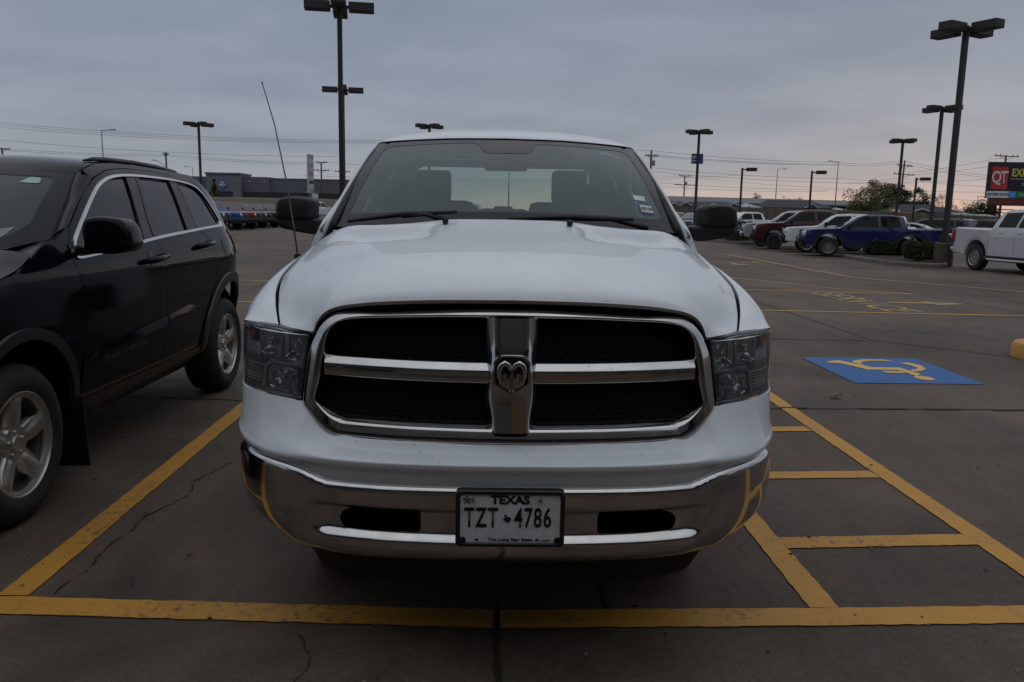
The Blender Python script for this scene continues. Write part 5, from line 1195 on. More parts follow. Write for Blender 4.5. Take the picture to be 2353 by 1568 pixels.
panel('air_intake', grow(INH, .01), lambda u, v: f_fr(u, v)+Vector((0, .05, 0)), SPL, ff, res=.1, rim=0); panel('grille_backing', grow(GRH, .01), lambda u, v: f_fr(u, v)+Vector((0, .05, 0)), VOID, ff, res=.1, rim=0)
for i in range(7):
    u0 = -.345+i*.115; so_s = rnd([(u0-.044, .805), (u0+.044, .805), (u0+.044, .962), (u0-.044, .962)], .012); si_s = rnd([(u0-.034, .815), (u0+.034, .815), (u0+.034, .952), (u0-.034, .952)], .010)
    panel('grille_slot', so_s, lambda u, v: f_fr(u, v)+Vector((0, .004, 0)), SCHR, ff, holes=[si_s], res=.05, rim=.03)
for sg in (1, -1):
    hl2 = panel('headlight', HLH[sg], lambda u, v: f_fr(u, v)+Vector((0, .05, 0)), HUB, SV, res=.06, rim=0)
    for uu_ in (.53, .70):
        m = MB(); m.lathe([(.0, .06), (.03, .045), (.045, .0)], f_fr(sg*uu_, .905)+Vector((0, .012, 0)), (0, 1, 0), 20); m.build('lamp_bowl', LAMPC, hl2, smooth=True)
    panel('lens_cover', HLH[sg], lambda u, v: f_fr(u, v)+Vector((0, .004, 0)), glass('suv_lens', (.85, .87, .88), .02, dark=.05), hl2, res=.06, rim=0)
    m = MB(); m.lathe([(0, .06), (.02, .05), (.03, 0)], f_fr(sg*.66, .56)+Vector((0, -.006, 0)), (0, 1, 0), 18); m.build('fog_lamp', LAMPC, ff, smooth=True)
panel('skirt', [(-.84, .24), (.84, .24), (.87, .37), (-.87, .37)], lambda u, v: f_fr(u, v)+Vector((0, .02, 0)), SPL, SV, res=.08, rim=.03)
m = MB(); m.box((XC, 2.85, .74), (1.70, 1.9, .70)); m.box((XC, 2.85, .40), (1.40, 4.0, .2)); m.box((XC, 3.4, 1.30), (1.46, 2.0, .44)); m.box((XC, 1.3, .70), (1.0, 1.2, .5)); m.build('cabin_dark_fill', VOID, SV)  # black boxes stand in for the dark inside, no cabin modelled
# wheels
def suv_wheel():
    m = MB(); r = .382
    m.lathe([(.245, .245), (.252, .262), (.262, .285), (.264, .31), (.258, .335), (.240, .365), (.225, .378), (.19, r), (.06, r), (.02, .374), (0, .35), (-.002, .28), (.01, .25)][::1], (-.25, 0, 0), (1, 0, 0), 64)
    for i in range(56):
        a = 2*math.pi*i/56
        for xo, wd in ((-.035, .05), (-.10, .055), (-.165, .05)):
            pass
    o = m.build('tyre', TYRE, auto=50); tm = o.data; bpy.data.objects.remove(o)
    def dish(q): return Spl([0, .03, .05, .075, .11, .18, .222, .240, .248], [-.028, -.027, -.034, -.036, -.030, -.022, -.014, -.007, -.006])(q)
    holes = []
    for i in range(5):
        a = R(90+36+72*i); P = []
        for (q, h) in ((.088, 9), (.150, 17), (.205, 23.5), (.222, 24), (.222, 12), (.222, 0), (.222, -12), (.222, -24), (.205, -23.5), (.150, -17), (.088, -9)): P.append((q*math.cos(a+R(h)), q*math.sin(a+R(h))))
        holes.append(rnd(P, [.014, 0, 0, .012, 0, 0, 0, .012, 0, 0, .014]))
        b = R(90+72*i); holes.append([(.056*math.cos(b)+.0085*math.cos(t), .056*math.sin(b)+.0085*math.sin(t)) for t in [2*math.pi*k/8 for k in range(8)]])
    circ = [(.242*math.cos(t), .242*math.sin(t)) for t in [2*math.pi*k/60 for k in range(60)]]
    def f(u, v):
        q = math.hypot(u, v); a = math.degrees(math.atan2(v, u))-90; da = abs((a+36) % 72-36); k = sstep(22, 10, da)*sstep(.07, .10, q)*(1-sstep(.20, .235, q))
        return Vector((dish(q)+.010*(1-sstep(3, 16, da))*sstep(.07, .10, q)*(1-sstep(.205, .235, q)), u, v))
    o = panel('rim', circ, f, SUVALLOY, None, holes=holes, res=.011, rim=.05); rm = o.data; bpy.data.objects.remove(o)
    m = MB(); m.lathe([(-.020, .254), (.002, .252), (.003, .247), (-.004, .243), (-.06, .236), (-.20, .23)], (0, 0, 0), (1, 0, 0), 60); o = m.build('rim_barrel', SUVALLOY, auto=60); bmh = o.data; bpy.data.objects.remove(o)
    m = MB(); m.lathe([(-.10, 0), (-.10, .17), (-.12, .17)], (0, 0, 0), (1, 0, 0), 40); m.lathe([(-.13, .23), (-.13, 0)], (0, 0, 0), (1, 0, 0), 30); o = m.build('brake_disc', HUB, auto=40); bd = o.data; bpy.data.objects.remove(o)
    m = MB(); m.lathe([(-.028, .040), (-.022, .037), (-.0205, .030), (-.0215, .028), (-.019, 0)], (0, 0, 0), (1, 0, 0), 28)
    for i in range(5):
        b = R(90+72*i); m.lathe([(-.05, .011), (-.030, .011), (-.026, .008), (-.026, 0)], (0, .056*math.cos(b), .056*math.sin(b)), (1, 0, 0), 8)
    o = m.build('hub_cap', SUVALLOY, auto=40); hc = o.data; bpy.data.objects.remove(o)
    return tm, [('rim', rm), ('rim_barrel', bmh), ('brake_disc', bd), ('hub_cap', hc)]
TYRE = NT('suv_tyre_rubber'); _sp = TYRE.n('ShaderNodeSeparateXYZ'); TYRE.l(TYRE.tc.outputs['Object'], _sp.inputs[0])
_rad = TYRE.math('SQRT', TYRE.math('ADD', TYRE.math('MULTIPLY', _sp.outputs[1], _sp.outputs[1]), TYRE.math('MULTIPLY', _sp.outputs[2], _sp.outputs[2])))
_an = TYRE.math('ARCTAN2', _sp.outputs[1], _sp.outputs[2]); _gr = TYRE.math('SINE', TYRE.math('ADD', TYRE.math('MULTIPLY', _an, 64.0), TYRE.math('MULTIPLY', _sp.outputs[0], 60.0)))
_msk = TYRE.ramp(_rad, [(.345, 0.0), (.358, 1.0)]); _h = TYRE.math('MULTIPLY', TYRE.ramp(_gr, [(.35, 0.0), (.6, 1.0)]), _msk); _ring = TYRE.math('SINE', TYRE.math('MULTIPLY', _rad, 420.0))
TYRE.bsdf(TYRE.ramp(TYRE.noise(14, 5, .6), [(.3, (.013, .013, .0135)), (.7, (.022, .021, .020))]), .78, normal=TYRE.bump(TYRE.math('ADD', _h, TYRE.math('MULTIPLY', _ring, .03)), .6, .005)); TYRE = TYRE.m
SUVALLOY = plain('suv_alloy', (.50, .485, .46), .42, .9, .14, 12)
tmw, kids = suv_wheel()
for y, z in ((1.38, .382), (4.35, .382)):
    for sg in (1, -1):
        X = -2.262 if sg > 0 else 2*XC+2.262
        t = bpy.data.objects.new('tyre', tmw); COL.objects.link(t); t.parent = SV; t.location = (X, y, z); t.rotation_euler = (0 if sg > 0 else 0, 0, 0 if sg > 0 else math.pi)
        for nm, me in kids:
            q = bpy.data.objects.new(nm, me); COL.objects.link(q); q.parent = t; q.location = (-.004, 0, 0)
for y in (1.38, 4.35):
    for sg in (1, -1):
        m = MB(); m.lathe([(0, .47), (.4, .47), (.4, 0)], ((-2.34 if sg > 0 else 2*XC+2.34), y, .41), (-sg, 0, 0), 24, ref=(0, -sg, 0), a0=-.2, a1=math.pi+.2); m.build('wheel_well', VOID, SV)
rebase(SV, (XC, 2.85, 0))
# ---------------------------------------------------------------- the white pickup in the middle
TWH = car_paint('truck_white', (.75, .785, .83), dirt=.42, rough=.38, coat=.7, coatr=.05, film=.34)
WG = glass('truck_windshield', (.62, .75, .73), .015, dark=.22, haze=(.22, .33, .335)); CLEAR = glass('lamp_clear_cover', (.92, .94, .95), .02, dark=.07, haze=(.52, .55, .59)); SGL = glass('truck_side_glass', (.50, .56, .55), .02)  # film colour lightens windshield and lamp cover in place of sky reflection
FRIT = plain('glass_frit', (.010, .008, .011), .08, spec=.32); CLOTH = plain('seat_cloth', (.060, .063, .066), .9, bump=.3, bscale=90); DASH = plain('dash_plastic', (.045, .047, .05), .75, bump=.2, bscale=200); LINER = plain('headliner', (.26, .275, .275), .95)
TR = empty('pickup_truck'); tag(TR, 'white pickup truck with a chrome grille and Texas plate parked nose out in the stall', 'pickup truck')
# plan curve of the nose, by arc length
_h = [(0, .02), (.15, .022), (.30, .032), (.42, .047), (.55, .078), (.66, .122), (.76, .182), (.85, .262), (.91, .345), (.95, .432), (.972, .52), (.984, .62), (.99, .76)]
_s = [0]
for i in range(1, len(_h)): _s.append(_s[-1]+math.hypot(_h[i][0]-_h[i-1][0], _h[i][1]-_h[i-1][1]))
_px, _py = Spl(_s, [p[0] for p in _h]), Spl(_s, [p[1] for p in _h])
SMAX = _s[-1]
def plan(s):
    a = abs(s); return (math.copysign(_px(a), s), _py(a))
def plan_n(s):
    a = plan(s-.004); b = plan(s+.004); d = Vector((b[0]-a[0], b[1]-a[1])).normalized(); return Vector((d.y, -d.x))   # outward
def s_of(x):
    lo, hi = 0, SMAX
    for _ in range(30):
        m = (lo+hi)/2
        if _px(m) < abs(x): lo = m
        else: hi = m
    return math.copysign(lo, x)
def off_plan(s, d, z):
    p = plan(s); n = plan_n(s); return Vector((p[0]-n.x*d, p[1]-n.y*d, z))
# chrome bumper
_zt = Spl([0, .58, .625, .67, .72, .80, .90, .95, .985, 1.1], [.672, .670, .680, .694, .702, .706, .704, .694, .672, .668])
def zt_b(s): return _zt(abs(plan(s)[0]))
_rec = Spl([.385, .405, .43, .448, .460, .479, .484, .489, .504, .508, .515, .570, .577, .585, .592, .60, .74], [.12, .05, .016, .004, .0, .0, .0015, .005, .0215, .0245, .0255, .0255, .023, .010, .002, 0, 0])
_flt = Spl([.385, .405, .43, .448, .47, .50, .56, .74], [.12, .055, .026, .016, .009, .004, 0, 0])
_lip = Spl([0, .006, .014, .022, .035, .3], [.034, .020, .008, .002, 0, 0])
def f_bump(s, z):
    x = abs(plan(s)[0]); w = 1-sstep(.575, .655, x); t = zt_b(s)-z
    d = w*_rec(z)+(1-w)*_flt(z)+_lip(max(0, t))
    d += sstep(.70, .95, x)*interp(z, [.39, .42, .44, .455, .48, .51, .55, .60], [.16, .095, .056, .034, .018, .009, .003, 0])
    return off_plan(s, d, z)
SB = s_of(.984)
top = [(s, zt_b(s)) for s in [SB-2*SB*i/80 for i in range(81)]]
def zb_b(s): return interp(abs(plan(s)[0]), [0, .5, .70, .82, .90, .95, .985], [.392, .392, .392, .394, .398, .404, .412])
bot = [(s, zb_b(s)) for s in [-SB+2*SB*i/80 for i in range(81)]]
def slot(sg):
    q = [(.279, .512), (.279, .574), (.295, .584), (.50, .577), (.535, .562), (.546, .538), (.538, .516), (.520, .507), (.296, .509)]
    pl = rnd([(s_of(x), z) for x, z in q], .02, 4); return [(sg*s, z) for s, z in pl]
bp = panel('front_bumper', top+bot, f_bump, CHROME, TR, holes=[slot(1), slot(-1)], res=.016, resv=.0075, rim=.02, sgn=1)
panel('lower_air_dam', rnd([(-.70, .30), (.70, .30), (.78, .42), (-.78, .42)], .03), lambda s, z: off_plan(s, .10+.03*(.42-z)/.1, z), BLACKP, TR, res=.06, rim=.02)
panel('bumper_slot_dark', [(-1.0, .42), (1.0, .42), (1.0, .66), (-1.0, .66)], lambda s, z: off_plan(s, .13, z), VOID, TR, res=.08, rim=0)  # black sheet stands in for the shade behind the bumper slots
# white fascia between bumper and grille
_fx = [0, .50, .60, .645, .685, .715, .75, .82, .90, .95, .985]
_fz = Spl(_fx, [.787, .787, .790, .812, .846, .875, .880, .886, .891, .893, .894]); _fd = Spl(_fx, [.066, .080, .098, .110, .108, .104, .098, .075, .042, .020, .012])
_cz = Spl([0, .4, .6, .70, .78, .85, .90, .95, .985], [.731, .730, .729, .723, .720, .724, .731, .742, .756])
def f_fas(s, v):
    x = abs(plan(s)[0]); z0 = zt_b(s)-.010; zc = _cz(x); z1 = _fz(x); d1 = _fd(x); scoop = 1-sstep(.56, .72, x)
    vs = [0, .20, .36, .44, .52, .70, 1]
    zs = [z0, z0+(zc-z0)*.55, zc-.006, zc+.004, zc+.010+.008*(1-scoop), zc+.010+(z1-zc-.010)*(.42+.0*scoop), z1]
    ds = [.020, .010, .001, .0, .006, .006+d1*lerp(.40, .62, scoop), d1]
    return off_plan(s, Spl(vs, ds)(v), Spl(vs, zs)(v))
panel('front_fascia', [(-SB, 0), (SB, 0), (SB, 1), (-SB, 1)], f_fas, TWH, TR, res=.022, resv=.04, rim=.02)
# black box put in for the shade inside the engine bay
m = MB(); m.box((0, .72, .82), (1.20, .70, .56)); m.build('engine_bay_dark_fill', VOID, TR)
def Gy(x, z): return .10+.14*(abs(x)/.68)**2.2+.10*(z-.95)
panel('grille_insert', [(-.64, .79), (.64, .79), (.66, .90), (.64, 1.02), (.60, 1.13), (.50, 1.19), (-.50, 1.19), (-.60, 1.13), (-.64, 1.02), (-.66, .90)], lambda x, z: (x, Gy(x, z)+.062, z), None, TR, res=.05, rim=0)
GI = bpy.data.objects['grille_insert']; HEX = NT('grille_mesh'); _q = HEX.n('ShaderNodeTexBrick'); _m = HEX.n('ShaderNodeMapping'); _m.inputs['Rotation'].default_value = (R(90), 0, 0); HEX.l(HEX.tc.outputs['Object'], _m.inputs[0]); HEX.l(_m.outputs[0], _q.inputs[0]); _q.inputs['Scale'].default_value = 14; _q.inputs['Mortar Size'].default_value = .045; _q.inputs['Color1'].default_value = _q.inputs['Color2'].default_value = (.0012, .0012, .0012, 1); _q.inputs['Mortar'].default_value = (.013, .013, .015, 1); HEX.bsdf(_q.outputs[0], .6, spec=.2); GI.data.materials.append(HEX.m)
# chrome surround
O_ = [(0, 1.222), (.2, 1.219), (.36, 1.212), (.495, 1.201), (.55, 1.185), (.593, 1.158), (.62, 1.128), (.638, 1.095), (.655, 1.055), (.668, .98), (.681, .89), (.677, .872), (.656, .850), (.615, .814), (.585, .795), (.56, .788), (.4, .787), (.2, .788), (0, .788)]
I_ = [(0, 1.174), (.2, 1.171), (.34, 1.165), (.46, 1.158), (.515, 1.152), (.55, 1.141), (.571, 1.122), (.582, 1.09), (.587, 1.05), (.600, .97), (.619, .905), (.617, .893), (.606, .879), (.580, .857), (.552, .846), (.525, .842), (.37, .842), (.2, .843), (0, .843)]
def dens(P, k=6):
    out = []; t = list(range(len(P))); sx, sz = Spl(t, [p[0] for p in P]), Spl(t, [p[1] for p in P])
    for i in range((len(P)-1)*k+1): out.append((sx(i/k), sz(i/k)))
    return out
OD, ID = dens(O_), dens(I_); nD = len(OD); rows = []
def wgt(i):
    t = i/(nD-1)*18; return (1-sstep(4.0, 7.5, t), sstep(10.2, 13.5, t))      # top weight, bottom weight
for ft, dt_, ds_, db_ in ((-.10, .05, .05, .03), (0, .020, .010, .0), (.10, .0165, .004, .0), (.30, .008, -.002, .004), (.46, .0015, -.004, .0075), (.62, -.005, -.005, .0108), (.70, -.008, -.003, .0130), (.76, -.006, .004, .0172), (.90, .004, .020, .028), (1.0, .022, .040, .036), (1.03, .07, .075, .12)):
    half = []
    for i in range(nD):
        wt, wb = wgt(i); ws = max(0, 1-wt-wb)
        x = lerp(OD[i][0], ID[i][0], ft); z = lerp(OD[i][1], ID[i][1], ft)
        half.append(Vector((x, Gy(x, z)+dt_*wt+ds_*ws+db_*wb, z)))
    rows.append([Vector((-p.x, p.y, p.z)) for p in reversed(half[1:])][0:]+half)
# close the ring: left half runs bottom->top, right half top->bottom
rows = [r[:-1] for r in rows]
grid('grille_surround', rows, CHROME, TR, close_u=True, flip=True)
def Lx(x): return x
for sg in (-1, 1):   # horizontal bars
    xs = [.05+.55*i/24 for i in range(25)]; rr = []
    for (z, d) in ((1.043, .05), (1.041, .0185), (1.0365, .0140), (1.026, .0045), (1.021, .000), (1.018, -.0025), (1.012, -.0035), (.99, -.002), (.980, .0), (.976, .006), (.974, .05)):
        rr.append([Vector((sg*x, Gy(x, z)+d-.002, z+(.0 if x < .5 else .0))) for x in xs])
    grid('grille_bar', rr, CHROME, TR, flip=(sg > 0))
st = [(1.182, .045, .086), (1.12, .045, .085), (1.075, .048, .081), (1.045, .055, .080), (1.02, .058, .082), (.985, .057, .084), (.955, .054, .086), (.92, .052, .084), (.88, .051, .076), (.852, .050, .070), (.826, .050, .066)]
sz = [a for a, _, _ in st][::-1]; sf = Spl(sz, [b for _, b, _ in st][::-1]); so_ = Spl(sz, [c for _, _, c in st][::-1]); rr = []
for i in range(41):
    z = 1.182-(1.182-.826)*i/40; a, b = sf(z), so_(z); y = Gy(0, z)-.016-.012*math.exp(-((z-1.01)/.06)**2)
    rr.append([Vector((x, y+d, z)) for x, d in ((-b-.004, .07), (-b, .045), (-b+.006, .034), (-(a*.6+b*.4), .016), (-a, .001), (-a*.6, -.002), (0, -.003), (a*.6, -.002), (a, .001), (a*.6+b*.4, .016), (b-.006, .034), (b, .045), (b+.004, .07))])
grid('grille_centre_bar', rr, CHROME, TR)
# shield emblem
sh = [(-.036, 1.073), (.036, 1.073), (.058, 1.049), (.058, .981), (0, .945), (-.058, .981), (-.058, 1.049)]; sh = rnd(sh, [.012, .012, .010, .012, .006, .012, .010], 4)
cI = Vector((0, 1.012)); shi = [tuple(cI+(Vector(p)-cI)*.84) for p in sh]; y0 = Gy(0, 1.01)-.034
grid('emblem_ring', [[Vector((p[0], y0+.022, p[1])) for p in sh], [Vector((p[0], y0+.002, p[1])) for p in sh], [Vector((cI.x+(p[0]-cI.x)*.97, y0-.004, cI.y+(p[1]-cI.y)*.97)) for p in sh], [Vector((cI.x+(p[0]-cI.x)*.88, y0-.004, cI.y+(p[1]-cI.y)*.88)) for p in sh], [Vector((p[0], y0+.004, p[1])) for p in shi]], CHROME, TR, close_u=True, smooth=False)
ER = bpy.data.objects['emblem_ring']
P2, F, _ = tri2d(shi, res=.1); mesh('emblem_ground', [(x, y0+.004, z) for x, z in P2], F, plain('emblem_black', (.006, .006, .007), .3), ER)
m = MB()
for sg in (-1, 1):
    pts = [(.003, 1.026), (.010, 1.043), (.022, 1.049), (.034, 1.041), (.040, 1.024), (.0385, 1.003), (.031, .985)]; rad = [.006, .0085, .0100, .0100, .0088, .006, .0015]
    m.tube([(sg*x, y0-.004, z) for x, z in pts], rad, 8)
    m.tube([(sg*.021, y0-.001, .980), (sg*.027, y0-.001, .994), (sg*.026, y0-.001, 1.010)], [.001, .0035, .002], 6)
hd = [(0, 1.034), (.008, 1.022), (.017, 1.008), (.014, 1.000), (.007, .994), (.0055, .972), (.0085, .962), (.005, .957), (-.005, .957), (-.0085, .962), (-.0055, .972), (-.007, .994), (-.014, 1.000), (-.017, 1.008), (-.008, 1.022)]
n = len(hd); m.add([(x, y0+.003, z) for x, z in hd]+[(x*.45, y0-.011, (z-1.0)*.86+1.0) for x, z in hd], [(i, (i+1) % n, n+(i+1) % n, n+i) for i in range(n)]+[tuple(range(n, 2*n))])
m.build('emblem_ram_head', CHROME, ER, auto=50)
# headlamps
hxx, hyy = [.55, .64, .70, .78, .86, .91, .94, .955, .965], [.20, .25, .27, .315, .375, .43, .48, .55, .62]; HLs = Spl(hxx, hyy)
def Hy(x, z): return HLs(x)+.12*(z-.99)
LENS = [(.657, 1.100), (.72, 1.108), (.77, 1.112), (.843, 1.114), (.92, 1.112), (.938, 1.106), (.950, 1.06), (.955, .97), (.953, .905), (.938, .893), (.89, .892), (.80, .886), (.74, .882), (.693, .878), (.68, .945), (.667, 1.04)]
TURNL = NT('turn_lens'); _w = TURNL.n('ShaderNodeTexWave', bands_direction='Z'); _w.inputs['Scale'].default_value = 28; _w.inputs['Distortion'].default_value = .6; TURNL.l(TURNL.tc.outputs['Object'], _w.inputs[0]); TURNL.bsdf(TURNL.ramp(_w.outputs['Fac'], [(.25, (.14, .12, .12)), (.6, (.85, .84, .84))]), .16, .3); TURNL = TURNL.m  # stripes: bright and dark faces of the ribs put into the colour
HSG = plain('lamp_housing', (.30, .31, .33), .28, .4, .35, 16); LENSDK = plain('lamp_bowl', (.74, .75, .77), .13, .88, .3, 40)
for sg in (-1, 1):
    lens = rnd(LENS, .006, 2)
    hl = panel('headlight', lens, lambda u, v: (sg*u, Hy(u, v)+.085, v), HSG, TR, res=.025, rim=0, sgn=1 if sg > 0 else -1)
    for i in range(len(lens)): pass
    rows = [[Vector((sg*u, Hy(u, v)+d, v)) for u, v in resample(lens, .02)] for d in (.004, .05, .09)]
    grid('lamp_rim', rows, plain('lamp_rim_black', (.015, .015, .016), .35), hl, close_u=True, flip=sg < 0)
    panel('lens_cover', lens, lambda u, v: (sg*u, Hy(u, v), v), CLEAR, hl, res=.012, rim=0, sgn=1 if sg > 0 else -1)
    def bowl(name, poly, dep, mat, y_off=.088, res=.012):
        xs_ = [p[0] for p in poly]; zs_ = [p[1] for p in poly]; cx, cz = sum(xs_)/len(xs_), sum(zs_)/len(zs_)
        def f(u, v):
            e = dseg((u, v), poly); k = min(1, e/.042); return (sg*u, Hy(u, v)+.018+dep*.62*(1-(1-k)**1.7), v)
        return panel(name, rnd(poly, .016, 4), f, mat, hl, res=res, rim=.006, sgn=1 if sg > 0 else -1)
    bowl('main_reflector', [(.672, 1.086), (.757, 1.098), (.757, 1.004), (.685, .997)], .062, LENSDK)
    bowl('main_reflector', [(.770, 1.100), (.862, 1.102), (.855, 1.010), (.772, 1.004)], .060, LENSDK)
    bowl('lower_reflector', [(.702, .978), (.800, .984), (.816, .965), (.822, .915), (.797, .900), (.706, .896)], .060, LENSDK)
    for (bx_, bz_, br) in ((.715, 1.045, .020), (.815, 1.05, .017), (.765, .938, .018)):
        m = MB(); m.lathe([(0, .0), (.004, br*.55), (.018, br), (.045, br)], (sg*bx_, Hy(bx_, bz_)+.035, bz_), (0, 1, 0), 16); m.build('bulb_cap', LAMPC, hl, smooth=True)
    for (xa, xb, z0, z1, d0, d1) in ((.684, .835, .982, .998, .010, .028), (.690, .945, .889, .902, .008, .024), (.83, .945, .990, 1.003, .008, .024), (.668, .930, 1.094, 1.101, .004, .012)):
        xs_ = [lerp(xa, xb, i/14) for i in range(15)]; grid('lamp_ledge', [[Vector((sg*x, Hy(x, z)+d, z+.010*max(0, (x-.85))/.1*(1 if z < .95 else 0))) for x in xs_] for z, d in ((z0, d0), ((z0+z1)/2, (d0+d1)/2), (z1, d1))], CHROME, hl, flip=sg < 0)
    panel('amber_reflector', [(.874, 1.098), (.924, 1.094), (.905, 1.052), (.893, 1.048)], lambda u, v: (sg*u, Hy(u, v)+.022, v), AMBER, hl, res=.012, rim=.01, sgn=1 if sg > 0 else -1)
    panel('side_bezel', [(.870, 1.040), (.945, 1.090), (.946, 1.0), (.865, .997)], lambda u, v: (sg*u, Hy(u, v)+.028+.02*(.945-u)/.08, v), plain('lamp_bezel_bright', (.70, .70, .72), .2, .4), hl, res=.012, rim=.01, sgn=1 if sg > 0 else -1)
    panel('turn_lamp', rnd([(.832, .984), (.944, .990), (.945, .908), (.838, .902)], .006), lambda u, v: (sg*u, Hy(u, v)+.030+.010*abs(((v*70) % 1)-.5)*2, v), TURNL, hl, res=.0045, rim=.01, sgn=1 if sg > 0 else -1)
    panel('turn_bulb_cover', [(.828, .960), (.850, .962), (.853, .908), (.832, .905)], lambda u, v: (sg*u, Hy(u, v)+.026, v), plain('turn_amber', (.26, .09, .05), .2, .3), hl, res=.012, rim=.006, sgn=1 if sg > 0 else -1)
    m = MB(); m.tube([(sg*x, Hy(x, z)+.020, z) for x, z in ((.684, .990), (.74, .990), (.806, .992), (.83, .975), (.838, .905))], .0085, 6); m.tube([(sg*x, Hy(x, z)+.012, z) for x, z in ((.668, 1.092), (.77, 1.103), (.86, 1.106), (.93, 1.101), (.944, 1.06), (.948, .99))], .0065, 6); m.tube([(sg*x, Hy(x, z)+.012, z) for x, z in ((.690, .886), (.76, .890), (.83, .896))], .006, 6); m.tube([(sg*x, Hy(x, z)+.020, z) for x, z in ((.763, 1.10), (.765, 1.06), (.768, .998))], .005, 6); m.build('lamp_trim', LAMPC, hl, smooth=True)
# hood
uu = [0, .2, .4, .55, .62, .68, .73, .8, .9, 1]
HS = [[(0, .115, 1.237), (.2, .122, 1.234), (.40, .150, 1.223), (.526, .197, 1.205), (.581, .23, 1.188), (.615, .248, 1.165), (.634, .258, 1.138), (.650, .266, 1.108), (.717, .318, 1.1095), (.780, .383, 1.110)],
      [(0, .125, 1.250), (.2, .131, 1.247), (.395, .159, 1.239), (.515, .205, 1.224), (.568, .237, 1.208), (.604, .255, 1.188), (.629, .268, 1.162), (.658, .285, 1.127), (.722, .334, 1.117), (.783, .388, 1.112)],
      [(0, .150, 1.270), (.2, .156, 1.267), (.385, .187, 1.260), (.500, .232, 1.247), (.553, .262, 1.234), (.595, .28, 1.216), (.625, .297, 1.193), (.667, .322, 1.155), (.730, .368, 1.130), (.788, .402, 1.120)],
      [(0, .40, 1.341), (.2, .40, 1.337), (.38, .40, 1.325), (.50, .41, 1.306), (.555, .42, 1.293), (.60, .43, 1.278), (.64, .44, 1.262), (.70, .46, 1.235), (.765, .49, 1.198), (.823, .52, 1.161)],
      [(0, .72, 1.393), (.2, .72, 1.389), (.39, .72, 1.376), (.53, .725, 1.356), (.59, .73, 1.344), (.645, .735, 1.331), (.69, .74, 1.318), (.76, .75, 1.294), (.83, .765, 1.260), (.877, .775, 1.222)],
      [(0, .95, 1.428), (.2, .95, 1.425), (.39, .95, 1.412), (.53, .95, 1.394), (.60, .95, 1.384), (.655, .955, 1.373), (.705, .96, 1.361), (.78, .97, 1.335), (.858, .99, 1.293), (.905, 1.0, 1.252)],
      [(0, 1.08, 1.452), (.2, 1.085, 1.450), (.39, 1.10, 1.438), (.53, 1.12, 1.424), (.60, 1.135, 1.416), (.66, 1.15, 1.407), (.71, 1.165, 1.397), (.785, 1.19, 1.372), (.868, 1.22, 1.327), (.918, 1.25, 1.283)],
      [(0, 1.185, 1.474), (.2, 1.19, 1.472), (.39, 1.215, 1.458), (.53, 1.25, 1.447), (.60, 1.275, 1.443), (.66, 1.30, 1.440), (.71, 1.325, 1.433), (.785, 1.39, 1.408), (.872, 1.48, 1.360), (.926, 1.54, 1.322)]]
vv = [0, .03, .07, .30, .58, .78, .90, 1.0]
UN = [i/90 for i in range(91)]; cols = [[[Spl(uu, [p[k] for p in row])(u) for row in HS] for k in range(3)] for u in UN]
VN = [0, .01, .02, .03, .045, .06, .08, .11]+[.14+.86*i/56 for i in range(57)]
rows = []
for v in VN:
    r = []
    for u, c in zip(UN, cols):
        x, y, z = (Spl(vv, c[k])(v) for k in range(3))
        yr = y-(interp(x, [0, .2, .39, .53, .66, .785, .87], [0, .005, .03, .065, .115, .205, .29]))
        z -= .048*sstep(.27, .43, x)*(1-sstep(.60, .84, x))*sstep(.78, 1.0, yr)*(1-.9*sstep(1.09, 1.165, yr))
        r.append(Vector((x, y, z)))
    rows.append(r)
rows = [[Vector((p.x, p.y+.012, p.z-.012)) for p in rows[0]]]+rows
full = []
for r in rows:
    ex = r[-1]; r = r+[Vector((ex.x-.002, ex.y, ex.z-.022))]
    full.append([Vector((-p.x, p.y, p.z)) for p in reversed(r[1:])]+r)
HOOD = grid('hood', full, TWH, TR)
HOOD.data.set_sharp_from_angle(angle=R(50))
for x in (-.266, .262):
    m = MB(); m.box((x, 1.105, 1.464), (.024, .03, .022), bev=.006); m.build('washer_nozzle', BLACKP, TR)
# front wings
FS = [[(.790, .385, 1.110), (.84, .42, 1.112), (.90, .465, 1.113), (.941, .505, 1.110), (.957, .56, 1.02), (.966, .60, .885)],
      [(.834, .52, 1.161), (.878, .54, 1.156), (.922, .565, 1.143), (.958, .59, 1.118), (.976, .62, 1.03), (.983, .65, .886)],
      [(.877, .70, 1.208), (.914, .70, 1.196), (.952, .70, 1.173), (.983, .71, 1.13), (.999, .72, 1.04), (1.0, .73, .83)],
      [(.911, .95, 1.248), (.943, .95, 1.235), (.975, .95, 1.21), (1.003, .95, 1.155), (1.014, .95, 1.06), (1.015, .95, .92)],
      [(.928, 1.25, 1.285), (.957, 1.25, 1.27), (.99, 1.25, 1.235), (1.013, 1.25, 1.18), (1.020, 1.25, 1.06), (1.018, 1.25, .866)],
      [(.933, 1.60, 1.32), (.963, 1.60, 1.30), (.993, 1.60, 1.26), (1.015, 1.60, 1.20), (1.02, 1.60, 1.06), (1.015, 1.60, .46)]]
fu = [0, .2, .4, .58, .78, 1]; fv = [0, .12, .28, .48, .72, 1]
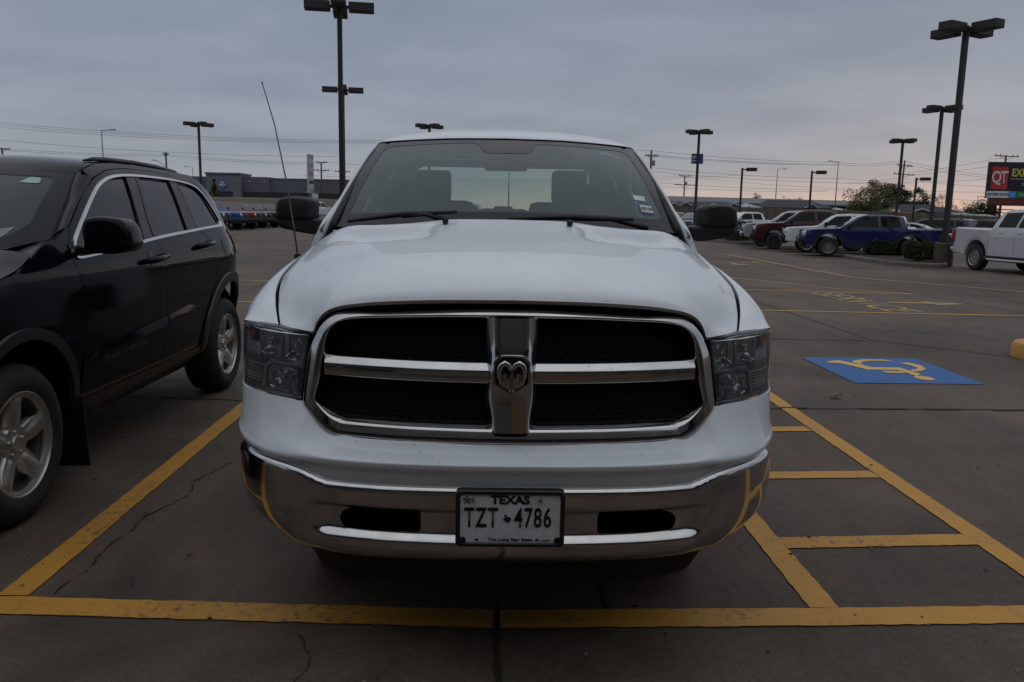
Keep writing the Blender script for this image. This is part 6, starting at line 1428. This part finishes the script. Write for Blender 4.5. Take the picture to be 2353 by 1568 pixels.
for sg in (-1, 1):
    rows = []
    for i in range(49):
        v = i/48; r = []
        for j in range(37):
            u = j/36; pt = [Spl(fv, [Spl(fu, [p[k] for p in row])(u) for row in FS])(v) for k in range(3)]
            if j == 0: r.append(Vector((sg*(pt[0]+.002), pt[1], pt[2]-.025)))
            r.append(Vector((sg*pt[0], pt[1], pt[2])))
        rows.append(r)
    o = grid('front_wing', rows, TWH, TR, flip=sg < 0); o.data.set_sharp_from_angle(angle=R(50))
    m = MB(); m.lathe([(0, .49), (.30, .49)], (sg*.93, 1.06, .44), (-sg, 0, 0), 20, ref=(0, -sg, 0), a0=0, a1=math.pi); m.build('wheel_well', VOID, TR)
# windshield
wb = [(0, 1.262, 1.452), (.3, 1.275, 1.449), (.5, 1.32, 1.441), (.68, 1.385, 1.43), (.79, 1.44, 1.424), (.815, 1.455, 1.424)]; wt = [(0, 1.95, 1.881), (.25, 1.97, 1.879), (.42, 2.005, 1.874), (.56, 2.05, 1.868), (.645, 2.085, 1.863), (.672, 2.10, 1.861)]
ba, bb, bm_ = sp3(wb); ta, tb, tm_ = sp3(wt)
def f_ws(u, v):
    su = abs(u); xb, xt = su*bm_, su*tm_; k = .035*math.sin(math.pi*v)*(1-.2*su)
    return Vector((math.copysign(lerp(xb, xt, v), u), lerp(ba(xb), ta(xt), v)-k*.62, lerp(bb(xb), tb(xt), v)+k*.78))
WS = panel('windshield', [(-1, 0), (1, 0), (1, 1), (-1, 1)], f_ws, WG, TR, res=.05, rim=0)
inner = rnd([(-.925, .115), (-.4, .105), (.4, .105), (.925, .115), (.928, .915), (.22, .925), (.16, .76), (-.16, .76), (-.22, .925), (-.928, .915)], [.05, 0, 0, .05, .10, .04, .05, .05, .04, .10])
panel('frit_band', [(-1, 0), (1, 0), (1, 1), (-1, 1)], f_ws, FRIT, WS, holes=[inner], res=.04, rim=0, off=.0015)
def on_ws(name, poly, mat, off=-.006, parent=None): return panel(name, poly, f_ws, mat, parent or WS, res=.05, rim=0, off=off)
STB_ = plain('sticker_blue', (.03, .06, .22), .5); STW = plain('sticker_white', (.55, .60, .58), .5); INK = plain('plate_ink', (.008, .008, .012), .5)
st_ = on_ws('registration_sticker', [(.790, .155), (.890, .150), (.893, .245), (.795, .252)], STB_, .002)
on_ws('sticker_face', [(.804, .170), (.880, .166), (.883, .232), (.806, .238)], STW, .004, st_)
pc_ = f_ws(.845, .20); ru = (f_ws(.86, .20)-f_ws(.83, .20)).normalized(); uv = (f_ws(.845, .26)-f_ws(.845, .14)).normalized(); nn_ = ru.cross(uv)
text_mesh('lettering', "03-26", INK, st_, .030, frame_mat(pc_+nn_*.007, ru, uv), .86, bold=.0008)
on_ws('inspection_sticker', [(.787, .285), (.862, .280), (.866, .33), (.790, .335)], STW, .002)
on_ws('toll_tag', [(.70, .845), (.775, .84), (.86, .80), (.86, .83), (.775, .88), (.72, .90)], STW, -.004)
# roof
RS = [[(0, 1.945, 1.886), (.25, 1.965, 1.884), (.42, 2.0, 1.879), (.56, 2.045, 1.873), (.645, 2.08, 1.868), (.676, 2.10, 1.864), (.70, 2.13, 1.85)],
      [(0, 1.97, 1.902), (.25, 1.99, 1.899), (.42, 2.025, 1.892), (.56, 2.07, 1.884), (.642, 2.11, 1.878), (.682, 2.14, 1.868), (.708, 2.16, 1.848)],
      [(0, 2.25, 1.955), (.25, 2.25, 1.951), (.42, 2.26, 1.939), (.56, 2.28, 1.922), (.642, 2.30, 1.905), (.688, 2.31, 1.882), (.715, 2.32, 1.850)],
      [(0, 2.65, 1.985), (.25, 2.65, 1.979), (.42, 2.65, 1.964), (.56, 2.65, 1.943), (.642, 2.65, 1.921), (.69, 2.65, 1.893), (.718, 2.65, 1.852)],
      [(0, 3.15, 1.985), (.25, 3.15, 1.979), (.42, 3.15, 1.962), (.56, 3.15, 1.938), (.64, 3.15, 1.914), (.688, 3.15, 1.885), (.714, 3.15, 1.846)],
      [(0, 3.42, 1.96), (.25, 3.42, 1.953), (.42, 3.42, 1.937), (.56, 3.41, 1.914), (.635, 3.40, 1.89), (.682, 3.38, 1.865), (.708, 3.36, 1.83)],
      [(0, 3.46, 1.90), (.25, 3.46, 1.896), (.42, 3.46, 1.885), (.56, 3.45, 1.868), (.635, 3.44, 1.85), (.682, 3.42, 1.83), (.70, 3.38, 1.80)]]
ru_ = [0, .3, .5, .68, .80, .90, 1]; rv_ = [0, .05, .25, .5, .8, .95, 1]; rows = []
for i in range(41):
    v = i/40; h = [Vector([Spl(rv_, [Spl(ru_, [p[k] for p in row])(j/28) for row in RS])(v) for k in range(3)]) for j in range(29)]
    rows.append([Vector((-p.x, p.y, p.z)) for p in reversed(h[1:])]+h)
grid('roof', rows, TWH, TR)
# pillars: glass edge, dark trim, white post
AP = [(.845, 1.475, 1.355), (.8150, 1.455, 1.424), (.775, 1.60, 1.555), (.735, 1.80, 1.68), (.70, 1.975, 1.79), (.672, 2.10, 1.861)]
AW = [(.930, 1.565, 1.322), (.860, 1.51, 1.425), (.820, 1.60, 1.525), (.790, 1.78, 1.642), (.755, 1.97, 1.752), (.706, 2.20, 1.868)]
t5 = [0, .16, .38, .60, .82, 1]
for sg in (-1, 1):
    rt, rw = [], []
    for i in range(29):
        t = i/28; a = Vector([Spl(t5, [p[k] for p in AP])(t) for k in range(3)]); b = Vector([Spl(t5, [p[k] for p in AW])(t) for k in range(3)])
        w_ = 1-(i/28)**5; q = a.lerp(b, .22)+Vector((0, -.016, .010))*w_; e = a.lerp(b, .34)+Vector((0, -.004, .004))*w_
        fl = lambda p: Vector((sg*p.x, p.y, p.z))
        rt.append([fl(a+Vector((-.012, 0, -.004))*w_), fl(a+Vector((.004, -.012, .008))*w_), fl(q), fl(e)])
        rw.append([fl(e+Vector((-.004, .01, -.01))), fl(e+Vector((0, -.012, .010))), fl(a.lerp(b, .8)+Vector((0, -.008, .010))), fl(b), fl(b+Vector((.012, .05, -.01))), fl(b+Vector((.004, .10, -.02)))])
    grid('pillar_trim', rt, BLACKP, TR, flip=sg < 0); grid('windshield_pillar', rw, TWH, TR, flip=sg < 0)
m = MB(); m.prism([(-.80, 1.50), (-.66, 1.40), (-.3, 1.30), (0, 1.285), (.3, 1.30), (.66, 1.40), (.80, 1.50), (.4, 1.40), (0, 1.36), (-.4, 1.40)], 1.40, 1.438); m.build('cowl', BLACKP, TR)
def wiper(name, piv, tip, seat):
    m = MB(); m.tube([piv, Vector(piv).lerp(Vector(seat), .5)+Vector((0, -.02, .02)), seat], [.014, .010, .008], 6); o = m.build('wiper_arm', BLACKP, TR, smooth=True)
    m = MB(); d = (Vector(tip)-Vector(seat)); a = Vector(seat)-d*.95
    m.tube([a, Vector(seat)+Vector((0, -.012, .010)), tip], [.008, .013, .008], 6); m.build('wiper_blade', BLACKP, o, smooth=True)
wiper('l', (-.26, 1.225, 1.462), (-.73, 1.405, 1.452), (-.47, 1.305, 1.478)); wiper('r', (.64, 1.345, 1.446), (.0, 1.24, 1.476), (.29, 1.265, 1.480))
# cab sides, doors
Sx_ = Spl([.40, .62, .95, 1.12, 1.24, 1.33, 1.42, 1.85], [.965, 1.005, 1.018, 1.013, .985, .945, .905, .708])
_sxl = Sx_
SWIN = [(1.66, 1.40), (2.24, 1.80), (2.66, 1.815), (2.66, 1.40)]; SWIN2 = [(2.74, 1.40), (2.74, 1.815), (3.16, 1.80), (3.22, 1.42)]
for sg in (-1, 1):
    fs = lambda u, v: Vector((sg*Sx_(v), u, v))
    k = 1 if sg > 0 else -1
    door = [(1.61, .46), (2.69, .46), (2.69, 1.838), (2.22, 1.838), (1.61, 1.44)]
    d = panel('door', rnd(door, .03), fs, TWH, TR, holes=[rnd(SWIN, .05)], res=.09, rim=.02, sgn=k); panel('side_window', rnd(SWIN, .05), fs, SGL, d, res=.15, rim=0, sgn=k, off=-.012)
    d2 = panel('rear_quarter', rnd([(2.70, .46), (3.36, .46), (3.38, 1.80), (2.70, 1.838)], .02), fs, TWH, TR, holes=[rnd(SWIN2, .05)], res=.09, rim=.02, sgn=k); panel('side_window', rnd(SWIN2, .05), fs, SGL, d2, res=.15, rim=0, sgn=k, off=-.012)
    m = MB(); m.box((sg*1.03, 2.50, 1.12), (.05, .20, .045), bev=.015); m.build('door_handle', BLACKP, d)
    bx_ = rnd([(3.42, .50), (3.42, 1.33), (5.62, 1.34), (5.66, 1.25), (5.66, .55), (5.2, .5)]+[(4.55+.52*math.cos(t), .42+.52*math.sin(t)) for t in [math.pi*i/12 for i in range(13)]]+[(3.9, .48)], .004)
    panel('bed_side', bx_, lambda u, v: Vector((sg*(1.01-.05*max(0, v-1.1)), u, v)), TWH, TR, res=.15, rim=.04, sgn=k)
    m = MB(); m.box((sg*.97, 5.64, 1.08), (.12, .08, .40), bev=.02); m.build('tail_light', REDL, TR)
m = MB(); m.box((0, 5.64, .97), (1.90, .06, .66), bev=.02); m.build('tailgate', TWH, TR)
m = MB(); m.box((0, 5.76, .60), (1.90, .2, .18), bev=.04); m.build('rear_bumper', CHROME, TR)
m = MB(); m.box((0, 4.5, .80), (1.9, 2.2, .06)); m.build('bed_floor', BLACKP, TR)
m = MB(); m.box((0, 3.1, .48), (1.5, 5.2, .14)); m.build('frame', VOID, TR)
m = MB(); m.box((0, 2.4, .56), (1.86, 2.0, .06)); m.build('cab_floor', DASH, TR)
RW = rnd([(-.60, 1.42), (.60, 1.42), (.60, 1.775), (.56, 1.815), (-.56, 1.815), (-.60, 1.775)], .03)
panel('cab_back', rnd([(-.98, .6), (.98, .6), (.96, 1.30), (.715, 1.84), (-.715, 1.84), (-.96, 1.30)], .02), lambda u, v: (u, 3.37, v), TWH, TR, holes=[RW], res=.2, rim=.04, sgn=-1)
bk = bpy.data.objects['cab_back']
for v_ in bk.data.vertices: v_.co.y = v_.co.y
panel('rear_window', RW, lambda u, v: (u, 3.36, v), glass('rear_glass', (.70, .76, .70), .03), TR, res=.3, rim=0)
m = MB(); m.prism([(-.66, 3.33), (.66, 3.33), (.66, 3.35), (-.66, 3.35)], 1.60, 1.61) if 0 else None
# cab interior
panel('inner_back_wall', rnd([(-.93, .6), (.93, .6), (.90, 1.30), (.68, 1.86), (-.68, 1.86), (-.90, 1.30)], .02), lambda u, v: (u, 3.30, v), LINER, TR, holes=[rnd([(-.63, 1.40), (.63, 1.40), (.60, 1.80), (.54, 1.822), (-.54, 1.822), (-.60, 1.80)], .04)], res=.2, rim=.03)
panel('headliner', [(-.64, 2.06), (.64, 2.06), (.66, 3.32), (-.66, 3.32)], lambda u, v: (u, v, 1.862+.03*math.sin(math.pi*min(1, (v-2.0)/1.3))*(1-(u/.7)**2)), LINER, TR, res=.12, rim=0, sgn=-1)
m = MB(); m.box((0, 1.66, 1.22), (1.66, .52, .36), bev=.06); m.box((-.42, 1.78, 1.30), (.5, .3, .26), bev=.06); m.box((.42, 1.74, 1.365), (.44, .26, .14), bev=.05); m.build('dashboard', DASH, TR, auto=40)
m = MB(); c_ = Vector((.42, 1.98, 1.36)); ax_ = Vector((0, .86, -.5)); a_ = Vector((1, 0, 0)); b_ = Vector((0, .5, .86))
m.tube([c_+(a_*math.cos(t)+b_*math.sin(t))*.19 for t in [2*math.pi*i/32 for i in range(33)]], .016, 8, cap=False); m.box(c_, (.30, .05, .08), bev=.02); m.tube([c_, c_-Vector((0, .25, -.02))], .04, 8); m.build('steering_wheel', DASH, TR, smooth=True)
def seat(x, y, w_, top, hr_w, hr_z0, hr_z1):
    m = MB(); m.box((x, y-.25, .86), (w_, .52, .22), bev=.06); sb = m.build('seat', CLOTH, TR, auto=40)
    m = MB(); m.box((x, y, (.95+top)/2), (w_, .16, top-.95), bev=.06); m.build('backrest', CLOTH, sb, auto=40)
    m = MB(); m.box((x, y+.01, (hr_z0+hr_z1)/2), (hr_w, .11, hr_z1-hr_z0), bev=.05); m.build('headrest', CLOTH, sb, auto=50)
    return sb
seat(-.435, 2.76, .50, 1.575, .215, 1.56, 1.758); seat(.410, 2.76, .50, 1.575, .220, 1.565, 1.772); seat(0, 2.82, .34, 1.53, .12, 1.50, 1.545)
seat(-.53, 3.05, .30, 1.60, .20, 1.55, 1.70); seat(.52, 3.05, .30, 1.60, .20, 1.55, 1.70)
m = MB(); m.box((0, 1.98, 1.752), (.225, .04, .062), bev=.022); rm = m.build('inside_mirror', DASH, TR, auto=40); m = MB(); m.tube([(0, 1.98, 1.77), (0, 1.92, 1.81)], .012, 6); m.build('mirror_stem', DASH, rm)
for sg in (-1, 1):
    m = MB(); m.tube([(sg*(.715+.030*math.cos(t)-.018*math.sin(t)), 2.0+.02*math.sin(t), 1.645+.062*math.sin(t)) for t in [2*math.pi*i/16 for i in range(17)]], .014, 8, cap=False); m.build('grab_handle', plain('handle_grey', (.20, .21, .21), .8), TR, smooth=True)
    panel('roof_rail_lining', [(2.16, 1.74), (3.30, 1.76), (3.30, 1.87), (2.36, 1.865)], lambda u, v: Vector((sg*(min(_sxl(v), .70)-.035), u, v)), LINER, TR, res=.1, rim=.02, sgn=-sg)
    panel('pillar_lining', [(1.60, 1.36), (2.30, 1.84), (2.22, 1.85), (1.48, 1.40)], lambda u, v: Vector((sg*(Sx_(v)-.055), u, v)), LINER, TR, res=.1, rim=.02, sgn=-sg)
    m = MB(); m.box((sg*.80, 2.55, 1.05), (.06, 1.5, .62), bev=.02); m.build('door_lining', DASH, TR)
    m = MB(); m.box((sg*.735, 2.70, 1.58), (.05, .16, .46), bev=.02); m.build('centre_pillar_lining', LINER, TR)
# wing mirrors
for sg in (-1, 1):
    dx = -.004 if sg < 0 else .020
    arm = slab('wing_mirror', [(sg*(x+dx), z) for x, z in ((.885, 1.452), (.96, 1.462), (1.142, 1.468), (1.148, 1.44), (1.130, 1.408), (1.03, 1.386), (.955, 1.376), (.915, 1.405))], 1.70, 1.82, BLACKP, TR, r=.018)
    hd_ = slab('mirror_housing', [(sg*(x+dx), z) for x, z in ((.952, 1.452), (.950, 1.545), (.975, 1.560), (1.05, 1.566), (1.105, 1.563), (1.137, 1.545), (1.146, 1.50), (1.148, 1.445))], 1.685, 1.83, BLACKP, arm, r=.022)
    m = MB(); m.box((sg*(1.05+dx), 1.832, 1.505), (.16, .006, .09)); m.build('mirror_glass', dark_glass('mirror_glass', (.3, .31, .33), .03), arm)
m = MB(); m.box((-.972, 1.45, 1.285), (.03, .035, .025), bev=.006); ant = m.build('antenna_base', BLACKP, TR)
m = MB(); m.tube([(-.974, 1.45, 1.29), (-.995, 1.475, 1.42), (-1.045, 1.55, 1.64), (-1.12, 1.66, 1.90), (-1.19, 1.72, 2.10)], [.0045, .004, .0035, .003, .0025], 6); m.lathe([(0, .001), (.004, .005), (.012, .001)], (-1.191, 1.72, 2.098), (0, 0, 1), 8); m.build('antenna_mast', plain('antenna_steel', (.10, .095, .09), .4, .7), ant)
# wheels
tm, rmh = wheel_meshes(.385, .235, .27, 'five')
for y in (1.12, 4.55):
    for sg in (-1, 1):
        t = bpy.data.objects.new('tyre', tm); COL.objects.link(t); t.parent = TR; t.location = (sg*.70, y, .385); t.rotation_euler = (0, 0, math.pi if sg > 0 else 0)
        q = bpy.data.objects.new('rim', rmh); COL.objects.link(q); q.parent = t
# number plate
m = MB(); fr_o = rnd([(-.1665, .483), (.1695, .483), (.1695, .665), (-.1665, .665)], .018); yp = .002
FRM = plain('plate_frame_black', (.010, .010, .011), .4); PLW = NT('plate_white'); _n = PLW.noise(30, 4, .6); PLW.bsdf(PLW.mix(PLW.math('MULTIPLY', PLW.ramp(_n, [(.5, 0.0), (.7, 1.0)]), .25), PLW.ramp(PLW.noise(5), [(.3, (.62, .64, .67)), (.7, (.68, .70, .73))]), (.2, .19, .18)), .4); PLW = PLW.m
frm_i = rnd([(-.151, .497), (.154, .497), (.154, .652), (-.151, .652)], .012)
rows = [[Vector((p[0], yp+d, p[1])) for p in resample(rnd([(-.1665+k, .483+k), (.1695-k, .483+k), (.1695-k, .665-k), (-.1665+k, .665-k)], .018-k*.4, 5), 1)] for d, k in ((.030, 0), (.004, 0), (0, .003), (0, .011), (.005, .0145))]
PF = grid('number_plate', rows, FRM, TR, close_u=True, flip=True, smooth=False)
m = MB(); m.box((.0015, yp+.014, .574), (.315, .016, .165)); pb = m.build('plate_face', PLW, PF)
yf = yp+.0045
def ptext(s, size, x, z, sx=1, bold=0, nm='lettering', sp=1.0): return text_mesh(nm, s, INK, PF, size, frame_mat((x, yf, z), (1, 0, 0), (0, 0, 1)), sx, bold=bold, space=sp)
ptext('TEXAS', .036, .0015, .6330, 1.12, .0016)
ptext('TZT', .088, -.088, .5745, .60, .0016, sp=1.12); ptext('4786', .088, .0715, .5745, .60, .0016, sp=1.12)
ptext('The Lone Star State', .0145, .002, .5065, 1.18, .0005)
tx_ = [(-.010, .588), (-.004, .588), (-.004, .581), (.003, .580), (.009, .577), (.010, .570), (.005, .566), (.002, .560), (-.001, .561), (-.005, .567), (-.009, .566), (-.016, .574), (-.010, .575)]
P2, F, _ = tri2d([(x-.006, z) for x, z in tx_], res=.05); mesh('state_outline', [(x, yf, z) for x, z in P2], F, INK, PF)
def starp(cx, cz, r): return [(cx+r*(1 if i % 2 == 0 else .42)*math.sin(i*math.pi/5), cz+r*(1 if i % 2 == 0 else .42)*math.cos(i*math.pi/5)) for i in range(10)]
so2 = starp(-.131, .6330, .0155); m = MB(); m.add([(x, yf, z) for x, z in so2]+[(-.131+(x+.131)*.75, yf, .6330+(z-.6330)*.75) for x, z in so2], [(i, (i+1) % 10, 10+(i+1) % 10, 10+i) for i in range(10)])
for i in range(0, 10, 2): m.add([(-.131, yf, .633), (so2[i][0], yf, so2[i][1]), (so2[i-1][0], yf, so2[i-1][1])], [(0, 1, 2)])
m.build('star', INK, PF)
for x in (-.113, .0935):
    m = MB(); m.lathe([(0, 0), (0, .0055), (.004, .0065)], (x, yp-.002, .6345), (0, 1, 0), 14); m.build('plate_screw', GALV, PF)
for x in (-.101, .0855):
    m = MB(); m.box((x, yf, .5065), (.011, .001, .0055), bev=.0004); m.build('plate_hole', INK, PF)
m = MB(); m.box((.112, yf, .5055), (.028, .001, .0035)); m.build('fine_print', plain('grey_ink', (.16, .16, .17), .5), PF)
for x in (-.145, .148):
    m = MB(); m.lathe([(0, 0), (.0005, .010), (.006, .011)], (x, yp+.0, .504), (0, 1, 0), 12); m.build('plate_frame_corner', FRM, PF)
rebase(TR, (0, 2.9, 0))
# ---------------------------------------------------------------- dealership front behind the camera (seen in the chrome)
BRICK = NT('orange_brick'); _bt = BRICK.n('ShaderNodeTexBrick'); _bm = BRICK.n('ShaderNodeMapping'); _bm.inputs['Rotation'].default_value = (R(90), 0, 0); BRICK.l(BRICK.tc.outputs['Object'], _bm.inputs[0]); BRICK.l(_bm.outputs[0], _bt.inputs[0])
_bt.inputs['Scale'].default_value = 4.5; _bt.inputs['Color1'].default_value = (.30, .13, .055, 1); _bt.inputs['Color2'].default_value = (.17, .07, .035, 1); _bt.inputs['Mortar'].default_value = (.26, .22, .18, 1); BRICK.bsdf(_bt.outputs[0], .85); BRICK = BRICK.m
WALLG = plain('stucco_grey', (.17, .155, .14), .9, 0, .12, .6); DGL = dark_glass('showroom_glass', (.012, .014, .016), .06)
root = empty('showroom_building'); tag(root, 'grey showroom front with dark glass behind the camera, mirrored in the chrome', 'building')
m = MB(); m.box((0, -10.4, 3.5), (44, 8, 7.0)); m.box((-9, -10.1, 7.7), (8, 8, 1.6)); m.build('wall', WALLG, root)
for i in range(10):
    if i in (4, 5): continue
    m = MB(); m.box((-18+i*4, -6.34, 1.9), (3.4, .12, 2.9)); w_ = m.build('window', DGL, root)
m = MB(); m.box((0, -5.6, 4.2), (44, 1.6, .5)); m.build('canopy', plain('canopy_grey', (.12, .12, .125), .8), root)
rebase(root, (0, -10, 0))
m = MB(); m.box((2.3, -4.35, .42), (4.3, .5, .84)); m.box((2.3, -4.35, .88), (4.4, .62, .10)); o = m.build('brick_planter_wall', BRICK); tag(o, 'low orange brick wall in front of the bumper, mirrored in the right grille bar', 'wall'); rebase(o, (2.3, -4.35, 0))
